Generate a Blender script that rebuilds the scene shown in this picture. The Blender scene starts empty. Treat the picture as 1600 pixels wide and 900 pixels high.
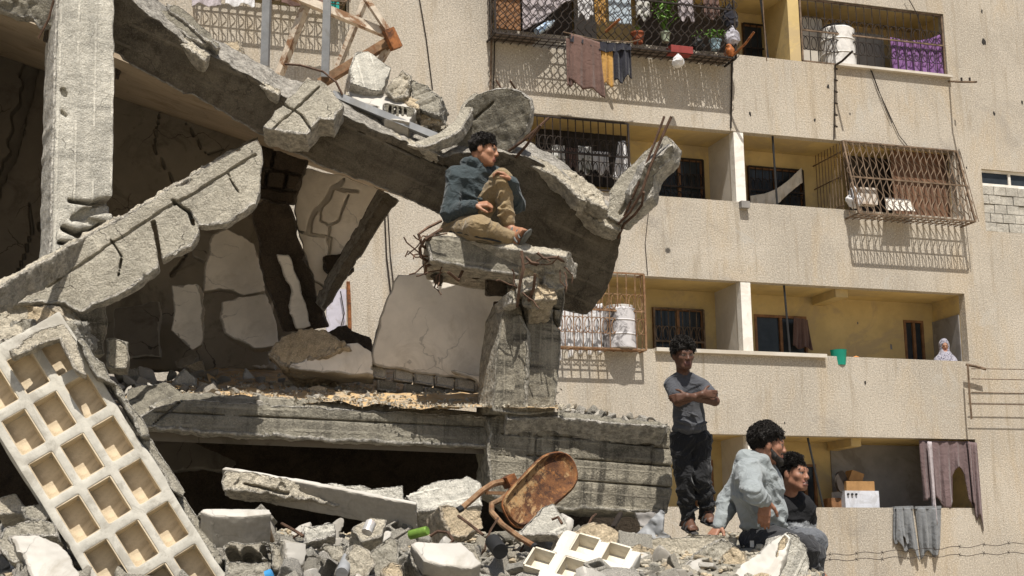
import bpy, bmesh, math, random
import numpy as np
from mathutils import Matrix, Vector
rng = random.Random(7)
S = bpy.context.scene
COL = S.collection
# ------------------------------------------------------------------ camera
FPX, PITCH, ROLL = 2456.0, 0.19902, -0.01723
TH = 0.33487                                   # azimuth of the apartment facade
CAM = np.array([0.0, 0.0, 1.6])
_R = np.array([1.0, 0, 0]); _U = np.array([0, -math.sin(PITCH), math.cos(PITCH)]); FW = np.array([0, math.cos(PITCH), math.sin(PITCH)])
CX = math.cos(ROLL) * _R + math.sin(ROLL) * _U
CY = -math.sin(ROLL) * _R + math.cos(ROLL) * _U
cam_d = bpy.data.cameras.new('camera'); cam = bpy.data.objects.new('camera', cam_d); COL.objects.link(cam)
cam_d.sensor_width = 36; cam_d.lens = FPX / 1600 * 36; cam_d.clip_start = 0.1; cam_d.clip_end = 3000
cam.matrix_world = Matrix(((CX[0], CY[0], -FW[0], CAM[0]), (CX[1], CY[1], -FW[1], CAM[1]), (CX[2], CY[2], -FW[2], CAM[2]), (0, 0, 0, 1)))
S.camera = cam
# ------------------------------------------------------------------ light
SUN = np.array([0.16, -1.0, 1.85]); SUN /= np.linalg.norm(SUN)
sl = bpy.data.lights.new('sun', 'SUN'); so = bpy.data.objects.new('sun', sl); COL.objects.link(so)
sl.energy = 4.8; sl.angle = math.radians(0.5); sl.color = (1.0, 0.955, 0.88)
so.rotation_euler = Vector(SUN).to_track_quat('Z', 'Y').to_euler()
W = bpy.data.worlds.new('World'); S.world = W; W.use_nodes = True
wn = W.node_tree.nodes; bg = wn['Background']
sk = wn.new('ShaderNodeTexSky'); sk.sky_type = 'NISHITA'; sk.sun_disc = False
sk.sun_elevation = math.asin(SUN[2]); sk.sun_rotation = math.atan2(SUN[0], SUN[1]); sk.dust_density = 2.0
W.node_tree.links.new(sk.outputs[0], bg.inputs[0]); bg.inputs[1].default_value = 0.066
S.view_settings.view_transform = 'Standard'; S.view_settings.look = 'None'
S.view_settings.exposure = 0.46; S.view_settings.gamma = 1
S.cycles.max_bounces = 5; S.cycles.diffuse_bounces = 3
# ------------------------------------------------------------------ photo helpers
def ray(x, y): return FW + (x - 800) / FPX * CX - (y - 450) / FPX * CY
def P(x, y, d): return CAM + d * ray(x, y)
def nrm(v): v = np.asarray(v, float); return v / np.linalg.norm(v)
def NV(yaw, pit):
    a, b = math.radians(yaw), math.radians(pit)
    return np.array([math.sin(a) * math.cos(b), -math.cos(a) * math.cos(b), math.sin(b)])
def onplane(x, y, p0, n):
    r = ray(x, y); return CAM + r * (np.dot(p0 - CAM, n) / np.dot(r, n))
# ------------------------------------------------------------------ noise and surface nets
def _h(i, j, k, s):
    n = (i.astype(np.uint32) * np.uint32(374761393) + j.astype(np.uint32) * np.uint32(668265263) + k.astype(np.uint32) * np.uint32(2147483647 - 1274126) + np.uint32((s * 974711 + 12345) & 0xffffffff))
    n = (n ^ (n >> np.uint32(13))) * np.uint32(1274126177); n = n ^ (n >> np.uint32(16))
    return (n & np.uint32(0xffff)).astype(np.float32) / 65535.0
def vn(x, y, z, s=0, lin=False):
    """value noise -1..1"""
    xi, yi, zi = np.floor(x), np.floor(y), np.floor(z)
    fx, fy, fz = x - xi, y - yi, z - zi
    if not lin: fx = fx * fx * (3 - 2 * fx); fy = fy * fy * (3 - 2 * fy); fz = fz * fz * (3 - 2 * fz)
    xi, yi, zi = xi.astype(np.int64), yi.astype(np.int64), zi.astype(np.int64); r = 0
    for a in (0, 1):
        for b in (0, 1):
            for c in (0, 1):
                r = r + _h(xi + a, yi + b, zi + c, s) * (fx if a else 1 - fx) * (fy if b else 1 - fy) * (fz if c else 1 - fz)
    return r * 2 - 1
def fac(x, y, z, f, s=0, o=3):
    """creased noise: straight facets in a turned lattice"""
    c1, s1 = math.cos(s * 1.7), math.sin(s * 1.7); c2, s2 = math.cos(s * .9 + 1), math.sin(s * .9 + 1)
    x, y = c1 * x - s1 * y, s1 * x + c1 * y; y, z = c2 * y - s2 * z, s2 * y + c2 * z; x, z = c2 * x + s1 * .3 * z, z
    r = 0; a = 1.0; t = 0
    for i in range(o):
        r = r + a * vn(x * f, y * f, z * f, s + i * 7, True); t += a; a *= 0.5; f *= 2.13
    return r / t
def fbm(x, y, z, f, s=0, o=3):
    r = 0; a = 1.0; t = 0
    for i in range(o):
        r = r + a * vn(x * f, y * f, z * f, s + i * 7); t += a; a *= 0.5; f *= 2.13
    return r / t
def nets(v, o, h):
    ins = v < 0
    nx, ny, nz = v.shape
    cnt = np.zeros((nx - 1, ny - 1, nz - 1), np.int8)
    for a in (0, 1):
        for b in (0, 1):
            for c in (0, 1): cnt += ins[a:nx - 1 + a, b:ny - 1 + b, c:nz - 1 + c]
    act = (cnt > 0) & (cnt < 8)
    I, J, K = np.nonzero(act)
    idx = -np.ones(act.shape, np.int64); idx[I, J, K] = np.arange(len(I))
    acc = np.zeros((len(I), 3)); n = np.zeros(len(I))
    cor = [(a, b, c) for a in (0, 1) for b in (0, 1) for c in (0, 1)]
    for p in cor:
        for ax in range(3):
            if p[ax]: continue
            q = list(p); q[ax] = 1
            v0 = v[I + p[0], J + p[1], K + p[2]]; v1 = v[I + q[0], J + q[1], K + q[2]]
            m = (v0 < 0) != (v1 < 0)
            t = np.where(m, v0 / np.where(m, v0 - v1, 1), 0)
            for x in range(3): acc[:, x] += np.where(m, (p[x] + (t if x == ax else 0)), 0)
            n += m
    V = (np.stack([I, J, K], 1) + acc / n[:, None]) * h + np.asarray(o)
    F = []
    for ax in range(3):
        b, c = (ax + 1) % 3, (ax + 2) % 3
        sl0 = [slice(None)] * 3; sl1 = [slice(None)] * 3
        sl0[ax] = slice(0, -1); sl1[ax] = slice(1, None)
        s0 = ins[tuple(sl0)]; s1 = ins[tuple(sl1)]
        e = np.stack(np.nonzero(s0 != s1), 1)
        sh = v.shape
        e = e[(e[:, b] > 0) & (e[:, c] > 0) & (e[:, b] < sh[b] - 1) & (e[:, c] < sh[c] - 1)]
        if not len(e): continue
        def at(db, dc):
            g = e.copy(); g[:, b] += db; g[:, c] += dc; return idx[g[:, 0], g[:, 1], g[:, 2]]
        q = np.stack([at(-1, -1), at(0, -1), at(0, 0), at(-1, 0)], 1)
        fl = s0[e[:, 0], e[:, 1], e[:, 2]]
        q[~fl] = q[~fl][:, ::-1]
        F.append(q)
    return V, np.concatenate(F)
def mesh_np(name, V, F, mat=None, smooth=40, attrs=None):
    me = bpy.data.meshes.new(name); V = np.asarray(V, np.float32); F = np.asarray(F, np.int32)
    me.vertices.add(len(V)); me.vertices.foreach_set('co', V.ravel())
    k = F.shape[1]
    me.loops.add(F.size); me.loops.foreach_set('vertex_index', F.ravel())
    me.polygons.add(len(F)); me.polygons.foreach_set('loop_start', np.arange(0, F.size, k, dtype=np.int32))
    me.polygons.foreach_set('use_smooth', np.ones(len(F), bool))
    me.update(calc_edges=True)
    if smooth: me.set_sharp_from_angle(angle=math.radians(smooth))
    for an, (ty, data) in (attrs or {}).items():
        at = me.attributes.new(an, ty, 'POINT')
        at.data.foreach_set('value' if ty == 'FLOAT' else 'color', np.asarray(data, np.float32).ravel())
    if mat: me.materials.append(mat)
    return me
# ------------------------------------------------------------------ objects
def clean(n): return n
def obj(name, me, parent=None, M=None, loc=None):
    o = bpy.data.objects.new(name, me); COL.objects.link(o)
    m = M if M is not None else (Matrix.Translation(loc) if loc is not None else Matrix())
    if parent is not None:
        o.parent = parent; m = WMAT[parent].inverted() @ m
    o.matrix_basis = m; WMAT[o] = (WMAT[parent] @ m) if parent is not None else m
    return o
WMAT = {}
def T(o, label=None, cat=None, group=None, kind=None):
    if label: o['label'] = label
    if cat: o['category'] = cat
    if group: o['group'] = group
    if kind: o['kind'] = kind
    return o
def empty(name, loc, label, cat, group=None, M=None):
    o = obj(name, None, M=M if M is not None else Matrix.Translation(Vector(loc))); o.empty_display_size = .1
    return T(o, label, cat, group)
class MB:
    """collects boxes, tubes, sheets into one mesh"""
    def __init__(s): s.V = []; s.F = []; s.n = 0
    def add(s, V, F):
        s.V += [tuple(map(float, v)) for v in V]; s.F += [tuple(int(i) + s.n for i in f) for f in F]; s.n = len(s.V); return s
    def box(s, x0, x1, y0, y1, z0, z1):
        return s.add([(x, y, z) for x in (x0, x1) for y in (y0, y1) for z in (z0, z1)], [(0, 1, 3, 2), (4, 6, 7, 5), (0, 4, 5, 1), (2, 3, 7, 6), (0, 2, 6, 4), (1, 5, 7, 3)])
    def hexa(s, q0, q1):
        """two quads with matching corners"""
        return s.add(list(q0) + list(q1), [(3, 2, 1, 0), (4, 5, 6, 7), (0, 1, 5, 4), (1, 2, 6, 5), (2, 3, 7, 6), (3, 0, 4, 7)])
    def bar(s, a, b, w, h, up=(0, 0, 1)):
        a, b = np.asarray(a, float), np.asarray(b, float); d = nrm(b - a); u = np.asarray(up, float)
        if abs(np.dot(d, u)) > .95: u = np.array([0, 1., 0])
        x = nrm(np.cross(d, u)) * w / 2; z = nrm(np.cross(x, d)) * h / 2
        return s.hexa([a - x - z, a + x - z, a + x + z, a - x + z], [b - x - z, b + x - z, b + x + z, b - x + z])
    def tube(s, pts, r, n=6, cap=True):
        pts = [np.asarray(p, float) for p in pts]; m = len(pts); V = []; F = []
        rr = r if hasattr(r, '__len__') else [r] * m
        u = None
        for i, p in enumerate(pts):
            d = nrm(pts[min(i + 1, m - 1)] - pts[max(i - 1, 0)] + 1e-9)
            if u is None:
                u = np.cross(d, (0, 0, 1.) if abs(d[2]) < .9 else (1., 0, 0))
            u = nrm(u - d * np.dot(u, d)); w = np.cross(d, u)
            for k in range(n):
                t = 2 * math.pi * k / n; V.append(p + rr[i] * (math.cos(t) * u + math.sin(t) * w))
        for i in range(m - 1):
            for k in range(n):
                F.append((i * n + k, i * n + (k + 1) % n, (i + 1) * n + (k + 1) % n, (i + 1) * n + k))
        if cap: F.append(tuple(range(n))[::-1]); F.append(tuple((m - 1) * n + k for k in range(n)))
        return s.add(V, F)
    def mesh(s, name, mat, smooth=35):
        me = bpy.data.meshes.new(name); me.from_pydata(s.V, [], s.F); me.update()
        if smooth:
            me.polygons.foreach_set('use_smooth', np.ones(len(me.polygons), bool)); me.set_sharp_from_angle(angle=math.radians(smooth))
        if mat: me.materials.append(mat)
        return me
    def build(s, name, mat, parent=None, M=None, smooth=35, center=False):
        if center:
            c = np.mean(np.array(s.V), 0); c[2] = min(v[2] for v in s.V); s.V = [tuple(np.array(v) - c) for v in s.V]; M = Matrix.Translation(Vector(c))
        return obj(name, s.mesh(name, mat, smooth), parent, M)
def arc(c, r, a0, a1, n=8, ux=(1, 0, 0), uz=(0, 0, 1)):
    c, ux, uz = np.asarray(c, float), np.asarray(ux, float), np.asarray(uz, float)
    return [c + r * (math.cos(a0 + (a1 - a0) * i / n) * ux + math.sin(a0 + (a1 - a0) * i / n) * uz) for i in range(n + 1)]
def seg2(X, Y, a, b):
    dx, dy = b[0] - a[0], b[1] - a[1]; L = dx * dx + dy * dy + 1e-12
    t = np.clip(((X - a[0]) * dx + (Y - a[1]) * dy) / L, 0, 1)
    return np.hypot(X - a[0] - t * dx, Y - a[1] - t * dy)
def polysd(X, Y, poly):
    d = np.full(X.shape, 1e9); ins = np.zeros(X.shape, bool); n = len(poly)
    for i in range(n):
        a, b = poly[i], poly[(i + 1) % n]
        d = np.minimum(d, seg2(X, Y, a, b))
        if a[1] != b[1]:
            c = ((a[1] > Y) != (b[1] > Y)) & (X < (b[0] - a[0]) * (Y - a[1]) / (b[1] - a[1]) + a[0]); ins ^= c
    return np.where(ins, -d, d)
SEED = [1]
def prism(name, poly, d, yaw, pit, t, mat, vox=.02, edge=.02, face=.006, fr=1.0, cuts=(), ax=None, parent=None, f=5.0, at=None, dents=0, skin=None, smooth=26):
    """broken slab or block: the photo outline laid on a plane in the scene and given thickness t behind it"""
    SEED[0] += 1; sd = SEED[0]; vox *= .72; f *= 1.5
    N = NV(yaw, pit); c = np.mean(np.array(poly, float), 0) if at is None else at
    p0 = P(c[0], c[1], d)
    W3 = [onplane(x, y, p0, N) for x, y in poly]
    if ax is None:
        Q = np.array(W3) - np.mean(W3, 0); A = np.linalg.svd(Q)[2][0]
    else: A = onplane(*ax[1], p0, N) - onplane(*ax[0], p0, N)
    A = nrm(A - N * np.dot(A, N));
    if A[0] < 0: A = -A
    B = np.cross(N, A); o = np.mean(W3, 0)
    loc = lambda q: (np.dot(q - o, A), np.dot(q - o, B))
    pl = [loc(q) for q in W3]; xs, ys = [p[0] for p in pl], [p[1] for p in pl]; pad = edge * 2.2 + 3 * vox
    x = np.arange(min(xs) - pad, max(xs) + pad + vox, vox); y = np.arange(min(ys) - pad, max(ys) + pad + vox, vox); z = np.arange(-t - face * 2 - 3 * vox, face * 2 + 3 * vox, vox)
    X2, Y2 = np.meshgrid(x, y, indexing='ij'); 
    rj = random.Random(sd)
    def jag():
        q = []
        for i, p in enumerate(pl):
            b = pl[(i + 1) % len(pl)]; L = math.hypot(b[0] - p[0], b[1] - p[1]); m = max(1, min(14, int(L / max(.05, edge * 4)))); q.append(p)
            for k in range(1, m):
                tt = (k + rj.uniform(-.3, .3)) / m; e = rj.uniform(-1, 1) * edge * .9
                q.append((p[0] + (b[0] - p[0]) * tt - (b[1] - p[1]) / L * e, p[1] + (b[1] - p[1]) * tt + (b[0] - p[0]) / L * e))
        return q
    d2 = polysd(X2, Y2, jag()); d2b = polysd(X2, Y2, jag()) + edge * .4
    X, Y, Z = np.meshgrid(x, y, z, indexing='ij')
    n1 = fac(X, Y, Z, f, sd, 3); n2 = fac(X, Y, Z, f * 3.1, sd + 50, 2)
    tz = np.clip(-z / t, 0, 1)[None, None, :]
    side = d2[:, :, None] * (1 - tz) + d2b[:, :, None] * tz + edge * (n1 * .7 + np.abs(n2) * .9)
    fa = np.abs(Z + t / 2) - t / 2 + face * (n1 * .8 + n2 * 1.1)
    k = .004
    hh = np.clip(.5 - .5 * (side - fa) / k, 0, 1)
    v = side * (1 - hh) + fa * hh + k * hh * (1 - hh)
    # chipped arrises
    if dents:
        n3 = fac(X, Y, Z, f * .9, sd + 99, 2); v = np.maximum(v, np.minimum(v, 1) + dents * np.clip(n3 - .25, 0, 1) * 2.2 * np.clip(1 + side / (dents * 3), 0, 1))
    for cu in cuts:
        pts, r, dep = cu
        q = [loc(onplane(px, py, p0, N)) for px, py in pts]
        dc = np.full(X2.shape, 9.0)
        wob = .5 * fbm(X2, Y2, X2 * 0, 9, sd + 3, 2)
        for i in range(len(q) - 1): dc = np.minimum(dc, seg2(X2 + r * 1.5 * wob, Y2 + r * 1.5 * wob, q[i], q[i + 1]))
        cs = np.maximum((dc - r * (1 + .6 * wob))[:, :, None], -Z - dep)
        v = np.maximum(v, -cs)
    V, F = nets(v, (x[0], y[0], z[0]), vox)
    ii = np.clip(((V[:, 0] - x[0]) / vox).astype(int), 0, len(x) - 1); jj = np.clip(((V[:, 1] - y[0]) / vox).astype(int), 0, len(y) - 1); kk = np.clip(((V[:, 2] - z[0]) / vox).astype(int), 0, len(z) - 1)
    sv, fv = side[ii, jj, kk], fa[ii, jj, kk]
    frac = np.clip((sv - fv) / .02 + .6, 0, 1) * fr
    M = Matrix(((A[0], B[0], N[0], o[0]), (A[1], B[1], N[1], o[1]), (A[2], B[2], N[2], o[2]), (0, 0, 0, 1)))
    me = mesh_np(name, V, F, mat, smooth, {'frac': ('FLOAT', frac)})
    return obj(name, me, parent, M)
# ------------------------------------------------------------------ materials
def lk(nt, a, b): nt.links.new(a, b)
class NT:
    def __init__(s, name):
        s.m = bpy.data.materials.new(name); s.m.use_nodes = True; s.t = s.m.node_tree; s.n = s.t.nodes; s.b = s.n['Principled BSDF']
        s.co = s.n.new('ShaderNodeTexCoord').outputs['Object']
        s.b.inputs['Specular IOR Level'].default_value = .25
    def link(s, a, b): s.t.links.new(a, b)
    def mapped(s, sc=(1, 1, 1), rot=(0, 0, 0)):
        q = s.n.new('ShaderNodeMapping'); q.inputs['Scale'].default_value = sc; q.inputs['Rotation'].default_value = rot; s.link(s.co, q.inputs[0]); return q.outputs[0]
    def noise(s, scale, det=4, rough=.6, co=None, dist=0):
        q = s.n.new('ShaderNodeTexNoise'); q.inputs['Scale'].default_value = scale; q.inputs['Detail'].default_value = det; q.inputs['Roughness'].default_value = rough; q.inputs['Distortion'].default_value = dist
        s.link(co if co is not None else s.co, q.inputs['Vector']); return q.outputs[0]
    def vor(s, scale, feat='F1', co=None):
        q = s.n.new('ShaderNodeTexVoronoi'); q.feature = feat; q.inputs['Scale'].default_value = scale; s.link(co if co is not None else s.co, q.inputs['Vector']); return q
    def ramp(s, fac, a, b, ca=0.0, cb=1.0):
        q = s.n.new('ShaderNodeMapRange'); q.interpolation_type = 'SMOOTHSTEP'
        for i, v in enumerate((a, b, ca, cb)): q.inputs[1 + i].default_value = v
        s.link(fac, q.inputs[0]); return q.outputs[0]
    def math(s, op, a, b):
        q = s.n.new('ShaderNodeMath'); q.operation = op
        for i, v in enumerate((a, b)):
            if hasattr(v, 'links'): s.link(v, q.inputs[i])
            else: q.inputs[i].default_value = v
        return q.outputs[0]
    def mix(s, fac, a, b, blend='MIX'):
        q = s.n.new('ShaderNodeMix'); q.data_type = 'RGBA'; q.blend_type = blend
        for i, v in ((0, fac), (6, a), (7, b)):
            if hasattr(v, 'links'): s.link(v, q.inputs[i])
            elif i == 0: q.inputs[0].default_value = v
            else: q.inputs[i].default_value = (*v[:3], 1)
        return q.outputs[2]
    def bump(s, h, strength, dist, prev=None):
        q = s.n.new('ShaderNodeBump'); q.inputs['Strength'].default_value = strength; q.inputs['Distance'].default_value = dist
        s.link(h, q.inputs['Height'])
        if prev is not None: s.link(prev, q.inputs['Normal'])
        return q.outputs[0]
    def attr(s, name):
        q = s.n.new('ShaderNodeAttribute'); q.attribute_name = name; return q
    def done(s, col, nor=None, rough=.9, metal=0):
        if hasattr(col, 'links'): s.link(col, s.b.inputs['Base Color'])
        else: s.b.inputs['Base Color'].default_value = (*col, 1)
        if nor is not None: s.link(nor, s.b.inputs['Normal'])
        if hasattr(rough, 'links'): s.link(rough, s.b.inputs['Roughness'])
        else: s.b.inputs['Roughness'].default_value = rough
        s.b.inputs['Metallic'].default_value = metal
        return s.m
def concrete(name, base, dark, fresh, boards=0.0, stain=.5, streak=0.0, cracks=.4, bumpy=.6, frx=.8, warm=0.0, mott=.5):
    m = NT(name); b = np.array(base) * (1.3 if base[0] > .15 else 1.1) * np.array((1.03, 1.0, .93)); fresh = tuple(np.array(fresh) * 1.4)
    n1 = m.noise(2.2, 6, .62); n2 = m.noise(26, 5, .7); n3 = m.noise(85, 4, .75)
    c = m.mix(m.ramp(n1, .32, .68), tuple(b * .66), tuple(b * 1.2))
    c = m.mix(m.ramp(n2, .35, .7, 0, .5), c, tuple(b * 1.3)); c = m.mix(m.ramp(m.noise(9, 6, .75), .45, .68, 0, .6), c, tuple(b * .6))
    bl = m.noise(5.5, 8, .74, m.mapped((1, 1.5, 1), (.4, 1, 2)), .5)
    c = m.mix(m.ramp(bl, .5, .62, 0, mott * .8), c, tuple(b * 1.42)); c = m.mix(m.ramp(bl, .48, .36, 0, mott * 1.2), c, tuple(b * np.array((.52, .5, .46))))
    if warm: c = m.mix(m.ramp(m.noise(2.7, 8, .72, m.mapped((1, 1, 1), (2, .3, 1)), .6), .53, .66, 0, warm), c, (.2, .135, .06))
    st = m.noise(3.1, 7, .7, m.mapped((1, 1, 1), (1, 2, .5)), 1.2)
    c = m.mix(m.ramp(st, .5, .68, 0, stain), c, dark)
    if streak:
        sn = m.noise(5, 5, .6, m.mapped((2.2, .25, 2.2)))
        c = m.mix(m.ramp(sn, .48, .66, 0, streak), c, dark)
    c = m.mix(m.ramp(n3, .5, .66, 0, .55), c, tuple(b * .45)); c = m.mix(m.ramp(n3, .48, .36, 0, .55), c, tuple(b * 1.5))
    h = m.math('ADD', n2, m.math('MULTIPLY', n3, .6))
    nor = m.bump(h, min(1, bumpy * 1.4), .03)
    if boards:
        w = m.n.new('ShaderNodeTexWave'); w.bands_direction = 'Y'; w.inputs['Scale'].default_value = boards; w.inputs['Distortion'].default_value = .35; w.inputs['Detail'].default_value = 2; w.inputs['Detail Scale'].default_value = .6
        m.link(m.co, w.inputs['Vector'])
        ln = m.ramp(w.outputs[1], .9, 1.0, 0, 1)
        br = m.noise(4, 3, .6)
        ln = m.math('MULTIPLY', ln, m.ramp(br, .4, .6))
        c = m.mix(m.math('MULTIPLY', ln, .55), c, tuple(b * 1.5)); nor = m.bump(ln, .6, .01, nor)
        bd = m.noise(3, 2, .5, m.mapped((.4, boards * 1.6, 1)))
        c = m.mix(m.ramp(bd, .4, .65, 0, .35), c, tuple(np.array(dark) * 1.3))
    if cracks:
        dn = m.n.new('ShaderNodeTexNoise'); dn.inputs['Scale'].default_value = 4; dn.inputs['Detail'].default_value = 5; m.link(m.co, dn.inputs['Vector'])
        va = m.n.new('ShaderNodeVectorMath'); va.operation = 'MULTIPLY_ADD'; m.link(dn.outputs[1], va.inputs[0]); va.inputs[1].default_value = (.35, .35, .35); m.link(m.co, va.inputs[2])
        ve = m.vor(2.6, 'DISTANCE_TO_EDGE', va.outputs[0]).outputs['Distance']
        cm = m.math('MULTIPLY', m.ramp(ve, 0, .012, 1, 0), m.ramp(m.noise(1.7, 2), .5, .56))
        c = m.mix(m.math('MULTIPLY', cm, cracks), c, (.03, .027, .023)); nor = m.bump(cm, -.8, .015, nor)
    pv = m.vor(30).outputs['Distance']; pit = m.math('MULTIPLY', m.ramp(pv, .05, .16, 1, 0), m.ramp(m.noise(6, 2), .5, .6))
    c = m.mix(m.math('MULTIPLY', pit, .6), c, tuple(b * .3)); nor = m.bump(pit, -.6, .01, nor)
    fa = m.attr('frac').outputs['Fac']
    ag = m.vor(38); agn = m.noise(18, 6, .75)
    fc = m.mix(m.ramp(agn, .36, .64), tuple(np.array(fresh) * .5), tuple(np.array(fresh) * 1.25)); fc = m.mix(m.ramp(n3, .5, .66, 0, .5), fc, tuple(np.array(fresh) * .45))
    fm = m.math('MULTIPLY', m.ramp(fa, .15, .7), frx)
    c = m.mix(fm, c, fc)
    nor2 = m.bump(m.math('MULTIPLY', m.math('ADD', agn, m.math('MULTIPLY', ag.outputs['Distance'], .5)), fm), 1.0, .045, nor)
    return m.done(c, nor2, .92)
def plaster(name, base, dark, stain=.4, cracks=.6, scale=1.0):
    m = NT(name); b = np.array(base)
    n1 = m.noise(1.6 * scale, 6, .65); n2 = m.noise(40, 4, .6)
    c = m.mix(m.ramp(n1, .3, .7), tuple(b * .82), tuple(b * 1.1))
    c = m.mix(m.ramp(m.noise(2.3, 7, .7, m.mapped((1, 1, 1), (2, 1, 0)), 1), .5, .66, 0, stain), c, dark)
    dn = m.n.new('ShaderNodeTexNoise'); dn.inputs['Scale'].default_value = 3; dn.inputs['Detail'].default_value = 5; m.link(m.co, dn.inputs['Vector'])
    va = m.n.new('ShaderNodeVectorMath'); va.operation = 'MULTIPLY_ADD'; m.link(dn.outputs[1], va.inputs[0]); va.inputs[1].default_value = (.4, .4, .4); m.link(m.co, va.inputs[2])
    ve = m.vor(1.6, 'DISTANCE_TO_EDGE', va.outputs[0]).outputs['Distance']
    cm = m.math('MULTIPLY', m.ramp(ve, 0, .01, 1, 0), m.ramp(m.noise(1.3, 2), .46, .54))
    c = m.mix(m.math('MULTIPLY', cm, cracks), c, (.04, .035, .03))
    fa = m.attr('frac').outputs['Fac']
    c = m.mix(m.math('MULTIPLY', m.ramp(fa, .2, .7), .85), c, m.mix(n2, (.2, .18, .15), (.38, .35, .3)))
    return m.done(c, m.bump(n2, .25, .006, m.bump(cm, -.6, .01)), .85)
def plain(name, base, var=.25, scale=8, rough=.8, metal=0, bump=.15, dirt=None, dirt_amt=.5, bscale=60):
    m = NT(name); b = np.array(base); n1 = m.noise(scale, 5, .65)
    c = m.mix(m.ramp(n1, .3, .7), tuple(b * (1 - var)), tuple(b * (1 + var)))
    if dirt is not None: c = m.mix(m.ramp(m.noise(scale * .6, 7, .75, m.mapped((1, 1, 1), (1, .3, 2)), .8), .47, .6, 0, dirt_amt), c, dirt)
    return m.done(c, m.bump(m.noise(bscale, 3), bump, .004), rough, metal)
def cloth(name, base, weave=400, fold=.5, fs=9, var=.12, pattern=None):
    m = NT(name); b = np.array(base); n1 = m.noise(5, 3)
    c = m.mix(m.ramp(n1, .3, .7), tuple(b * (1 - var)), tuple(b * (1 + var)))
    if pattern is not None:
        v = m.vor(pattern[0]); c = m.mix(m.ramp(v.outputs['Distance'], .3, .42, 1, 0), c, pattern[1])
    nor = m.bump(m.noise(fs, 3, .5, None, 1.5), fold, .05)
    m.b.inputs['Sheen Weight'].default_value = .15
    return m.done(c, m.bump(m.noise(weave, 2), .15, .002, nor), .95)

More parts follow.
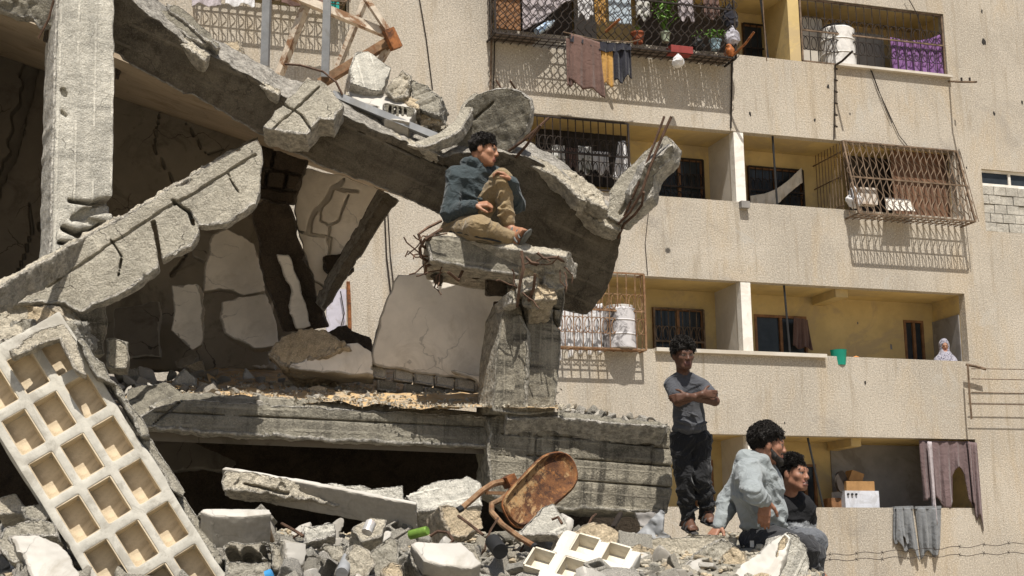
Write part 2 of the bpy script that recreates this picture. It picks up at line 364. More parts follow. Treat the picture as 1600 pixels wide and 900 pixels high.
class Body:
    """signed distance blend of tapered limbs, meshed as one skin"""
    def __init__(s): s.p = []; s.cut = []
    def cone(s, A, B, ra, rb, col=0, k=.02): s.p.append(('c', np.asarray(A, float), np.asarray(B, float), ra, rb, col, k)); return s
    def chain(s, pts, rs, col=0, k=.02):
        for i in range(len(pts) - 1): s.cone(pts[i], pts[i + 1], rs[i], rs[i + 1], col, k)
        return s
    def ell(s, c, R, r, col=0, k=.02): s.p.append(('e', np.asarray(c, float), np.asarray(R, float), np.asarray(r, float), col, k)); return s
    def sub(s, c, r): s.cut.append((np.asarray(c, float), r)); return s
    def mesh(s, vox, noise=0, nf=10, sd=1, ridge=0, clip=None, stretch=(1, 1, 1)):
        lo = np.full(3, 1e9); hi = np.full(3, -1e9); bb = []
        for q in s.p:
            if q[0] == 'c': m = max(q[3], q[4]); a, b = np.minimum(q[1], q[2]) - m, np.maximum(q[1], q[2]) + m
            else: m = q[3].max(); a, b = q[1] - m, q[1] + m
            bb.append((a, b)); lo = np.minimum(lo, a); hi = np.maximum(hi, b)
        lo -= 4 * vox + noise + ridge; hi += 4 * vox + noise + ridge
        n = np.ceil((hi - lo) / vox).astype(int) + 1
        v = np.full(n, .2, np.float32); best = np.full(n, 9., np.float32); cid = np.zeros(n, np.float32)
        ax = [lo[i] + vox * np.arange(n[i]) for i in range(3)]
        for q, (a, b) in zip(s.p, bb):
            k = q[-1]; pad = k + 3 * vox
            sl_ = tuple(slice(max(0, int((a[i] - pad - lo[i]) / vox)), min(n[i], int((b[i] + pad - lo[i]) / vox) + 2)) for i in range(3))
            X, Y, Z = np.meshgrid(*[ax[i][sl_[i]] for i in range(3)], indexing='ij')
            if q[0] == 'c':
                A, B, ra, rb = q[1:5]; d = B - A; L = np.dot(d, d) + 1e-12
                t = np.clip(((X - A[0]) * d[0] + (Y - A[1]) * d[1] + (Z - A[2]) * d[2]) / L, 0, 1)
                sd_ = np.sqrt((X - A[0] - t * d[0]) ** 2 + (Y - A[1] - t * d[1]) ** 2 + (Z - A[2] - t * d[2]) ** 2) - (ra + (rb - ra) * t)
            else:
                c, R, r = q[1:4]; dx, dy, dz = X - c[0], Y - c[1], Z - c[2]
                l = [(dx * R[i][0] + dy * R[i][1] + dz * R[i][2]) for i in range(3)]
                k0 = np.sqrt(sum((l[i] / r[i]) ** 2 for i in range(3))); k1 = np.sqrt(sum((l[i] / r[i] ** 2) ** 2 for i in range(3))) + 1e-9; sd_ = k0 * (k0 - 1) / k1
            o = v[sl_]
            if k > 0: h = np.maximum(k - np.abs(o - sd_), 0) / k; nv = np.minimum(o, sd_) - h * h * k * .25
            else: nv = np.minimum(o, sd_)
            v[sl_] = nv; bs = best[sl_]; m = sd_ < bs; best[sl_] = np.where(m, sd_, bs); cs = cid[sl_]; cid[sl_] = np.where(m, q[-2], cs)
        near = np.abs(v) < .06
        I = np.nonzero(near); X, Y, Z = ax[0][I[0]], ax[1][I[1]], ax[2][I[2]]
        for c, r in s.cut: v[I] = np.maximum(v[I], r - np.sqrt((X - c[0]) ** 2 + (Y - c[1]) ** 2 + (Z - c[2]) ** 2))
        if noise: v[I] += noise * fbm(X * stretch[0], Y * stretch[1], Z * stretch[2], nf, sd, 2)
        if ridge:
            wx = X + .09 * vn(X * 6, Y * 6, Z * 6, sd + 9); wz = Z + .09 * vn(X * 6 + 7, Y * 6, Z * 6, sd + 11)
            for q_, (fx_, fz_) in enumerate(((.55, 1.5), (1.3, .8))):
                nn_ = vn((wx + .5 * wz) * nf * fx_, Y * nf * .5, (wz - .4 * wx) * nf * fz_, sd + 5 + q_); v[I] -= ridge * ((1 - np.minimum(np.abs(nn_) * 2.2, 1)) ** 1.6 * (1.0 - .45 * q_) - .35)
        if clip is not None: v = np.maximum(v, clip(*np.meshgrid(*ax, indexing='ij')))
        V, F = nets(v, lo, vox)
        ii = [np.clip(np.round((V[:, i] - lo[i]) / vox).astype(int), 0, n[i] - 1) for i in range(3)]
        return V, F, cid[ii[0], ii[1], ii[2]]
# ================================================================== materials in use
FRESH = (.46, .43, .38)
M_pillar = concrete('pale_concrete', (.40, .39, .36), (.2, .19, .165), FRESH, 2.6, .3, .5, .6, .5, mott=.18)
M_light = concrete('light_concrete', (.335, .315, .272), (.17, .155, .125), FRESH, 0, .45, .2, .9, 1.0, mott=.3)
M_beam = concrete('dark_board_marked_concrete', (.15, .132, .106), (.04, .033, .025), (.42, .39, .34), 1.9, .8, .35, .6, .8, .7)
M_slab = concrete('weathered_concrete', (.225, .212, .18), (.075, .068, .055), FRESH, 2.2, .6, .6, .5, .8, mott=.32)
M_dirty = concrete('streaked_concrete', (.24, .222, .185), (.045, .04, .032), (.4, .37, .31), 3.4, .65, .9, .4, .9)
M_dkbrown = concrete('dark_brown_concrete', (.07, .055, .042), (.025, .02, .015), (.13, .11, .09), 0, .6, 0, .3, .8)
M_rub = concrete('rubble_concrete', (.40, .368, .31), (.22, .195, .155), (.43, .395, .335), 0, .55, 0, .3, 1.0)
M_rub2 = concrete('tan_rubble', (.42, .35, .255), (.25, .195, .13), (.42, .365, .285), 0, .5, 0, .2, 1.0)
M_rub3 = concrete('grey_rubble', (.285, .27, .235), (.16, .147, .122), (.33, .31, .268), 0, .55, 0, .3, 1.0)
M_block = concrete('cinder_block', (.34, .317, .272), (.19, .17, .138), (.37, .346, .297), 0, .4, 0, .2, 1.1)
M_brickg = concrete('grey_block', (.32, .31, .29), (.2, .19, .17), FRESH, 0, .3, 0, 0, .5)
M_plw = plaster('white_plaster', (.45, .425, .38), (.28, .25, .2), .6, .7)
M_plb = plaster('cream_plaster', (.78, .72, .63), (.5, .44, .35), .4, .35)
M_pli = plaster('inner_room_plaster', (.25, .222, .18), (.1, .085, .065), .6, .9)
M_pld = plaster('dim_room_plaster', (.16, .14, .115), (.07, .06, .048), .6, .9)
M_ceil = plaster('ceiling_plaster', (.46, .37, .27), (.24, .17, .1), .5, .5)
M_white = plain('white_paint', (.53, .505, .45), .08, 5, .7, dirt=(.45, .4, .34), dirt_amt=.5)
M_coff = plain('tan_formwork_clay', (.58, .485, .345), .1, 5, .85, dirt=(.3, .23, .15), dirt_amt=.5, bump=.3)
M_sand = plain('orange_sand', (.42, .285, .145), .25, 9, .95, bump=.6, dirt=(.34, .29, .22), dirt_amt=.9)
M_rust = plain('rust', (.22, .085, .03), .5, 14, .8, .1, .4, (.06, .03, .02), .8)
M_rustlt = plain('flaking_rusty_paint', (.52, .45, .36), .2, 10, .7, .1, .4, (.2, .1, .045), .95)
M_rustor = plain('orange_rust', (.22, .135, .075), .4, 14, .75, .2, .3, (.16, .07, .03), .8)
M_bar = plain('black_rusty_iron', (.035, .027, .022), .4, 10, .6, .4, .1)
M_barb = plain('brown_rusty_iron', (.15, .105, .07), .45, 8, .7, .3, .1)
M_rebar = plain('rebar_steel', (.1, .06, .04), .4, 20, .7, .4, .3)
M_steel = plain('grey_galvanised_steel', (.27, .275, .28), .15, 6, .7, .2, .1, (.2, .19, .17), .5)
M_yel = plain('yellow_painted_plaster', (.5, .375, .17), .12, 1.5, .85, dirt=(.36, .28, .17), dirt_amt=.6, bump=.2)
M_yels = plain('pale_painted_plaster', (.5, .46, .4), .1, 1.5, .85, dirt=(.4, .35, .27), dirt_amt=.5, bump=.2)
M_col = plain('whitewashed_column', (.72, .69, .63), .07, 3, .8, dirt=(.5, .45, .38), dirt_amt=.5)
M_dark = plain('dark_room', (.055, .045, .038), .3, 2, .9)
M_grey = plain('grey_room_plaster', (.24, .225, .21), .15, 1.5, .9, dirt=(.14, .12, .1), dirt_amt=.6)
M_glass = plain('dark_glass', (.03, .035, .04), .2, 3, .15)
M_wood = plain('brown_wood', (.2, .1, .045), .3, 6, .6)
M_blk = plain('black_rubber', (.02, .02, .02), .2, 5, .6)
def stucco(name, base):
    m = NT(name); b = np.array(base)
    n = m.noise(.35, 5, .6); c = m.mix(m.ramp(n, .32, .68), tuple(b * .84), tuple(b * 1.1))
    warm = m.noise(.8, 5, .65, m.mapped((1.3, 1, .35)), .6)
    c = m.mix(m.ramp(warm, .48, .66, 0, .55), c, tuple(b * np.array((1.02, .9, .72))))
    pale = m.noise(.55, 6, .7, m.mapped((1, 1, 1), (0, 0, 2)), .8)
    c = m.mix(m.ramp(pale, .56, .7, 0, .6), c, tuple(b * np.array((1.18, 1.19, 1.22))))
    g = m.noise(33, 4, .72); c = m.mix(m.ramp(g, .5, .62, 0, .62), c, tuple(b * 1.5)); c = m.mix(m.ramp(g, .48, .37, 0, .55), c, tuple(b * .55))
    st = m.noise(2.2, 5, .7, m.mapped((2.6, 1, .22)), .3)
    c = m.mix(m.ramp(st, .52, .7, 0, .6), c, (.27, .225, .165)); c = m.mix(m.ramp(m.noise(.9, 8, .75, m.mapped((1, 1, 1), (0, 1, 1)), 1.2), .57, .63, 0, .35), c, (.42, .4, .36)); c = m.mix(m.ramp(m.noise(.6, 7, .72, m.mapped((1, 1, 1), (1, 0, 3)), 1), .56, .7, 0, .35), c, (.22, .2, .175))
    v = m.vor(.75); pk = m.ramp(v.outputs['Distance'], .03, .06, 1, 0)
    c = m.mix(m.math('MULTIPLY', pk, .9), c, (.05, .045, .04))
    nor = m.bump(g, .8, .02); nor = m.bump(pk, -1, .03, nor)
    return m.done(c, nor, .95)
M_stucco = stucco('beige_stucco', (.392, .35, .29))
# ================================================================== apartment building behind
uh = np.array([math.cos(TH), math.sin(TH), 0]); nh = np.array([math.sin(TH), -math.cos(TH), 0])
FP0 = ray(1500, 565) * 31.5
FO = nh * np.dot(FP0, nh) + np.array([0, 0, 0])
MF = Matrix(((uh[0], -nh[0], 0, FO[0]), (uh[1], -nh[1], 0, FO[1]), (0, 0, 1, 0), (0, 0, 0, 1)))
def FU(x, y, out=0.0):
    q = onplane(x, y, np.array([FO[0], FO[1], 0]) + nh * out, nh); return np.dot(q[:2], uh[:2]), q[2]
bld = empty('apartment_building', (0, 0, 0), 'beige stuccoed apartment block with four rows of open yellow balconies', 'building', M=MF)
ZP = [12.232, 9.209, 6.240, 3.319]; ZL = [13.62, 10.634, 7.629, 4.675]; UR = 18.93
UL = FU(768, 50)[0]; U0 = FU(-350, 300)[0]; U9 = FU(1720, 500)[0]; UP = 14.095
ub0, ub1 = FU(296, 5)[0], FU(545, 20)[0]
LOG = 1.15
w = MB()
def holes(mb, u0, u1, z0, z1, y0, y1, hs):
    us = sorted({u0, u1, *[v for h in hs for v in h[:2]]}); zs = sorted({z0, z1, *[v for h in hs for v in h[2:]]})
    us = [u for u in us if u0 <= u <= u1]; zs = [z for z in zs if z0 <= z <= z1]
    for i in range(len(us) - 1):
        run = None
        for j in range(len(zs) - 1):
            um, zm = (us[i] + us[i + 1]) / 2, (zs[j] + zs[j + 1]) / 2
            solid = not any(h[0] < um < h[1] and h[2] < zm < h[3] for h in hs)
            if solid: run = [zs[j], zs[j + 1]] if run is None else [run[0], zs[j + 1]]
            if (not solid or j == len(zs) - 2) and run: mb.box(us[i], us[i + 1], y0, y1, *run); run = None
bw = (*[FU(1536, 300)[0], FU(1660, 300)[0]], FU(1560, 362)[1], FU(1560, 266)[1])
fh = [(UL, UR, ZP[i], ZL[i]) for i in range(4)] + [(ub0, ub1, ZP[0], ZL[0])]
holes(w, U0, U9, 0, 16.5, 0, .2, fh + [bw])
w.build('wall', M_stucco, bld, MF, 0)
# loggia shells
lv = MB()
for i in range(4):
    lv = MB(); lv.box(UL - .3, UR + .2, .2, LOG + .2, ZL[i], ZL[i] + .22)
    lv.build('balcony_ceiling', M_yel, bld, MF, 0)
    MB().box(UL - .3, UR + .2, .2, LOG + .2, ZP[i] - 1.0, ZP[i] - .88).build('balcony_floor', M_yel, bld, MF, 0)
def BK(x0, y0, x1, y1, o=-LOG):
    a, b = FU(x0, y0, o), FU(x1, y1, o); return (a[0], b[0], b[1], a[1])
win = {0: [BK(1158, 36, 1238, 120)], 1: [BK(1022, 244, 1101, 340), BK(1166, 259, 1257, 340)], 2: [BK(1018, 480, 1103, 600), BK(1178, 491, 1265, 600), BK(1411, 500, 1452, 650)], 3: [BK(1060, 718, 1118, 830), BK(1240, 725, 1280, 830)]}
for i in range(4):
    m = MB(); hs = win[i]; holes(m, UL - .3, UR + .2, ZP[i] - .88, ZL[i], LOG, LOG + .18, hs)
    bk = m.build('balcony_back_wall', M_yel, bld, MF, 0)
    for h in hs:
        fr = MB(); t = .05; y0, y1 = LOG - .02, LOG + .1; z0 = max(h[2], ZP[i] - .85)
        for b in ((h[0], h[0] + t, z0, h[3]), (h[1] - t, h[1], z0, h[3]), (h[0] + t, h[1] - t, h[3] - t, h[3]), ((h[0] + h[1]) / 2 - .03, (h[0] + h[1]) / 2 + .03, z0, h[3] - t)): fr.box(b[0], b[1], y0, y1, b[2], b[3])
        wo = fr.build('window_frame', M_wood if i != 2 else M_wood, bld, MF, 0)
        g = MB().box(h[0] + t, h[1] - t, LOG + .03, LOG + .05, z0, h[3] - t); g.build('pane', M_glass, wo, MF, 0)
# partition walls and columns
for i in range(1, 4):
    MB().box(UP - .2, UP - .004, .2, LOG, ZP[i] - .88, ZL[i]).build('partition_wall', M_yels, bld, MF, 0)
    MB().box(UP - .21, UP, .01, .2, ZP[i], ZL[i] - .003).build('balcony_column', M_col, bld, MF, 0)
u1p = FU(1251, 60)[0]
MB().box(u1p - .25, u1p, .02, LOG, ZP[0], ZL[0]).build('partition_wall', M_yel, bld, MF, 0)
for i in range(4):
    for x0, x1 in ((UR, UR + .2), (UL - .3, UL)): MB().box(x0, x1, .2, LOG + .2, ZP[i] - .88, ZL[i]).build('balcony_end_wall', M_yel, bld, MF, 0)
MB().box(ub0 - .2, ub1 + .2, LOG, LOG + .2, ZP[0] - 1, ZL[0] + .3).build('balcony_back_wall', M_yel, bld, MF, 0)
# grey smoke-stained linings
for i, mt, h in ((1, M_barb, .98), (2, M_grey, .72)):
    MB().box(UR - .03, UR - .002, .22, LOG, ZP[i] - .88, ZP[i] + (ZL[i] - ZP[i]) * h).build('stained_wall_patch', mt, bld, MF, 0)
a = BK(1296, 693, 1440, 800)
MB().box(a[0], UR - .03, LOG - .03, LOG - .002, ZP[3] - .88, a[3] - .02).build('grey_wall_patch', M_grey, bld, MF, 0)
bm = FU(1285, 470, -.9)
MB().box(bm[0] - .1, bm[0] + .18, .21, LOG - .002, ZL[2] - .16, ZL[2] - .002).build('ceiling_beam', M_yel, bld, MF, 0)
MB().box(bm[0] + .05, bm[0] + .27, .21, LOG - .04, ZL[3] - .16, ZL[3] - .002).build('ceiling_beam', M_yel, bld, MF, 0)
# rear shell closes the rooms
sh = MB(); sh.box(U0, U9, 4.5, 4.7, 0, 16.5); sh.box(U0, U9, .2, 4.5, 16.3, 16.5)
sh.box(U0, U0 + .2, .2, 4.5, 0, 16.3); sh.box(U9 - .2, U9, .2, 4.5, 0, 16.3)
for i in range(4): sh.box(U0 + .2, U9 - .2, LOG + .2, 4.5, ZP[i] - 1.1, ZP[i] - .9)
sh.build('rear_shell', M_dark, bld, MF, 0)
# sills
for (x0, x1, i, y) in ((1023, 1288, 2, 552), (1305, 1483, 0, 105)):
    a, b = FU(x0, y)[0], FU(x1, y)[0]
    MB().box(a, b, -.1, .21, ZP[i] - .05 if i else ZP[i] - .03, ZP[i] + .02).build('sill', M_yels, bld, MF, 0)
c0 = FU(1160, 318); MB().box(c0[0] - .08, c0[0] + .1, -.12, -.002, ZP[1] - .14, ZP[1] - .005).build('column_foot', M_grey, bld, MF, 0)
# bricked-up window on the right
u0, u1, z0, z1 = bw; zg = FU(1560, 291)[1]
fr = MB(); fr.box(u0, u1, .06, .14, zg, zg + .06); fr.box(u0, u1, .06, .14, z1 - .05, z1)
uu = FU(1580, 280)[0]; fr.box(uu - .03, uu + .03, .06, .14, zg + .06, z1 - .05)
wf = fr.build('window_frame', M_col, bld, MF, 0)
MB().box(u0, u1, .09, .11, zg + .06, z1 - .05).build('pane', M_glass, wf, MF, 0)
MB().box(u0, u1, .17, .19, z0, zg).build('mortar_bed', M_grey, bld, MF, 0)
rows = 5; bh = (zg - z0) / rows; bl = .3
for r in range(rows):
    u = u0 - (bl / 2 if r % 2 else 0) - rng.uniform(0, .05)
    while u < u1:
        a, b = max(u + .008, u0 + .002), min(u + bl - .008, u1)
        if b - a > .05:
            j = rng.uniform(-.012, .012)
            MB().box(a, b, .0 + .02 + j, .165, z0 + r * bh + .008, z0 + (r + 1) * bh - .008).build('concrete_block', M_brickg, bld, MF, 0)
        u += bl
# ---- iron cages and grilles (parts of the building)
def cage(name, u0, u1, zb, zt, ob, ot, style, pitch, mat, mat2=None, sides=True, y_in=0.0):
    f = lambda u, s: np.array((u, y_in - (ob + (ot - ob) * s), zb + (zt - zb) * s)); H = zt - zb; r = .011
    fr = MB(); w = .03
    for s in (0, .5, 1): fr.bar(f(u0, s), f(u1, s), w, w)
    for u in (u0, u1): fr.bar(f(u, 0), f(u, 1), w * 1.2, w * 1.2)
    if sides and ob > .1:
        for u in (u0, u1):
            for s in (0, 1):
                q = f(u, s)
                if y_in - q[1] > .05: fr.bar(q, (u, y_in, q[2]), w, w)
    root = fr.build(name, mat, bld, MF, 0)
    n = int(round((u1 - u0) / pitch)); b = MB(); sc = MB()
    for k in range(n + 1):
        u = u0 + (u1 - u0) * k / n
        if style == 'ogee':
            for sg in (-1, 1):
                m = int(H / .028)
                b.tube([f(u + sg * pitch * .5 * math.sin(math.pi * (q / m * H / .2)) ** 1, q / m) for q in range(m + 1)], r * .85, 3, False)
        elif style == 'chain':
            m = int(H / .03); ph = 0
            b.tube([f(u + pitch * .33 * math.sin(2 * math.pi * (q / m * H / .34)), q / m) for q in range(m + 1)], r, 3, False)
            b.tube([f(u + pitch * .5, q / 2) for q in range(3)], r, 4, False)
        else: ju = rng.uniform(-.012, .012); b.tube([f(u, 0), f(u + ju, .5), f(u, 1)], r, 4, False)
    if style == 'scroll':
        for k in range(n):
            um = u0 + (u1 - u0) * (k + .5) / n
            for s0 in (.3, .62):
                for sg in (-1, 1):
                    p = [f(um + sg * (pitch * .42 * math.cos(t)) - sg * pitch * .1, s0 + (.1 / H) * math.sin(t) + .02 * t) for t in np.linspace(-2.4, 3.4, 11)]
                    sc.tube(p, r * .9, 3, False)
    if sides and ob > .1:
        for u in (u0, u1):
            m = max(2, int(max(ob, ot) / pitch))
            for k in range(1, m):
                t = k / m
                A, B = f(u, 0), f(u, 1); A = np.array((u, y_in - (y_in - A[1]) * t, A[2])); B = np.array((u, y_in - (y_in - B[1]) * t, B[2])); b.tube([A, B], r, 4, False)
        for k in range(n + 1):
            u = u0 + (u1 - u0) * k / n; A = f(u, 0); b.tube([A, (u, y_in, A[2])], r, 4, False)
        for q in (.33, .66): fr2 = f(u0, 0); b.tube([(u0, y_in - ob * q, fr2[2]), (u1, y_in - ob * q, fr2[2])], r, 4, False)
    b.build('bars', mat2 or mat, root, MF, 0)
    if sc.n: sc.build('scrollwork', mat2 or mat, root, MF, 0)
    return root
ua, za = FU(772, 50, .55)[0], 0
cage('balcony_cage', FU(774, 50, .5)[0], FU(1150, 90, .5)[0], FU(960, 71, .5)[1], ZL[0] + .3, .5, .5, 'ogee', .155, M_bar)
cage('balcony_cage', ub0 + .05, FU(540, 18, .45)[0], ZP[0] + .02, ZL[0], .45, .45, 'chain', .16, M_barb)
cage('window_grille', FU(1254, 60)[0], UR - .03, ZP[0] + .03, ZL[0] - .03, -.04, -.04, 'scroll', .19, M_barb, M_bar, False)
cage('balcony_cage', FU(826, 180)[0], FU(982, 250)[0], ZP[1] + .02, ZL[1] - .05, .03, .03, 'scroll', .16, M_bar, None, False)
cage('balcony_cage', FU(1319, 300)[0], FU(1497, 300)[0], FU(1400, 337, .5)[1], ZL[1] - .02, .5, .06, 'chain', .15, M_barb)
cage('balcony_cage', FU(868, 500, .3)[0], FU(1008, 500, .3)[0], FU(960, 545, .3)[1], ZL[2] - .04, .3, .3, 'scroll', .17, M_rustor)
for i, h in ((0, win[0][0]), (1, win[1][0]), (1, win[1][1]), (2, win[2][0])):
    cage('window_grille', h[0] + .02, h[1] - .02, max(h[2], ZP[i] - .3), h[3] - .02, .06, .06, 'scroll' if i else 'bars', .15, M_bar if i < 2 else M_barb, None, False, LOG)
hs = (FU(1268, 270, 0)[0], FU(1318, 270)[0])
sd = MB()
for k in range(9):
    y = .05 + k * .12; sd.tube([(hs[1] - .02, y, ZP[1] + .02), (hs[1] - .02, y, ZL[1] - .02)], .009, 4, False)
for z in (.1, .7, 1.2): sd.bar((hs[1] - .02, .02, ZP[1] + z), (hs[1] - .02, LOG - .02, ZP[1] + z), .02, .02)
sd.build('side_grille', M_barb, bld, MF, 0)
# ================================================================== things on and around the apartment block
def LF(u, y, z): return np.array(MF @ Vector((u, y, z)))
def FO_(x, y, out=0): 
    u, z = FU(x, y, out); return np.array((u, -out, z))
def fobj(mb, name, mat, label, cat, group=None, smooth=35, solid=0):
    """mesh in facade coordinates -> top-level object standing at its own place"""
    c = np.mean(np.array(mb.V), 0); c[2] = min(v[2] for v in mb.V); mb.V = [tuple(np.array(v) - c) for v in mb.V]
    o = obj(name, mb.mesh(name, mat, smooth), None, MF @ Matrix.Translation(Vector(c)))
    if solid: q = o.modifiers.new('thickness', 'SOLIDIFY'); q.thickness = solid
    return T(o, label, cat, group)
def drape(p0, p1, drop, nf, amp, seed=0, nx=36, ny=22, taper=0, sag=.0, hem=.03, out=None):
    """hanging cloth between two facade points; folds grow downwards"""
    rr = random.Random(seed); ph = [rr.uniform(0, 6.28) for _ in range(6)]; m = MB(); V = []; p0, p1 = np.asarray(p0, float), np.asarray(p1, float)
    for i in range(nx + 1):
        a = i / nx
        for j in range(ny + 1):
            b = j / ny; p = p0 + (p1 - p0) * a; L = drop(a) if callable(drop) else drop
            x = p[0] + (a - .5) * -taper * b * abs(p1[0] - p0[0]); f = amp * (.25 + .75 * b) * (math.sin(a * nf * 6.28 + ph[0] + .7 * math.sin(3 * b + ph[1])) + .5 * math.sin(a * nf * 2.3 * 6.28 + ph[2] + 2 * b))
            z = p[2] - sag * math.sin(math.pi * a) - L * b + hem * b * math.sin(a * 9 + ph[3])
            V.append((x + .3 * f, p[1] + f - .02 * b, z))
    F = [(i * (ny + 1) + j, (i + 1) * (ny + 1) + j, (i + 1) * (ny + 1) + j + 1, i * (ny + 1) + j + 1) for i in range(nx) for j in range(ny)]
    return m.add(V, F)
C_ = lambda n, c, **k: cloth(n, c, 200, .4, 8, **k)
m_brown = C_('brown_cloth', (.115, .068, .055)); m_must = C_('mustard_cloth', (.36, .2, .05)); m_navy = C_('black_cloth', (.015, .015, .022)); m_wht = C_('white_cloth', (.55, .54, .54)); m_ltb = C_('light_blue_towel', (.36, .42, .47)); m_lil = C_('grey_lilac_blanket', (.36, .32, .33)); m_pur = C_('purple_satin', (.19, .09, .235)); m_gry = C_('grey_trousers', (.15, .155, .16)); m_cur = C_('dusty_mauve_curtain', (.13, .09, .09)); m_prt = C_('printed_white_cloth', (.5, .49, .46), pattern=(9, (.1, .1, .07))); m_crm = C_('cream_cloth', (.55, .5, .42))
def line(x0, y0, x1, y1, o0, o1=None): return FO_(x0, y0, o0), FO_(x1, y1, o0 if o1 is None else o1)
# laundry under the top cage
a, b = line(892, 52, 937, 66, .75); fobj(drape(a, b, lambda t: .92 + .16 * t, 2.5, .035, 1, taper=-.25, hem=.04), 'robe', m_brown, 'brown robe hung to dry below the top balcony cage', 'robe', solid=.008)
a, b = line(884, 60, 897, 56, .7); fobj(drape(a, b, .95, 1.2, .03, 2), 'robe_sleeve', m_brown, 'narrow brown cloth hanging left of the big brown robe', 'cloth', solid=.008)
a, b = line(934, 70, 957, 72, .7); fobj(drape(a, b, .78, 2, .03, 3, hem=.05), 'garment', m_must, 'mustard yellow garment hung between the brown robe and black cloth', 'garment', solid=.008)
a, b = line(957, 70, 985, 70, .7); fobj(drape(a, b, lambda t: .75 - .1 * t, 2.2, .035, 4, hem=.06), 'garment', m_navy, 'black garment hung right of the mustard one', 'garment', solid=.008)
a, b = line(890, 52, 985, 68, .72); fobj(drape(a, b, .17, 6, .03, 5, sag=.06), 'dark_net', m_navy, 'dark netting strip bunched along the clothes line above the robe', 'net', solid=.008)
T(MB().tube([LF(*FO_(x, y, .74)) for x, y in ((880, 50), (930, 62), (985, 66), (1000, 62))], .012, 5).build('clothes_rail', M_barb, center=True), 'thin rail carrying the laundry below the top cage', 'clothes rail')
# inside the top cage
def fbox(x0, y0, x1, y1, o, dep, name, mat, label, cat, bev=.0, group=None):
    A, B = FO_(x0, y1, o), FO_(x1, y0, o); m = MB().box(A[0], B[0], -o, -o + dep, A[2], B[2]); ob = fobj(m, name, mat, label, cat, group, 0)
    if bev: q = ob.modifiers.new('bevel', 'BEVEL'); q.width = bev; q.segments = 2
    return ob
fbox(774, -30, 812, 43, .36, .04, 'wooden_board', M_wood, 'orange brown wooden board standing in the left end of the top cage', 'board')
a, b = line(815, -8, 905, -20, .3); fobj(drape(a, b, lambda t: .75 - .6 * t, 4, .03, 6), 'blanket', m_lil, 'grey lilac blanket draped slantwise inside the top cage', 'blanket', solid=.012)
a, b = line(950, -6, 985, 0, .42); fobj(drape(a, b, .52, 1.5, .015, 7, hem=.01), 'towel', m_ltb, 'pale blue towel hanging inside the top cage', 'towel', solid=.008)
m = MB(); A = FO_(838, 50, .35); B = FO_(866, 33, .3); d_ = B - A; m.tube([A, A + d_ * .7, A + d_ * .8, B], [.07, .075, .04, .025], 10); fobj(m, 'plastic_bottle', plain('clear_blue_plastic', (.45, .52, .58), .3, 15, .2, 0, .1, (.1, .25, .5), .6), 'big clear blue plastic bottle lying on the top cage floor', 'bottle')
M_terra = plain('terracotta', (.28, .085, .04), .15, 8, .8); M_leaf = plain('leaf_green', (.1, .2, .03), .35, 12, .55); M_potg = plain('grey_green_pot', (.3, .34, .25), .1, 8, .7)
def plant(x, yb, o, r, h, potm, pots, label, nl, leafs, hh, spread, seed):
    A = FO_(x, yb, o); root = obj('potted_plant', None, None, MF @ Matrix.Translation(Vector(A))); root.empty_display_size = .1; T(root, label, 'plant', 'plants inside the top cage'); rr = random.Random(seed); M = WMAT[root]
    MB().tube([(0, 0, 0), (0, 0, h * .85), (0, 0, h * .86), (0, 0, h)], [r * .72, r * .95, r * 1.08, r * 1.08], 14).build('pot', potm, root, M)
    st = MB(); lm = MB()
    for k in range(nl):
        a_ = rr.uniform(0, 6.28); top = np.array((math.cos(a_) * spread * rr.uniform(.2, 1), math.sin(a_) * spread * .5, h + hh * rr.uniform(.35, 1)))
        if k % 3 == 0: st.tube([(0, 0, h * .9), top * (.4, .4, .7), top], .007, 4)
        t_ = nrm([rr.gauss(0, 1), rr.gauss(0, .6) - .4, rr.gauss(0, .5)]); s_ = nrm(np.cross(t_, [rr.gauss(0, .4), -.3, 1])); L = leafs * rr.uniform(.6, 1.2); nn_ = np.cross(t_, s_)
        lm.add([top - t_ * L * .1, top + t_ * L * .35 + s_ * L * .28 + nn_ * .012, top + t_ * L, top + t_ * L * .35 - s_ * L * .28 + nn_ * .012, top + t_ * L * .4 - nn_ * .008], [(0, 4, 1), (1, 4, 2), (2, 4, 3), (3, 4, 0)])
    if st.n: st.build('stem', M_leaf, root, M)
    lf = lm.build('foliage', M_leaf, root, M, 0); T(lf, kind='stuff')
plant(997, 68, .3, .13, .22, M_terra, 1, 'terracotta pot with a sparse low plant in the top cage', 10, .1, .12, .1, 1)
plant(1040, 66, .3, .1, .2, M_potg, 1, 'tall bright green leafy plant climbing in the top cage', 90, .17, .85, .28, 2)
plant(1118, 78, .3, .12, .2, plain('pale_blue_pot', (.3, .42, .48), .1, 8, .6), 1, 'low bushy green plant in a pale blue pot, right end of the top cage', 60, .1, .2, .24, 3)
plant(1090, 74, .25, .09, .16, M_blk, 1, 'small dark pot with a few leaves beside the pale blue pot', 8, .09, .12, .08, 4)
fbox(1049, 73, 1083, 81, .52, .25, 'tray', plain('red_plastic', (.2, .035, .03), .15, 8, .6), 'red plastic tray on the floor of the top cage', 'tray', .01)
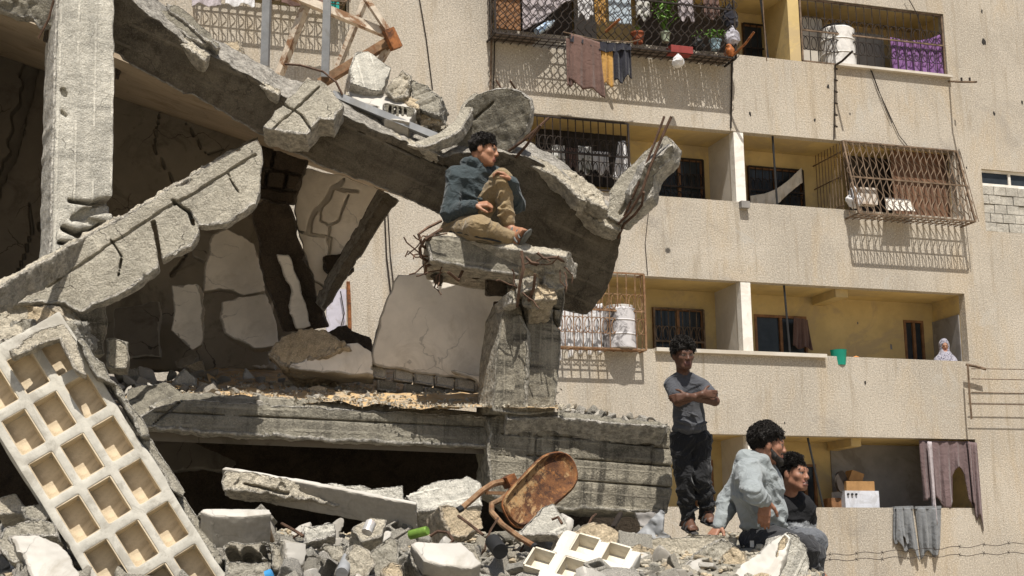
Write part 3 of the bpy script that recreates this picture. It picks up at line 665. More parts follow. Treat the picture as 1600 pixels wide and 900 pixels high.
def bag(x0, y0, x1, y1, o, mat, label, seed, name='plastic_bag'):
    A, B = FO_(x0, y1, o), FO_(x1, y0, o); c = (A + B) / 2; r = (B - A) / 2; bd = Body(); rr = random.Random(seed); bd.ell(c - (0, 0, r[2] * .25), np.eye(3), (abs(r[0]), .12, r[2] * .75), 0, .05)
    bd.cone(c + (0, 0, r[2] * .3), c + (0, 0, r[2]), abs(r[0]) * .6, abs(r[0]) * .25, 0, .06)
    V, F, _ = bd.mesh(.018, .02, 9, seed, .025); ce = V.mean(0); ce[2] = V[:, 2].min(); return T(obj(name, mesh_np(name, V - ce, F, mat, 30), None, MF @ Matrix.Translation(Vector(ce))), label, 'bag')
m_mat = plain('dusty_mat', (.16, .13, .11), .25, 6, .95)  # mats added so the cage floor throws solid shadow on the wall below
for k, (x0, x1, lb) in enumerate(((776, 846, 'mat added to cast shadow, covering the left floor of the top cage'), (975, 1048, 'mat added to cast shadow, under the plants on the top cage floor'), (1050, 1146, 'mat added to cast shadow, at the right floor of the top cage'))):
    a_, b_ = FO_(x0, 60, .5), FO_(x1, 60, .5); zc = FU(960, 71, .5)[1] + .02; m = MB(); n = 16
    for q in range(n):
        u_ = a_[0] + (b_[0] - a_[0]) * q / n; u2 = a_[0] + (b_[0] - a_[0]) * (q + 1) / n - .012; m.box(u_, u2, -.47 + .06 * abs(math.sin(q * 1.7 + k)) * (q % 3 == 0), -.02, zc, zc + .02)
    fobj(m, 'shadow_mat', m_mat, lb, 'mat', smooth=0)
fbox(814, -20, 893, 54, -.98, .03, 'dark_panel', M_dark, 'added dark panel standing in for shade behind the blanket, back of the top cage', 'board'); fbox(1000, -20, 1138, 84, -.98, .03, 'dark_panel', M_dark, 'added dark panel standing in for shade behind the plants, back of the top cage', 'board'); fbox(898, -20, 930, 60, -.98, .03, 'dark_panel', M_grey, 'narrow grey panel added as shade at the middle back of the top cage', 'board')  # added panels: the cage interior's shade is put into their dark colour
bag(1128, 8, 1152, 45, .4, m_navy, 'dark stuffed bag high in the right end of the top cage', 1)
bag(1132, 42, 1156, 72, .45, plain('grey_foil', (.3, .29, .32), .3, 14, .4), 'crinkled grey bag below the dark bag at the cage right end', 2)
bag(1132, 68, 1148, 90, .45, plain('orange_sack', (.3, .1, .03), .4, 18, .6), 'small orange and red sack at the right bottom corner of the top cage', 3)
bag(1050, 86, 1070, 104, .62, m_wht, 'white plastic bag fluttering under the red tray', 4)
bag(1080, 60, 1100, 78, .3, M_blk, 'black bag on the top cage floor between the plants', 5)
# sheets added to cast wall shadow, and a teal box, in the top left cage
for k, (x0, x1, m, n_) in enumerate(((300, 345, m_lil, 'grey lilac'), (352, 398, m_wht, 'white'), (440, 505, m_brown, 'brown'))):
    a, b = line(x0, -14, x1, -12, .62); fobj(drape(a, b, .26, 2, .03, 60 + k), 'shadow_sheet', m, f'{n_} sheet added to cast shadow on the wall, hung off the top left cage', 'sheet', solid=.008)
fbox(506, -20, 530, 12, .3, .1, 'teal_box', plain('teal_plastic', (.02, .28, .25), .1, 8, .5), 'teal plastic box in the top left cage', 'box')
# row one right: barrel and purple curtain
def barrel(x0, x1, y0, y1, o, mat, lid, label):
    A, B = FO_(x0, y1, o), FO_(x1, y0, o); r = (B[0] - A[0]) / 2; c = np.array(((A[0] + B[0]) / 2, -o, A[2])); H = B[2] - A[2]
    root = obj('water_barrel', None, None, MF @ Matrix.Translation(Vector(c))); T(root, label, 'barrel'); M = WMAT[root]
    zs = [0, .02, .3, .32, .34, .62, .64, .66, .9, .96]; rs = [.92, 1, 1, 1.04, 1, 1, 1.04, 1, 1, .8]
    MB().tube([(0, 0, z * H) for z in zs], [r * q for q in rs], 20).build('drum', mat, root, M)
    MB().tube([(0, 0, H * .95), (0, 0, H * .99), (0, 0, H)], [r * .84, r * .86, r * .8], 20).build('lid', lid, root, M)
m_bar = plain('white_barrel', (.6, .58, .55), .08, 6, .6, dirt=(.3, .28, .25), dirt_amt=.5)
barrel(1287, 1331, 46, 108, -.35, m_bar, M_blk, 'white water barrel with a dark lid behind the top right grille')
barrel(945, 992, 480, 546, .05, plain('blotched_barrel', (.5, .48, .48), .1, 5, .7, dirt=(.06, .05, .05), dirt_amt=.8), m_bar, 'blotched white barrel inside the third row cage')
a, b = line(1391, 58, 1474, 52, -.12); fobj(drape(a, b, .92, 6, .03, 8, sag=.12), 'purple_curtain', m_pur, 'shiny purple curtain sagging behind the top right grille', 'curtain', solid=.008)
fbox(1256, 30, 1284, 95, -.5, .03, 'white_board', M_yels, 'pale board standing at the left inside the top right grille', 'board')
fbox(1333, 55, 1380, 112, -.6, .05, 'dark_panel', M_grey, 'dark grey board between the barrel and the purple curtain', 'board')
# row two
for k, (x0, x1, yt, L, m, n_) in enumerate(((862, 882, 226, .48, m_prt, 'black and white printed garment'), (884, 902, 230, .42, m_brown, 'brown garment'), (903, 924, 228, .52, m_prt, 'printed light garment'), (926, 950, 236, .42, m_wht, 'plain white garment'))):
    a, b = line(x0, yt, x1, yt + 2, -.25); fobj(drape(a, b, L, 2, .035, 20 + k, hem=.06), 'garment', m, f'{n_} on the second row balcony clothes line', 'garment', 'clothes on the second row line', solid=.008)
a, b = line(966, 221, 977, 220, -.15); fobj(drape(a, b, .75, 1.5, .03, 26, taper=-2.0), 'white_sheet', m_wht, 'large white cloth gathered at the top, right end of the second row cage', 'sheet', solid=.01)
T(MB().tube([LF(*FO_(x, y, -.25)) for x, y in ((830, 222), (900, 230), (980, 224))], .008, 4).build('clothes_line', M_bar, center=True), 'thin clothes line stretched inside the second row cage', 'clothes line')
a, b = line(836, 172, 978, 188, -.9); fobj(drape(a, b, 1.45, 9, .02, 27), 'dark_curtain', C_('near_black_curtain', (.022, .019, .018)), 'dark curtain covering the back of the second row left balcony', 'curtain', solid=.01)  # near-black cloth across the whole balcony back
bag(1324, 292, 1345, 326, .2, m_wht, 'white plastic bag hanging inside the second row right cage', 7)
fbox(1346, 294, 1370, 318, .15, .2, 'carton', plain('white_carton', (.55, .5, .44), .15, 6, .8, dirt=(.3, .15, .06), dirt_amt=.6), 'white and brown carton inside the second row right cage', 'carton')
A = FO_(1384, 330, .3); fobj(MB().hexa([FO_(1386, 328, .35), FO_(1430, 330, .35), FO_(1422, 313, .1), FO_(1383, 310, .1)], [q + (0, .02, .02) for q in (FO_(1386, 328, .35), FO_(1430, 330, .35), FO_(1422, 313, .1), FO_(1383, 310, .1))]), 'white_board', M_white, 'white board lying tilted on the second row right cage floor', 'board', smooth=0)
fbox(1398, 236, 1478, 335, -.3, .03, 'brown_shutter', plain('rust_brown_board', (.16, .085, .05), .2, 3, .8, dirt=(.08, .045, .03), dirt_amt=.6), 'rust brown board closing the rear of the second row right cage', 'board')
fbox(1330, 232, 1397, 330, -.9, .03, 'dark_panel', M_dark, 'dark board at the rear left of the second row right cage', 'board')
a, b = line(1172, 306, 1252, 262, -.9); fobj(drape(a, b, .3, 4, .04, 28, sag=.15), 'torn_awning', m_crm, 'torn pale awning sagging across the second row middle window', 'awning', solid=.01)
for x, o_, m_, lb in ((1207, -.1, M_blk, 'dark pipe standing in the second row balcony opening'), (1225, -.1, M_blk, 'thin black pipe standing in the third row balcony opening'), (1262, -.1, M_blk, 'black pipe slanting in the bottom row balcony opening'), (1190, .0, M_barb, 'thin rusty pipe at the top row near the window'), (1186, -.05, M_blk, 'black cable hanging at the top row near the window')):
    y0, y1, dx = {1207: (212, 330, 8), 1225: (446, 560, 10), 1262: (684, 800, 26), 1190: (-20, 95, 8), 1186: (-20, 92, 14)}[x]; T(MB().tube([LF(*FO_(x, y0, o_)), LF(*FO_(x + dx, y1, o_))], .022 if m_ is M_blk else .012, 6).build('drain_pipe', m_, center=True), lb, 'pipe')
# row three
a, b = line(872, 486, 941, 474, -.05); fobj(drape(a, b, .92, 5, .05, 30, taper=-.1), 'white_sheet', m_wht, 'white sheet bundled behind the scrolls of the third row cage', 'sheet', solid=.012)
A, B = FO_(1302, 562, -.05), FO_(1323, 547, -.05); r = (B[0] - A[0]) / 2
fobj(MB().tube([((A[0] + B[0]) / 2, .1, A[2] - .1), ((A[0] + B[0]) / 2, .1, B[2] - .03), ((A[0] + B[0]) / 2, .1, B[2])], [r * .85, r, r * 1.05], 16), 'plastic_tub', plain('green_plastic', (.01, .22, .15), .1, 6, .45), 'green plastic tub on the third balcony wall', 'tub')
A = FO_(1338, 560, -.02); fobj(MB().tube([A + (-.08, .05, -.0), A + (.04, .06, .03), A + (.14, .05, .0)], [.02, .035, .02], 8), 'orange_cloth', C_('orange_cloth', (.55, .22, .06)), 'small orange rag on the third balcony wall right of the green tub', 'rag')
a, b = line(1240, 496, 1262, 500, -.95); fobj(drape(a, b, .6, 2, .03, 33, taper=-.4), 'tied_curtain', m_brown, 'brown curtain tied at the right of the third row window', 'curtain', solid=.01)
# bottom row
def rot_box(x0, y0, x1, y1, o, dep, name, mat, label, cat): return fbox(x0, y0, x1, y1, o, dep, name, mat, label, cat)
M_appl = plain('white_enamel', (.55, .56, .6), .08, 5, .4, dirt=(.3, .28, .26), dirt_amt=.4); M_card = plain('cardboard', (.3, .17, .07), .15, 6, .85)
A, B = FO_(1322, 800, -.35), FO_(1373, 767, -.35); wr = obj('appliance', None, None, MF @ Matrix.Translation(Vector((A[0], .35, A[2])))); T(wr, 'white enamel appliance box with small knobs in the bottom row balcony', 'appliance'); Wd, Hh = B[0] - A[0], B[2] - A[2]
MB().box(0, Wd, 0, .5, -.3, Hh).build('cabinet', M_appl, wr, WMAT[wr], 0)
for k in range(3): MB().tube([(.06 + k * .09, -.002, Hh - .07), (.06 + k * .09, -.03, Hh - .07)], .022, 10).build('knob', M_blk, wr, WMAT[wr])
fbox(1323, 752, 1366, 767, -.4, .35, 'cardboard_box', M_card, 'flat brown cardboard box on top of the white appliance', 'box')
A = FO_(1326, 750, -.5); fobj(MB().hexa([A, A + (.28, 0, -.1), A + (.36, 0, .12), A + (.1, 0, .2)], [q + (.03, .3, 0) for q in (A, A + (.28, 0, -.1), A + (.36, 0, .12), A + (.1, 0, .2))]), 'cardboard_box', M_card, 'tilted brown cardboard box on the flat one', 'box', smooth=0)
c = FO_(1312, 753, -.5); fobj(MB().tube([c, c + (.03, -.05, .0)], [.2, .22], 18), 'dark_basin', M_dark, 'dark round basin leaning left of the cardboard boxes', 'basin')
fbox(1300, 778, 1324, 796, -.5, .3, 'crate', M_wood, 'brown slatted crate left of the white appliance', 'crate')
a, b = line(1436, 688, 1522, 690, -.06); fobj(drape(a, b, lambda t: 1.28 - .22 * math.sin(t * 7) ** 2 - (.45 if .55 < t < .78 else 0), 5, .05, 40, hem=.1), 'torn_curtain', m_cur, 'torn dusty mauve curtain in the bottom row balcony right end', 'curtain', solid=.01)
a, b = line(1449, 690, 1456, 690, .02); fobj(drape(a, b, lambda t: 1.4 + .3 * t, 1, .05, 41, taper=.4), 'curtain_strip', m_lil, 'twisted pale strip of torn cloth hanging at the mauve curtain', 'cloth strip', solid=.01)
a, b = line(1512, 690, 1526, 692, .03); fobj(drape(a, b, lambda t: 1.3 + .35 * t, 1.5, .04, 42, hem=.1), 'curtain_strip', m_cur, 'long dark strip of curtain at the bottom row right jamb', 'cloth strip', solid=.01)
m = MB()
for (x0, x1, L, tp, sd_, nf_) in ((1400, 1426, lambda t: .66 + .3 * t, -.3, 50, 1.7), (1430, 1470, lambda t: .92 - .1 * t, .22, 51, 2.1), (1396, 1412, lambda t: .62, -.5, 52, 1.2)):
    q = drape(*line(x0, 793.5, x1, 793.5, .06), L, nf_, .065, sd_, 40, 26, taper=tp, hem=.08); m.add(q.V, q.F)
for (x0, x1) in ((1398, 1427), (1430, 1471)):
    A, B = FO_(x0, 793.5, .07), FO_(x1, 793.5, .07); m.hexa([A + (0, 0, -.02), B + (0, 0, -.02), B + (0, .34, -.0), A + (0, .34, 0)], [A + (0, 0, .03), B + (0, 0, .04), B + (0, .34, .02), A + (0, .34, .02)])
fobj(m, 'trousers', m_gry, 'grey trousers hung over the bottom balcony wall to dry', 'trousers', solid=.012)
# wires, rods and pipes on the facade
def wire(pts, o, r, label, cat='wire', mat=None, name='wire'):
    P_ = [FO_(x, y, o if not isinstance(o, (list, tuple)) else o[i]) for i, (x, y) in enumerate(pts)]; return T(MB().tube([LF(*q) for q in P_], r, 5).build(name, mat or M_bar, center=True), label, cat)
wire([(1305, 102), (1304, 160), (1303, 218)], .03, .012, 'dark cable running straight down below the top right sill')
wire([(1360, 108), (1372, 140), (1390, 180), (1405, 212), (1418, 228)], .03, .009, 'loose thin wire curving down to the second row right cage')
wire([(1362, 110), (1380, 160), (1394, 192)], .05, .007, 'thinner wire beside the loose curving one')
wire([(1415, -10), (1432, 20), (1445, 60)], .1, .01, 'thin wire falling in front of the top right grille')
wire([(770, -10), (768, 60), (766, 155), (765, 240)], .05, .02, 'bundle of dark pipes running down the wall left of the cages', 'pipe', M_barb, 'wall_pipe'); wire([(775, -10), (773, 60), (771, 152)], .05, .012, 'thin pipe beside the pipe bundle left of the cages', 'pipe', M_bar, 'wall_pipe')
wire([(655, -5), (666, 60), (676, 140)], .03, .01, 'faint wire running down the bare wall above the rubble pile')
wire([(601, 330), (604, 400), (612, 470)], .04, .014, 'cable hanging on the wall seen between strut and plaster partition'); wire([(606, 330), (610, 400), (618, 470)], .04, .01, 'second thinner cable hanging beside the first behind the strut')
wire([(1016, 306), (1008, 380), (1012, 430)], .02, .007, 'thin wire on the wall below the upturned stump')
wire([(1320, 560), (1326, 600), (1318, 640)], .02, .006, 'short wire hanging below the green tub') if 0 else None
wire([(1512, 570), (1515, 620), (1518, 655)], .25, .022, 'upright rusty arm of the clothes rack at the right', 'clothes rack', M_barb, 'rack_post'); wire([(1510, 570), (1526, 573), (1540, 577)], .2, .03, 'short rusty bracket at the top of the clothes rack', 'bracket', M_barb, 'rack_bracket')
for k, (y0, y1) in enumerate(((576, 578), (592, 594.5), (613, 616), (631, 634))): wire([(1518, y0), (1660, y1)], .25, .009, f'{("topmost", "second from top", "third from top", "lowest")[k]} line of the clothes rack at the right edge', 'clothes line', M_barb, 'clothes_line')
wire([(1483, 127), (1500, 128), (1526, 128)], [0, .5, .95], .022, 'rusty rod sticking out of the wall at the top right sill', 'rod', M_barb, 'rod')
for k, t_ in enumerate((.45, .75)):
    q = FO_(1483 + 43 * t_, 125, .95 * t_); T(MB().tube([LF(*(q + (0, 0, -.03))), LF(*(q + (0, 0, .05)))], .022, 6).build('rod_hook', M_bar, center=True), ('inner', 'outer')[k] + ' hook on the rusty rod at the top right sill', 'hook')
wire([(1305, 102), (1315, 96), (1332, 80)], [0, .4, .75], .025, 'dark rod sticking out at the left of the top right sill', 'rod', M_bar, 'rod')
for k in range(6): wire([(1304, 106 + k * 18), (1308, 108 + k * 18)], [.0, .12], .02, f'{("first", "second", "third", "fourth", "fifth", "sixth")[k]} clip from the top on the straight dark cable', 'clip', M_bar, 'cable_clip')
wire([(1140, 92), (1165, 68), (1178, 50)], [.4, .8, 1.0], .025, 'rusty rod poking from the right bottom of the top cage', 'rod', M_rust, 'rod'); wire([(946, 50), (955, 42), (968, 30)], [.5, .6, .8], .03, 'rusty rod poking out of the top cage beside the towel', 'rod', M_rust, 'rod')
wire([(1144, 92), (1143, 150), (1142, 200)], .03, .018, 'dark pipe running down the wall at the right end of the top cage', 'pipe', M_bar, 'wall_pipe')
def barbed(x0, y0, x1, y1, o, label):
    m = MB(); A, B = FO_(x0, y0, o), FO_(x1, y1, o); n = 60; pts = [A + (B - A) * i / n + (0, .015 * math.sin(i * 1.3), .02 * math.sin(i * .9)) for i in range(n + 1)]; m.tube([LF(*q) for q in pts], .006, 4)
    for i in range(2, n, 6): q = pts[i]; m.tube([LF(*(q + (-.02, 0, -.04))), LF(*(q + (.02, 0, .04)))], .006, 3); m.tube([LF(*(q + (.03, 0, -.03))), LF(*(q + (-.03, 0, .03)))], .006, 3)
    T(m.build('barbed_wire', M_bar, center=True), label, 'wire')
barbed(1240, 871, 1640, 846, .5, 'upper strand of barbed wire crossing the lower right wall'); barbed(1240, 878, 1640, 862, .6, 'lower strand of barbed wire crossing the lower right wall')
# pocks and cracks in the stucco are small open holes: dark caps let into the wall
M_hole = plain('dark_hole', (.03, .027, .024), .2, 20, .95)
for k, (x, y, s_) in enumerate(((1537, 65, .09), (1534, 18, .05), (1553, 177, .05), (1294, 135, .06), (1172, 178, .05), (1273, 188, .04), (1328, 178, .03), (1392, 542, .07), (1352, 598, .05), (1226, 661, .03), (1340, 505, .03), (1510, 262, .03), (1597, 160, .05))):
    c = FO_(x, y, .0); rr = random.Random(k); n = 9; pts = [(c[0] + s_ * rr.uniform(.4, 1) * math.cos(q) * .7, .004, c[2] + s_ * rr.uniform(.6, 1.2) * math.sin(q)) for q in np.linspace(0, 6.28, n, False)]
    m = MB().add([(p[0], -.004, p[2]) for p in pts] + [(c[0] + (p[0] - c[0]) * .6, -.001 - .002, c[2] + (p[2] - c[2]) * .6) for p in pts] + [(c[0], -.002, c[2])], [(i, (i + 1) % n, n + (i + 1) % n, n + i) for i in range(n)] + [(n + i, n + (i + 1) % n, 2 * n) for i in range(n)])
    m.build('bullet_mark', M_hole, bld, MF, 0)

fbox(510, 452, 541, 530, .04, .04, 'shutter', plain('lilac_white_board', (.42, .4, .45), .1, 6, .8, dirt=(.3, .27, .27), dirt_amt=.6), 'pale lilac shutter on the far wall seen right of the diagonal strut', 'shutter')
wire([(544, 440), (546, 480), (547, 525)], .06, .035, 'rusty drain pipe on the far wall right of the diagonal strut', 'pipe', M_rust, 'wall_pipe'); wire([(532, 455), (538, 490), (530, 520)], .1, .01, 'thin curled wire over the pale lilac shutter')

for k, (x0, y0, x1, L, o_, m, n_) in enumerate(((902, -12, 926, .5, .36, m_wht, 'white vest'), (928, -12, 946, .62, .34, m_must, 'mustard shirt'), (992, -10, 1014, .5, .4, m_prt, 'printed cloth'), (1058, -12, 1082, .55, .4, m_lil, 'lilac shirt'), (1098, -10, 1122, .5, .4, m_brown, 'brown shirt'))):
    a, b = line(x0, y0, x1, y0 + 2, o_); fobj(drape(a, b, L, 2, .03, 80 + k, hem=.06), 'garment', m, f'{n_} hanging inside the top cage among the plants and towel', 'garment', 'clothes inside the top cage', solid=.008)
# ================================================================== the wrecked building in front
YW = 12
def rebar(parent, pts, r=.011, name='rebar', mat=None):
    return MB().tube(pts, r, 6).build(name, mat or M_rebar, parent)
def PX(*a): return [P(*q) for q in a]
def at_plane(x, y, d0, px0, yaw, pit): return onplane(x, y, P(*px0, d0), NV(yaw, pit))
# standing pillar on the left
pil = empty('concrete_pillar', P(125, 560, 11.3), 'tall pale grey concrete pillar standing at the far left, cracked and spalled near its foot', 'pillar')
prism('shaft', [(88, -70), (180, -70), (179, 0), (178, 200), (177, 300), (176, 345), (172, 375), (120, 395), (74, 402), (78, 370), (80, 250), (84, 100)], 10.85, 26, 0, .42, M_pillar, .02, .007, .004, .5,
      cuts=[([(108, 312), (140, 318), (176, 312)], .018, .2), ([(96, 352), (125, 366), (160, 352)], .03, .25), ([(112, 338), (150, 330), (178, 326)], .03, .1), ([(92, 376), (150, 378)], .025, .2),
            ([(120, 340), (172, 352)], .022, .06), ([(99, 140), (101, 146)], .02, .04), ([(97, 174), (102, 178)], .016, .04)], ax=((88, 0), (78, 370)), parent=pil, at=(130, 150), f=6)
prism('lower_shaft', [(88, 396), (172, 372), (168, 480), (166, 556), (112, 556), (92, 470)], 11.1, 26, 0, .4, M_dirty, .025, .02, .006, .8, ax=((100, 400), (100, 550)), parent=pil, at=(130, 480))  # streaked concrete whose darker tone stands in for shade behind the leaning slab
for i, q in enumerate((((102, 330), (134, 338), (128, 352), (100, 348)), ((140, 352), (172, 340), (172, 372), (148, 380)), ((86, 380), (120, 384), (116, 402), (84, 404)))):
    prism('spalled_chunk', q, 10.87, 20, 15, .12, M_light, .016, .02, .012, 1, parent=pil, f=10)
# slab leaning from lower left up to the beam
lsl = empty('leaning_slab', P(60, 470, 10.6), 'cracked grey concrete slab leaning up diagonally from the crushed heap at left to the dark roof beam', 'slab')
prism('slab', [(-14, 450), (100, 385), (220, 322), (330, 255), (403, 216), (410, 230), (407, 300), (400, 318), (352, 352), (310, 352), (301, 334), (313, 364), (300, 385), (285, 392), (252, 408), (248, 420), (205, 452), (125, 488), (100, 474), (-14, 478)],
      10.55, 8, 6, .13, M_light, .018, .012, .008, .8, cuts=[([(75, 446), (160, 390), (210, 357), (250, 330), (300, 303), (400, 240)], .009, .03), ([(240, 345), (246, 380), (250, 412)], .014, .3), ([(172, 375), (190, 402), (185, 430)], .008, .06), ([(270, 312), (296, 330), (302, 350)], .012, .12), ([(355, 270), (372, 300)], .006, .05)],
      ax=((0, 445), (400, 217)), parent=lsl, at=(200, 370), f=9, dents=.03)
prism('broken_rim', [(-14, 444), (100, 381), (220, 317), (330, 250), (403, 211), (404, 217), (330, 257), (220, 324), (100, 390), (-14, 456)], 10.58, 8, 50, .2, M_rub, .018, .016, .014, 1, parent=lsl, at=(200, 365), f=12)
crm = empty('crushed_heap', P(50, 520, 10.5), 'heap of crushed concrete under the low end of the leaning slab', 'rubble heap')
for q, m in (([(-20, 470), (40, 440), (90, 462), (120, 490), (125, 520), (90, 545), (20, 530), (-20, 560)], M_rub), ([(-20, 520), (30, 515), (60, 540), (30, 580), (-20, 600)], M_rub), ([(30, 470), (85, 475), (100, 500), (60, 515), (25, 500)], M_rub2), ([(80, 505), (128, 495), (122, 530), (95, 548)], M_rub3), ([(-10, 590), (40, 570), (10, 640), (-20, 650)], M_rub3), ([(15, 500), (55, 495), (60, 530), (20, 540)], M_rub3)):
    prism('concrete_lump', q, 10.3 + rng.uniform(-.05, .05), rng.uniform(-15, 15), rng.uniform(0, 30), .35, m, .02, .05, .035, 1, parent=crm, f=7)
BYAW = 6
def beamd(x, y, off=-.06): return float(np.dot(onplane(x, y, P(600, 250, 11.95), NV(BYAW, -38)) - CAM, FW)) + off
# the collapsed roof: dark edge beam, slab behind it, torn lip, upturned stump
roof = empty('collapsed_roof', P(960, 480, 12.6), 'long dark concrete roof beam sloping down to the right behind the sitting teenager', 'roof')
BD = dict(d=11.95, yaw=YW, pit=-38)
prism('edge_beam', [(150, -60), (225, 15), (300, 70), (380, 112), (440, 147), (535, 178), (600, 208), (690, 243), (760, 232), (830, 248), (872, 268), (902, 292), (918, 318), (940, 332), (972, 350), (968, 400), (955, 440), (935, 474), (916, 494), (880, 486), (800, 455), (760, 400), (690, 338), (600, 296), (520, 268), (440, 232), (330, 167), (240, 122), (140, 62)],
      11.95, BYAW, -38, .42, M_beam, .022, .014, .006, .9, cuts=[([(560, 205), (640, 240), (700, 262)], .007, .05)],
      ax=((240, 80), (690, 290)), parent=roof, at=(600, 250), f=6, dents=.012)
def quad_slab(name, c4, t, mat, parent, n=(1, 1)):
    c4 = [np.asarray(c, float) for c in c4]; up = np.array((0, 0, t))
    return MB().hexa(c4, [c + up for c in c4]).build(name, mat, parent, smooth=0)
rA, rB, rC, rD = P(-260, -92, 11.3), P(655, 287, 12.5), P(660, 314, 16.0), P(-260, -10, 15.2)
quad_slab('roof_slab', [rA, rB, rB + (rC - rB) * 1.25, rA + (rD - rA) * 1.3], .24, M_ceil, roof)
# torn lip above the teenager
prism('torn_lip', [(640, 226), (690, 208), (712, 190), (728, 160), (745, 146), (775, 137), (805, 140), (828, 155), (832, 170), (824, 210), (800, 238), (740, 250), (690, 246)], 12.05, -14, -20, .14, M_slab, .018, .014, .008, .9, parent=roof, f=7, cuts=[([(735, 190), (770, 160)], .008, .04)])
prism('torn_lip_edge', [(640, 224), (690, 204), (711, 186), (726, 157), (744, 143), (752, 150), (738, 172), (724, 200), (700, 216), (660, 230)], 12.0, -14, 30, .1, M_light, .016, .012, .01, 1, parent=roof, f=9)
# broken pale crest along the beam's upper edge
for q in ([(205, 8), (240, 28), (300, 62), (330, 84), (320, 96), (285, 72), (240, 46), (205, 28)], [(320, 82), (380, 108), (440, 140), (436, 150), (380, 122), (322, 98)], [(535, 172), (600, 202), (660, 224), (690, 240), (688, 243), (640, 227), (560, 191), (533, 178)],
          [(770, 226), (800, 236), (840, 246), (872, 262), (904, 288), (920, 316), (905, 312), (880, 286), (850, 268), (800, 252), (768, 242)], [(905, 300), (935, 322), (974, 344), (970, 362), (935, 350), (900, 330)], [(868, 262), (905, 270), (945, 300), (955, 332), (925, 318), (900, 300), (876, 282)]):
    prism('broken_crest', q, beamd(sum(p[0] for p in q) / len(q), sum(p[1] for p in q) / len(q), -.04 if q[0][0] > 700 else .07), YW, 22, .16, M_rub, .016, .018, .02, 1, parent=roof, f=13)
prism('upturned_stump', [(950, 300), (985, 258), (1010, 234), (1040, 211), (1056, 222), (1050, 246), (1022, 276), (1018, 308), (985, 332), (968, 350), (945, 338)], 12.2, -25, 8, .2, M_light, .016, .02, .016, 1, parent=roof, f=8, cuts=[([(968, 330), (1000, 285), (1020, 250)], .016, .05), ([(985, 325), (1010, 290), (1030, 252)], .012, .04)])
prism('upturned_stump_side', [(1005, 262), (1052, 224), (1056, 240), (1024, 278), (1020, 308), (990, 330), (984, 305)], 12.12, 25, -25, .12, M_slab, .016, .016, .012, 1, parent=roof, f=9)
rebar(roof, PX((1049, 182, 12.1), (1034, 215, 12.1), (1015, 262, 12.08), (1003, 300, 12.05), (984, 332, 12.1), (966, 350, 12.2)))
rebar(roof, PX((1038, 182, 12.15), (1022, 225, 12.12), (1005, 268, 12.1), (992, 300, 12.08), (972, 345, 12.2)))
rebar(roof, PX((966, 372, 12.3), (975, 350, 12.2), (992, 335, 12.1), (1003, 320, 12.05), (1006, 300, 12.0)))
rebar(roof, PX((858, 184, 11.9), (820, 218, 11.9), (795, 236, 12.0))); rebar(roof, PX((845, 196, 11.8), (822, 228, 11.9), (806, 246, 12.0)))
rebar(roof, PX((775, 125, 12.1), (783, 138, 12.1)), .008); rebar(roof, PX((797, 126, 12.1), (808, 143, 12.15)), .008)
# dark torn masses at the top left
for q, m, d_ in (([(-20, -40), (95, -40), (92, 20), (84, 44), (62, 46), (50, 30), (20, 26), (-20, 14)], M_slab, 11.0), ([(60, 30), (84, 40), (80, 70), (66, 66)], M_dkbrown, 11.1), ([(176, -40), (232, -40), (235, 20), (226, 36), (200, 60), (190, 96), (178, 92)], M_dkbrown, 12.5), ([(176, 0), (206, 4), (225, 18), (215, 34), (186, 30)], M_rub3, 12.3), ([(180, 88), (194, 94), (186, 126), (178, 124)], M_dkbrown, 12.5)):
    prism('torn_mass', q, d_, rng.uniform(-10, 15), rng.uniform(-30, -5), .4, m, .02, .035, .02, .6, parent=roof, f=8)
for q in (((180, 60, 12.1), (196, 40, 12.1), (206, 20, 12.1)), ((196, 84, 12.1), (222, 40, 12.1), (230, 22, 12.1)), ((188, 70, 12.1), (196, 30, 12.1)), ((60, 60, 10.95), (76, 30, 10.95), (84, 0, 10.95))): rebar(roof, PX(*q), .008)
for q, lb in (([(232, 12), (262, 16), (300, 44), (330, 66), (318, 70), (270, 44), (236, 28)], 'dark grey slab splinter leaning on the beam crest right of the tall pillar top'), ([(258, 0), (290, 16), (345, 70), (338, 76), (300, 44), (262, 18)], 'long thin dark slab splinter on the beam crest, uppermost of two')):
    T(prism('slab_splinter', q, beamd(270, 35, .15), 10, 15, .12, M_slab, .016, .014, .01, 1, f=10), lb, 'slab fragment')
# ---- things lying on the roof
o = prism('concrete_chunk', [(408, 198), (478, 122), (502, 124), (538, 162), (522, 188), (500, 186), (480, 212), (440, 207)], beamd(470, 165, -.2), 5, 16, .25, M_light, .016, .012, .008, 1, f=7, cuts=[([(440, 160), (470, 178), (485, 200)], .008, .06), ([(428, 200), (498, 135)], .007, .05)], ax=((410, 195), (480, 125)))
T(o, 'pale cracked slab piece draped over the dark roof beam beside the leaning slab top', 'concrete chunk')
o = prism('concrete_block', [(545, 108), (556, 80), (575, 78), (613, 104), (598, 140), (588, 142), (548, 130)], 12.3, 15, 20, .3, M_pillar, .016, .01, .006, .6, f=8); T(o, 'squared grey concrete block with a rusty underside at the foot of the rusty steel frame', 'concrete block')
o = prism('concrete_slab_piece', [(540, 142), (560, 140), (650, 162), (652, 172), (640, 192), (600, 186), (590, 166), (560, 160)], 12.15, 8, 45, .2, M_plw, .016, .012, .01, 1, f=8); T(o, 'flat slab piece with white plastered top lying on the roof under the squared block', 'concrete slab')
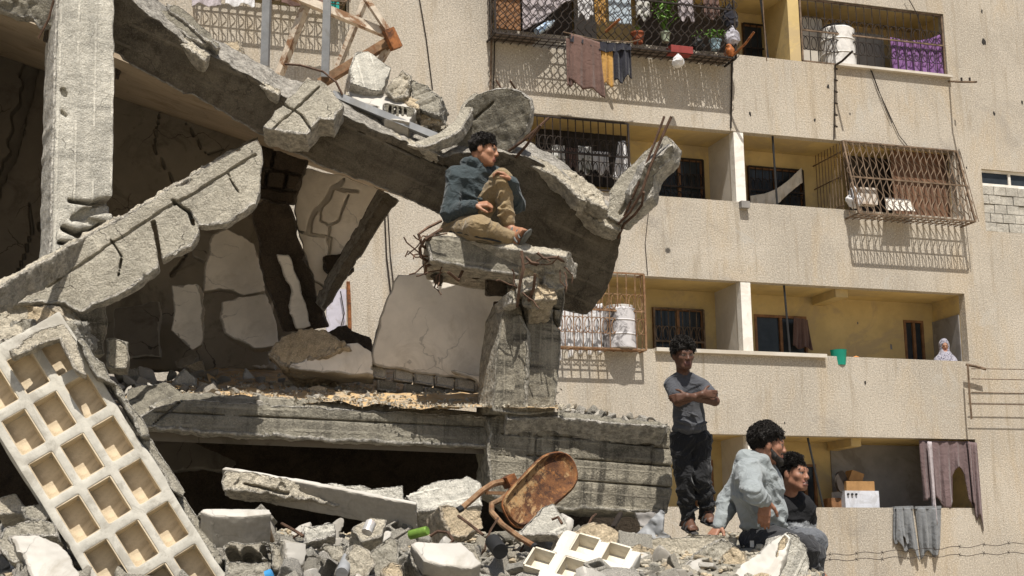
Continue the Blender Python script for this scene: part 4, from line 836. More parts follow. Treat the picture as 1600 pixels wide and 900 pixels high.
o = prism('vent_block', [(598, 160), (650, 170), (640, 192), (604, 184)], 12.02, 10, -5, .12, M_slab, .012, .008, .005, 1, f=8, cuts=[([(609 + 8 * k, 167 + 1.5 * k), (608 + 8 * k, 179 + 1.5 * k)], .012, .1) for k in range(4)]); T(o, 'broken block with a row of dark slots below the white topped slab piece', 'vent block')
for q, m, lb in (([(598, 140), (628, 108), (645, 118), (640, 150), (615, 156)], M_rub, 'rough grey rubble lump right behind the squared grey block on the roof'), ([(640, 122), (668, 134), (692, 155), (686, 180), (655, 172), (640, 150)], M_rub3, 'angular grey rubble lump at the right end of the pile on the roof'), ([(625, 148), (660, 150), (655, 172), (628, 166)], M_rub2, 'tan rubble lump between two grey lumps on the roof pile'),
                 ([(650, 172), (690, 180), (692, 196), (655, 200)], M_rub2, 'brown tattered debris hanging from the right of the roof pile'), ([(583, 178), (600, 175), (606, 195), (590, 202)], M_rub, 'small pale stone standing on the roof beam edge left of the steel channel end'), ([(620, 196), (640, 194), (648, 212), (626, 214)], M_rub2, 'small tan stone on the roof beam edge near the channel end'),
                 ([(345, 66), (372, 60), (378, 82), (360, 88)], M_rub2, 'small rust stained rubble lump alone on the roof beside the grey post'), ([(300, 62), (330, 70), (348, 92), (330, 90)], M_rub3, 'thin grey slab splinter on the roof beam crest left of the grey post')):
    o = prism('rubble_lump', q, 12.2, rng.uniform(-20, 20), rng.uniform(5, 35), .22, m, .016, .03, .025, 1, f=10); T(o, lb, 'rubble')
gr = MB()
for k in range(420):
    x = rng.uniform(530, 705) if k < 300 else rng.uniform(215, 440); y = (150 + (x - 520) * .28 + rng.uniform(-8, 42) if k < 300 else 20 + (x - 215) * .55 + rng.uniform(-6, 10)); c = P(x, y, 12.25 + rng.uniform(-.1, .35)); s = rng.uniform(.012, .045)
    v = [c + s * nrm([rng.gauss(0, 1) for _ in range(3)]) * rng.uniform(.6, 1.2) for _ in range(4)]
    gr.add(v, [(0, 1, 2), (0, 3, 1), (1, 3, 2), (2, 3, 0)])
T(gr.build('roof_gravel', M_rub, smooth=0), 'loose gravel and crumbs strewn over the sloping roof', 'gravel', kind='stuff')
o = MB().bar(P(520, 148, 12.05), P(690, 218, 12.0), .09, .05).build('steel_channel', M_steel, center=True); T(o, 'grey steel channel lying along the upper edge of the roof beam', 'steel channel')
o = MB().tube(PX((210, 8, 12.1), (280, 40, 12.1), (340, 86, 12.1), (400, 118, 12.1), (450, 140, 12.05)), .045, 8).build('dark_pipe', M_bar, center=True); T(o, 'dark bent pipe lying along the crest of the roof beam at left', 'pipe')
o = MB().tube(PX((445, 100, 12.2), (470, 102, 12.2), (505, 112, 12.1), (525, 128, 12.0), (535, 148, 12.0)), .009, 6).build('bent_rebar', M_rebar, center=True); T(o, 'thin rusty bar bent in an arc in front of the rusty steel frame', 'bent rebar')
# rusty steel frame standing on the roof
sf = empty('rusty_frame', P(560, 130, 12.8), 'rusty flaking steel frame of bars and struts sticking up from the roof', 'steel frame')
for a, b, w_, m in (((440, -14, 12.7), (612, 56, 12.7), .075, M_rustlt), ((478, 8, 12.75), (437, 116, 12.75), .065, M_rustlt), ((575, -10, 12.9), (527, 108, 12.9), .05, M_rustlt), ((568, -8, 12.65), (610, 54, 12.65), .05, M_rustlt), ((500, 131, 12.6), (620, 58, 12.7), .085, M_rustor), ((614, 62, 12.72), (594, 96, 12.7), .06, M_rustlt)):
    MB().bar(P(*a), P(*b), w_, w_ * .8).build('bar', m, sf)
MB().bar(P(606, 46, 12.6), P(620, 76, 12.6), .06, .09).build('end_plate', M_rust, sf)
for x, lb in ((416, 'flat grey galvanised post on the roof left of the rusty frame'), (510, 'thin grey post standing behind the rusty frame bars')):
    w_ = .1 if x < 500 else .045
    o = MB().bar(P(x - 2, 104 if x < 500 else 120, 12.5), P(x + 2, -30, 12.5), w_, .06, (1, 0, 0)).build('steel_post', M_steel, center=True); T(o, lb, 'steel post')
# ---- floor slab with sand
FL0 = P(220, 628, 11.15); FN = NV(0, 78)
def FLP(x, y, up=0.0): return onplane(x, y, FL0, FN) + np.array((0, 0, up))
fs = empty('floor_slab', P(500, 690, 11.4), 'long grey concrete floor edge with the sandy ledge on top, running left to right across the wreck', 'floor slab')
prism('slab_edge', [(214, 656), (240, 636), (282, 622), (330, 626), (440, 632), (560, 640), (680, 645), (792, 650), (792, 702), (700, 697), (560, 692), (400, 682), (226, 670)], 11.4, YW, 2, .3, M_slab, .02, .013, .007, .9, ax=((226, 650), (790, 676)), parent=fs, at=(500, 660), f=7, dents=.025, cuts=[([(240, 642), (400, 650), (600, 660), (790, 668)], .005, .03), ([(285, 625), (240, 662)], .007, .05)])
prism('deep_beam', [(762, 652), (800, 640), (860, 640), (930, 650), (1046, 664), (1054, 680), (1052, 760), (1044, 804), (960, 800), (870, 796), (800, 792), (764, 770)], 11.65, YW, 2, .5, M_dirty, .02, .014, .007, .9, ax=((780, 700), (1040, 720)), parent=fs, at=(900, 720), f=7, dents=.02, cuts=[([(785, 678), (900, 684), (1045, 700)], .006, .03), ([(780, 710), (900, 716), (1050, 728)], .006, .03), ([(800, 745), (900, 750), (1050, 762)], .006, .03), ([(838, 660), (836, 720)], .006, .03)])
for d_, q in zip((11.47, 11.62, 11.36), ([(230, 632), (290, 612), (420, 618), (560, 630), (700, 640), (800, 646), (790, 656), (600, 646), (440, 638), (290, 630), (250, 644)], [(790, 640), (900, 642), (1000, 656), (1046, 660), (1040, 668), (960, 662), (860, 652), (792, 656)], [(200, 606), (260, 596), (290, 616), (250, 640), (215, 655), (196, 640)])):
    prism('broken_edge', q, d_, YW, 40, .2, M_slab, .018, .012, .012, 1, parent=fs, f=12)
quad_slab('slab', [P(150, 668, 11.45), P(1044, 706, 12.0), FLP(1044, 590), FLP(-150, 560)], -.2, M_pld, fs) if 0 else None
a, b = P(205, 640, 11.35), P(1050, 676, 11.95); back = np.array((0, 6.0, 1.25))
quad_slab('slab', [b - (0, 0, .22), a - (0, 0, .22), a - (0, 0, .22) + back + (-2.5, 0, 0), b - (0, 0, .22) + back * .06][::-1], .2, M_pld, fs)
# sand sheet
def sheet_np(name, x0, x1, n, y0, y1, m, zf, mat, smooth=0):
    xs = np.linspace(x0, x1, n); ys = np.linspace(y0, y1, m); X, Y = np.meshgrid(xs, ys, indexing='ij'); Z = zf(X, Y)
    V = np.stack([X, Y, Z], 2).reshape(-1, 3); I = np.arange(n * m).reshape(n, m)
    F = np.stack([I[:-1, :-1], I[1:, :-1], I[1:, 1:], I[:-1, 1:]], 2).reshape(-1, 4)
    return mesh_np(name, V, F, mat, smooth)
fz = lambda X, Y: FL0[2] + (Y - FL0[1]) * math.tan(math.radians(12)) - .02 + .05 * fbm(X, Y, X * 0, 1.6, 3) + .025 * fbm(X, Y, X * 0, 7, 4) - (X - a[0]) * .035
o = obj('sand_floor', sheet_np('sand_floor', a[0] - .15, P(872, 650, 11.7)[0], 120, a[1] + .12, a[1] + 6, 150, fz, M_sand)); T(o, kind='structure')
def floor_at(x, y):
    r = ray(x, y); t = 11.0
    for _ in range(200):
        q = CAM + r * t
        if q[2] < fz(np.array([q[0]]), np.array([q[1]]))[0]: break
        t += .03
    return CAM + r * t
# broken pillar with the stub of slab the teenager sits on
bp = empty('broken_pillar', P(820, 645, 11.7), 'short broken concrete pillar with crumbled head, carrying the slab stub under the sitting teenager', 'pillar')
prism('shaft', [(796, 462), (830, 468), (860, 452), (880, 440), (884, 470), (878, 500), (876, 560), (868, 645), (820, 648), (770, 642), (776, 560), (784, 490)], 11.62, 20, 0, .4, M_dirty, .018, .006, .005, .7, ax=((800, 470), (795, 640)), parent=bp, at=(825, 550), f=8, cuts=[([(800, 470), (815, 475), (822, 500), (816, 540)], .012, .08), ([(862, 470), (866, 500), (874, 512)], .009, .08), ([(830, 486), (860, 478), (876, 484)], .007, .06)])
prism('pale_corner', [(790, 500), (812, 490), (826, 520), (822, 640), (796, 640), (782, 560)], 11.57, -20, 0, .06, M_dirty, .016, .007, .005, 1, parent=bp, f=10)
prism('slab_stub', [(664, 378), (668, 364), (740, 371), (808, 386), (812, 430), (760, 424), (672, 408)], 11.5, 6, 2, .6, M_slab, .016, .007, .004, .8, ax=((668, 390), (808, 408)), parent=bp, f=8, at=(740, 400))
prism('slab_stub_top', [(664, 366), (700, 362), (800, 376), (888, 392), (886, 402), (800, 390), (740, 378), (668, 370)], 11.5, 6, 45, .3, M_rub, .014, .01, .008, 1, parent=bp, f=11, at=(780, 382))
for q, m in (([(806, 384), (850, 388), (848, 414), (812, 420)], M_rub), ([(846, 388), (890, 393), (886, 420), (850, 418)], M_rub), ([(808, 416), (846, 414), (850, 440), (812, 436)], M_rub2), ([(848, 414), (886, 416), (880, 430), (852, 430)], M_rub3), ([(852, 422), (884, 426), (890, 446), (866, 456), (850, 444)], M_light), ([(802, 436), (840, 432), (838, 452), (806, 462)], M_rub), ([(834, 440), (866, 448), (872, 468), (834, 470)], M_rub2), ([(794, 455), (815, 450), (812, 480), (796, 475)], M_light), ([(816, 456), (848, 466), (840, 482), (816, 478)], M_rub3)):
    prism('crumbled_head', q, 11.5 + rng.uniform(-.06, .06), rng.uniform(-20, 25), rng.uniform(-10, 30), .3, m, .014, .022, .02, 1, parent=bp, f=11)
for q, m in (([(680, 408), (770, 420), (800, 432), (796, 442), (700, 428), (678, 420)], M_dkbrown), ([(700, 412), (730, 416), (734, 430), (706, 428)], M_rub2), ([(735, 420), (765, 424), (770, 434), (740, 434)], M_rub2), ([(757, 434), (790, 438), (795, 466), (757, 464)], M_dkbrown), ([(664, 384), (672, 366), (678, 380), (676, 408), (662, 400)], M_dkbrown), ([(668, 428), (692, 430), (690, 450), (678, 444)], M_dkbrown)):
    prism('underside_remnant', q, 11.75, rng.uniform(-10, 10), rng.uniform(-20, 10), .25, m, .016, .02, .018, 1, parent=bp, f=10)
for pts in (((690, 345, 11.6), (668, 356, 11.55), (654, 366, 11.5), (660, 384, 11.5), (670, 390, 11.6)), ((690, 358, 11.6), (664, 374, 11.45), (656, 388, 11.5), (658, 402, 11.5), (668, 408, 11.6)), ((664, 428, 11.6), (666, 416, 11.55), (680, 410, 11.6), (705, 412, 11.7)), ((700, 425, 11.45), (716, 438, 11.5), (726, 416, 11.6)), ((815, 392, 11.45), (818, 420, 11.4), (812, 445, 11.4), (808, 480, 11.45)), ((840, 395, 11.42), (850, 404, 11.4), (870, 402, 11.4), (884, 410, 11.45)), ((836, 428, 11.4), (834, 450, 11.42), (826, 470, 11.5)), ((822, 402, 11.42), (830, 410, 11.4), (842, 412, 11.42))):
    rebar(bp, PX(*pts), .012)
rr_ = random.Random(5)
for n_, (x, y, dd, k) in enumerate(((668, 372, 11.5, 4), (664, 400, 11.55, 4), (690, 420, 11.55, 3), (842, 412, 11.42, 3), (880, 420, 11.45, 3), (812, 455, 11.42, 3))):
    for _ in range(k):
        p = [P(x + rr_.uniform(-6, 6), y + rr_.uniform(-6, 6), dd)]; dr = nrm([rr_.gauss(-.6 if x < 700 else .3, .7), rr_.uniform(-.6, .1), rr_.gauss(-.2, .6)])
        for _ in range(5): dr = nrm(dr + np.array([rr_.gauss(0, .45), rr_.gauss(0, .25), rr_.gauss(-.05, .45)])); p.append(p[-1] + dr * rr_.uniform(.025, .055))
        rebar(bp, p, .0055)
# plastered partition behind, with blocks at its foot
pw = empty('plaster_partition', P(690, 600, 12.9), 'standing cream plastered wall remnant between the sandy floor and the slab stub', 'wall')
prism('plaster_face', [(622, 428), (690, 427), (720, 432), (757, 434), (800, 440), (806, 560), (790, 600), (745, 596), (655, 584), (582, 570), (581, 545), (592, 500), (604, 466)], 12.75, 8, 0, .16, M_plb, .02, .014, .003, 1, parent=pw, at=(690, 510), f=7)
prism('dark_wall_end', [(770, 470), (786, 470), (782, 560), (778, 642), (764, 640), (768, 580)], 12.5, 0, 0, .2, M_dkbrown, .02, .014, .01, .6, parent=pw)
for r in range(2):
    for k in range(6):
        x0 = 583 + k * 32 + (16 if r else 0) - (0 if k else 10); x1 = x0 + 31; yb = 572 + (x0 - 583) * .145 + r * 19
        if x1 > 776: continue
        prism('concrete_block', [(x0, yb), (x1, yb + 4.4), (x1, yb + 22), (x0, yb + 17.5)], 12.66, 8, 0, .16, M_brickg if r == 0 else M_slab, .016, .006, .004, .8, parent=pw, f=10)
prism('plaster_crumb', [(690, 575), (745, 585), (772, 580), (770, 600), (748, 606), (742, 596)], 12.62, 5, 0, .04, M_plb, .014, .01, .004, 1, parent=pw)
# ---- inside the ruin
iw = empty('ruined_room_wall', P(260, 560, 15.5), 'dim cracked rear wall of the ruined room behind the pillar and the leaning slab', 'wall')
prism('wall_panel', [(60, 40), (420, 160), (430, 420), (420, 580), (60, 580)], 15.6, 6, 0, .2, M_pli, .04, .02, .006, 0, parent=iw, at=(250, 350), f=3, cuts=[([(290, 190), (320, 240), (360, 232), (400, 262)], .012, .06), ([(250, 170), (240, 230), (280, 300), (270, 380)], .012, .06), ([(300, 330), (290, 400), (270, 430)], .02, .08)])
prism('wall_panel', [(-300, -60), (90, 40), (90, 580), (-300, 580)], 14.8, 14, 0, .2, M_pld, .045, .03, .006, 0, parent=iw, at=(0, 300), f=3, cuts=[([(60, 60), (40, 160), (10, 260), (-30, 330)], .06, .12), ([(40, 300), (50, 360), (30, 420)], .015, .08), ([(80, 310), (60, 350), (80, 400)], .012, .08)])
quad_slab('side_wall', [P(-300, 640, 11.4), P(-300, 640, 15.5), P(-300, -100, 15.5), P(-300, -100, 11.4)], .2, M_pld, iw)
MB().hexa([q for q in (P(-290, 660, 11.2), P(-290, 600, 15.5), P(-290, -120, 15.5), P(-290, -120, 11.2))], [q + (-.2, 0, 0) for q in (P(-290, 660, 11.2), P(-290, 600, 15.5), P(-290, -120, 15.5), P(-290, -120, 11.2))]).build('side_wall', M_pld, iw, smooth=0)
def wallpiece(q, d, yaw, pit, t, m, lb, cat='wall fragment', edge=.02, cuts=(), **k):
    o = prism('wall_fragment', q, d, yaw, pit, t, m, .022, edge, .006, 1, cuts=cuts, f=6, **k); T(o, lb, cat); return o
gm0 = MB()
for k in range(3400):
    x, y = rng.uniform(a[0] - .1, P(872, 650, 11.7)[0]), a[1] + .12 + rng.random() ** 2 * 2.8; z = fz(np.array([x]), np.array([y]))[0] if k % 4 == 0 else z; y0_ = y if k % 4 == 0 else y0_; x0_ = x if k % 4 == 0 else x0_
    c_ = np.array((x0_ + rng.gauss(0, .05), y0_ + rng.gauss(0, .03), z + .008)); s = rng.uniform(.005, .024); v = [c_ + s * nrm([rng.gauss(0, 1) for _ in range(3)]) * rng.uniform(.6, 1.3) for _ in range(4)]; gm0.add(v, [(0, 1, 2), (0, 3, 1), (1, 3, 2), (2, 3, 0)])
T(gm0.build('floor_gravel', M_rub, smooth=0), 'crumbs and gravel scattered over the sandy floor ledge', 'gravel', kind='stuff')
wallpiece([(332, 365), (352, 355), (398, 380), (415, 455), (380, 463), (345, 452), (316, 456), (320, 410)], 14.6, 10, 10, .12, M_plb, 'big pale plaster fragment leaning between the dark post and the leaning slab, upper of two')
wallpiece([(345, 470), (372, 462), (416, 456), (428, 490), (436, 540), (395, 545), (350, 520), (342, 495)], 14.4, 5, 15, .12, M_plb, 'pale plaster fragment lying below the big one, left of the dark leaning post')
wallpiece([(265, 444), (310, 442), (318, 480), (316, 540), (300, 548), (266, 515), (270, 470)], 14.3, -5, 5, .1, M_plb, 'upright narrow pale plaster fragment left of the two big pale fragments')
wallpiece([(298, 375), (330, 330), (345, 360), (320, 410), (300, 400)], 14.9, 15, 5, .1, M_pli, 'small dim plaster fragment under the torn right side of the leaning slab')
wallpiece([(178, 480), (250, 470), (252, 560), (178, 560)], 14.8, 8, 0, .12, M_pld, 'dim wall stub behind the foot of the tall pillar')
wallpiece([(462, 300), (478, 262), (530, 272), (600, 296), (612, 316), (560, 372), (530, 420), (510, 452), (490, 440), (478, 400), (462, 350)], 13.9, 14, -10, .12, M_plb, 'large cracked cream wall panel hanging below the roof beam right of the dark post', edge=.012, cuts=[([(538, 282), (520, 292), (505, 320), (490, 335), (482, 358)], .022, .09), ([(520, 292), (560, 300)], .016, .09), ([(545, 305), (530, 345), (516, 352), (512, 380)], .012, .08), ([(470, 362), (500, 368), (518, 372), (514, 398)], .012, .08), ([(505, 318), (500, 345), (514, 352)], .01, .08)])
wallpiece([(480, 392), (510, 398), (540, 420), (520, 452), (505, 480), (490, 470), (482, 430)], 14.1, 10, -5, .1, M_plb, 'small cream wall piece beneath the large cracked panel')
wallpiece([(502, 400), (540, 392), (556, 420), (530, 440), (505, 426)], 13.85, 0, 0, .15, M_dkbrown, 'dark broken lump wedged beside the diagonal strut', edge=.04)
wallpiece([(405, 225), (484, 250), (462, 322), (430, 318), (400, 310)], 13.6, 10, -15, .25, M_dkbrown, 'sooty block masonry hanging under the roof beam above the dark leaning post', edge=.03, cuts=[([(403, 262), (475, 275)], .014, .1), ([(402, 292), (470, 300)], .014, .1), ([(430, 235), (424, 262)], .014, .1), ([(450, 268), (444, 296)], .014, .1), ([(418, 266), (414, 292)], .014, .1)])
o = prism('leaning_post', [(394, 322), (412, 312), (452, 318), (468, 380), (492, 450), (516, 512), (480, 520), (440, 520), (424, 470), (404, 410)], 13.5, 5, -12, .35, M_dkbrown, .022, .02, .01, .6, ax=((410, 320), (490, 515)), f=6); T(o, 'sooty dark brown concrete post leaning inside the ruin, broad at top', 'post')
o = prism('plaster_strip', [(430, 396), (452, 398), (468, 440), (486, 510), (462, 516), (450, 480), (455, 455), (442, 430)], 13.42, 5, -12, .05, M_plb, .018, .012, .006, .6, f=8); T(o, 'narrow tan plaster strip stuck to the face of the dark leaning post', 'plaster strip')
o = prism('diagonal_strut', [(600, 300), (626, 312), (590, 360), (540, 440), (508, 490), (500, 482), (520, 440), (560, 372)], 13.3, 25, -25, .2, M_beam, .02, .012, .006, .6, ax=((610, 305), (505, 485)), f=7); T(o, 'dark diagonal concrete strut slanting from the roof beam down to the dark post', 'strut')
o = prism('concrete_boulder', [(424, 540), (440, 522), (478, 512), (512, 514), (548, 540), (520, 552), (470, 574), (440, 572), (420, 556)], 12.6, -10, 20, .5, M_rub2, .02, .05, .03, 1, f=6); T(o, 'large rough tan grey boulder of concrete at the foot of the dark leaning post', 'boulder')
o = prism('fallen_plaster_slab', [(446, 574), (500, 546), (560, 535), (582, 550), (584, 588), (520, 582), (470, 580)], 12.55, 5, 10, .25, M_plb, .02, .016, .006, 1, f=7); T(o, 'fallen cream plaster slab lying right of the rough boulder', 'plaster slab')
o = prism('wall_rubble_ridge', [(505, 520), (540, 505), (560, 520), (582, 528), (584, 560), (540, 540), (500, 535)], 13.2, 0, 10, .3, M_dkbrown, .02, .04, .02, .6, f=7); T(o, 'dark rubble ridge behind the fallen cream plaster slab', 'rubble')
# far side closure of the room and the void below
T(MB().hexa([P(420, 200, 16.4), P(470, 560, 16.2), P(330, 560, 16.2), P(330, 150, 16.4)], [P(420, 200, 16.7), P(470, 560, 16.5), P(330, 560, 16.5), P(330, 150, 16.7)]).build('room_rear_panel', M_pli, center=True, smooth=0), 'dim plaster panel at the very back of the ruined room', 'wall')
vd = empty('void_wall', P(450, 800, 13.5), 'very dark rear wall of the void under the floor slab', 'wall')  # near-black wall colour stands in for the shade of the void
MB().hexa([P(-200, 900, 13.8), P(1000, 900, 13.4), P(1000, 675, 13.4), P(-200, 600, 13.8)], [P(-200, 900, 14.1), P(1000, 900, 13.7), P(1000, 675, 13.7), P(-200, 600, 14.1)]).build('wall_face', M_dkbrown, vd, smooth=0)
MB().hexa([P(-200, 900, 10.9), P(-200, 900, 13.8), P(-200, 600, 13.8), P(-200, 600, 10.9)], [q + (-.2, 0, 0) for q in (P(-200, 900, 10.9), P(-200, 900, 13.8), P(-200, 600, 13.8), P(-200, 600, 10.9))]).build('side_face', M_dkbrown, vd, smooth=0)
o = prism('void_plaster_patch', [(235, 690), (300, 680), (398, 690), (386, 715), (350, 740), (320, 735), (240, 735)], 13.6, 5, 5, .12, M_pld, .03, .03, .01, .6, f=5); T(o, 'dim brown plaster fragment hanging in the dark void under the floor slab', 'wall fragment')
# rubble on the sandy floor
def fchunk(q, m, lb, t=.15, yaw=0, pit=15, vox=.013, edge=.015, face=.01, d=None, name='concrete_chunk', cat='concrete chunk', **k):
    yb = max(p[1] for p in q); xb = sum(p[0] for p in q) / len(q)
    dd = d if d else float(np.dot(floor_at(xb, yb) - CAM, FW)) - .02
    o = prism(name, q, dd, yaw, pit, t, m, vox, edge, face, 1, f=9, at=(xb, yb), **k); return T(o, lb, cat)
fchunk([(165, 529), (178, 527), (200, 534), (202, 560), (198, 576), (166, 572)], M_block, 'squared grey block with white rim standing at the foot of the tall pillar', .2, 10, 8, d=11.3)
fchunk([(266, 602), (289, 573), (310, 592), (308, 604)], M_pillar, 'grey wedge shaped block with a white lit face on the sandy ledge', .12, 30, 10)
fchunk([(284, 572), (318, 561), (324, 585), (318, 588)], M_rub2, 'tan stone right behind the wedge shaped block on the sandy ledge', .14, 0, 25)
fchunk([(190, 580), (218, 574), (220, 598), (194, 600)], M_slab, 'dark grey squared chunk on the ledge beside the tall pillar foot', .15, 10, 10)
fchunk([(381, 574), (386, 574), (402, 592), (378, 592)], M_plw, 'small bright white triangular plaster shard on the sandy floor', .04, 10, 20)
fchunk([(388, 560), (400, 556), (432, 570), (430, 578), (392, 572)], M_plw, 'pale flat plaster slab piece on the floor in front of the boulder', .15, 5, 25)
fchunk([(440, 598), (452, 591), (476, 592), (478, 602), (444, 604)], M_rub, 'pale rounded stone in the sand in front of the fallen cream plaster slab', .1, 0, 30)
fchunk([(478, 606), (500, 600), (512, 606), (506, 614), (480, 612)], M_rub2, 'tan flat stone at the sandy floor edge below the cream plaster slab', .1, 0, 30)
fchunk([(310, 596), (336, 600), (342, 610), (314, 610)], M_rub, 'grey crumbled lump right of the wedge shaped block', .1, 0, 30, edge=.02, face=.02)
fchunk([(228, 594), (246, 604), (244, 616), (232, 606)], M_plw, 'thin white plaster shard tilted on the floor edge left of the wedge block', .03, 20, 20)
fchunk([(202, 604), (226, 600), (232, 614), (206, 616)], M_rub2, 'tan stone on the floor edge right above the waffle panel', .1, 0, 25)
fchunk([(322, 580), (338, 590), (336, 600), (324, 596)], M_sand, 'brown flat shard between wedge block and white shard', .08, 0, 20)
fchunk([(272, 565), (300, 552), (312, 556), (300, 572), (276, 576)], M_pli, 'long dim brown slab piece lying at the back of the sandy floor', .12, 0, 20)
fchunk([(216, 546), (236, 532), (252, 548), (246, 566), (218, 566)], M_pli, 'dim rounded rubble lump in the shade behind the squared white rimmed block', .2, 0, 15)
fchunk([(310, 544), (352, 540), (350, 560), (312, 562)], M_dkbrown, 'dark flat ledge piece beneath the narrow pale plaster fragment', .3, 0, 25)
# ================================================================== ground and rubble mound
def mz(X, Y):
    base = np.interp(Y, [-60, -2, 2, 5, 8, 10.4, 11.3, 16, 26, 60], [0, 0, .3, .95, 1.62, 2.05, 2.1, 1.5, .2, 0])
    t = np.clip((X - 1.5) / .7, 0, 1); t = t * t * (3 - 2 * t)
    base = base * (1 - t * .35) - np.exp(-((X - 1.15) / .55) ** 2 - ((Y - 10.4) / 1.3) ** 2) * .1
    return base + .10 * fbm(X, Y, X * 0, 1.1, 21) * (Y > 3) + .05 * fac(X, Y, X * 0, 4, 22) * (Y > 4)
_gx, _gy = np.linspace(-6, 6, 300), np.linspace(3, 17, 350)
_GX, _GY = np.meshgrid(_gx, _gy, indexing='ij'); _MZ = mz(_GX, _GY)
def mzl(x, y): return _MZ[min(299, max(0, int((x + 6) / 12 * 299 + .5))), min(349, max(0, int((y - 3) / 14 * 349 + .5)))]
def mound_at(x, y):
    r = ray(x, y); t = 4.0
    while t < 16:
        q = CAM + r * t
        if q[2] < mzl(q[0], q[1]): return q
        t += .03
    return None
T(obj('ground', sheet_np('ground', -400, 400, 3, -400, 800, 3, lambda X, Y: X * 0 - .3, M_rub2)), kind='structure')
T(obj('rubble_mound', sheet_np('rubble_mound', -14, 14, 300, -3, 24, 300, mz, M_rub3, 25)), kind='structure')
# ---- waffle panel leaning in the lower left corner
def waffle(label, c00, e1, e2, d, yaw, pit, cells, border, depth, mrib, rib1=.2, rib2=.26, name='waffle_slab', mcof=None):
    N = NV(yaw, pit); p0 = P(*c00, d)
    q = onplane(*c00, p0, N); A = onplane(c00[0] + e1[0], c00[1] + e1[1], p0, N) - q; B = onplane(c00[0] + e2[0], c00[1] + e2[1], p0, N) - q
    L1, L2 = np.linalg.norm(A), np.linalg.norm(B); A = A / L1; B = nrm(B - A * np.dot(A, B)); N = np.cross(A, B)
    if np.dot(N, CAM - q) < 0: B = -B; L2 = -L2; N = np.cross(A, B)
    M = Matrix(((A[0], B[0], N[0], q[0]), (A[1], B[1], N[1], q[1]), (A[2], B[2], N[2], q[2]), (0, 0, 0, 1)))
    root = empty(name, (0, 0, 0), label, 'waffle slab', M=M)
    vox = .0125; s2 = 1 if L2 > 0 else -1; L2 = abs(L2)
    i0, i1, j0, j1 = border
    xs = np.arange(i0 * L1 - .06, i1 * L1 + .06, vox); ys = np.arange(min(j0 * L2 * s2, j1 * L2 * s2) - .06, max(j0 * L2 * s2, j1 * L2 * s2) + .06, vox); zs = np.arange(-depth - .08, .05, vox)
    X, Y, Z = np.meshgrid(xs, ys, zs, indexing='ij')
    nn = fac(X, Y, Z, 7, 11, 3) * .006; nb = fac(X, Y, Z, 5, 15, 3)
    ylo, yhi = min(j0 * L2 * s2, j1 * L2 * s2), max(j0 * L2 * s2, j1 * L2 * s2)
    out = np.maximum(np.maximum(i0 * L1 - X, X - i1 * L1), np.maximum(ylo - Y, Y - yhi)) + nb * .03
    v = np.maximum(out, np.maximum(Z, -depth - .05 - Z)) + nn
    for (i, j) in cells:
        cx, cy = i * L1, j * L2 * s2; hx, hy = L1 * (1 - rib1) / 2, L2 * (1 - rib2) / 2
        tap = 1 + .12 * Z / depth
        cv = np.maximum(np.maximum(np.abs(X - cx) - hx * tap, np.abs(Y - cy) - hy * tap), -Z - depth) + nn * .5
        v = np.maximum(v, -cv)
    V, F = nets(v, (xs[0], ys[0], zs[0]), vox)
    me = mesh_np('rib_grid', V, F, mrib, 26, {'frac': ('FLOAT', np.clip((V[:, 2] < -.02) * 1.0, 0, 1))})
    obj('rib_grid', me, root, M)
    # clay pot liner of each cell
    hx, hy = L1 * (1 - rib1) / 2 - .004, L2 * (1 - rib2) / 2 - .004; b = .93; t = .012; z0 = -depth + .018
    m = MB()
    m.box(-hx * b, hx * b, -hy * b, hy * b, z0 - .012, z0)
    for sx, sy in ((1, 0), (-1, 0), (0, 1), (0, -1)):
        if sx: a_ = [(sx * hx * b, -hy * b, z0), (sx * hx * b, hy * b, z0), (sx * hx, hy, -.006), (sx * hx, -hy, -.006)]; off = (sx * t, 0, 0)
        else: a_ = [(-hx * b, sy * hy * b, z0), (hx * b, sy * hy * b, z0), (hx, sy * hy, -.006), (-hx, sy * hy, -.006)]; off = (0, sy * t, 0)
        m.hexa(a_, [tuple(np.array(p) + off) for p in a_])
    me = m.mesh('coffer', mcof or M_coff, 0)
    for (i, j) in cells: obj('coffer', me, root, M @ Matrix.Translation((i * L1, j * L2 * s2, 0)))
    return root
M_cofw = plain('cream_formwork', (.58, .53, .43), .1, 6, .85, dirt=(.4, .34, .25), dirt_amt=.5)
M_waf = plain('pale_waffle_concrete', (.47, .445, .385), .14, 7, .9, dirt=(.3, .275, .23), dirt_amt=.7, bump=.5, bscale=45)
cells = [(i, 0) for i in range(-1, 6)] + [(i, 1) for i in range(-1, 6)] + [(i, -1) for i in range(-1, 6)]
wf = waffle('big waffle slab panel with three columns of square tan hollows leaning in the lower left', (86, 646), (42.3, 67), (47, -30), 8.9, 14, 6, cells, (-1.75, 6, -1.62, 1.64), .125, M_waf)
for q in ([(118, 530), (128, 527), (168, 578), (172, 588), (190, 605), (150, 590)], [(165, 585), (190, 605), (232, 668), (236, 682), (222, 684), (196, 640)], [(216, 680), (238, 684), (290, 768), (285, 776), (262, 760)], [(268, 766), (290, 776), (345, 862), (350, 880), (335, 884), (300, 826)]):
    prism('edge_strip', q, 8.98, 12, 10, .16, M_rub3, .014, .012, .01, 1, parent=wf, f=10)
prism('top_crumb', [(66, 512), (100, 502), (130, 560), (138, 590), (118, 580), (92, 530), (20, 560), (10, 545)], 8.88, 14, 14, .08, M_rub, .014, .014, .012, 1, parent=wf, f=10)
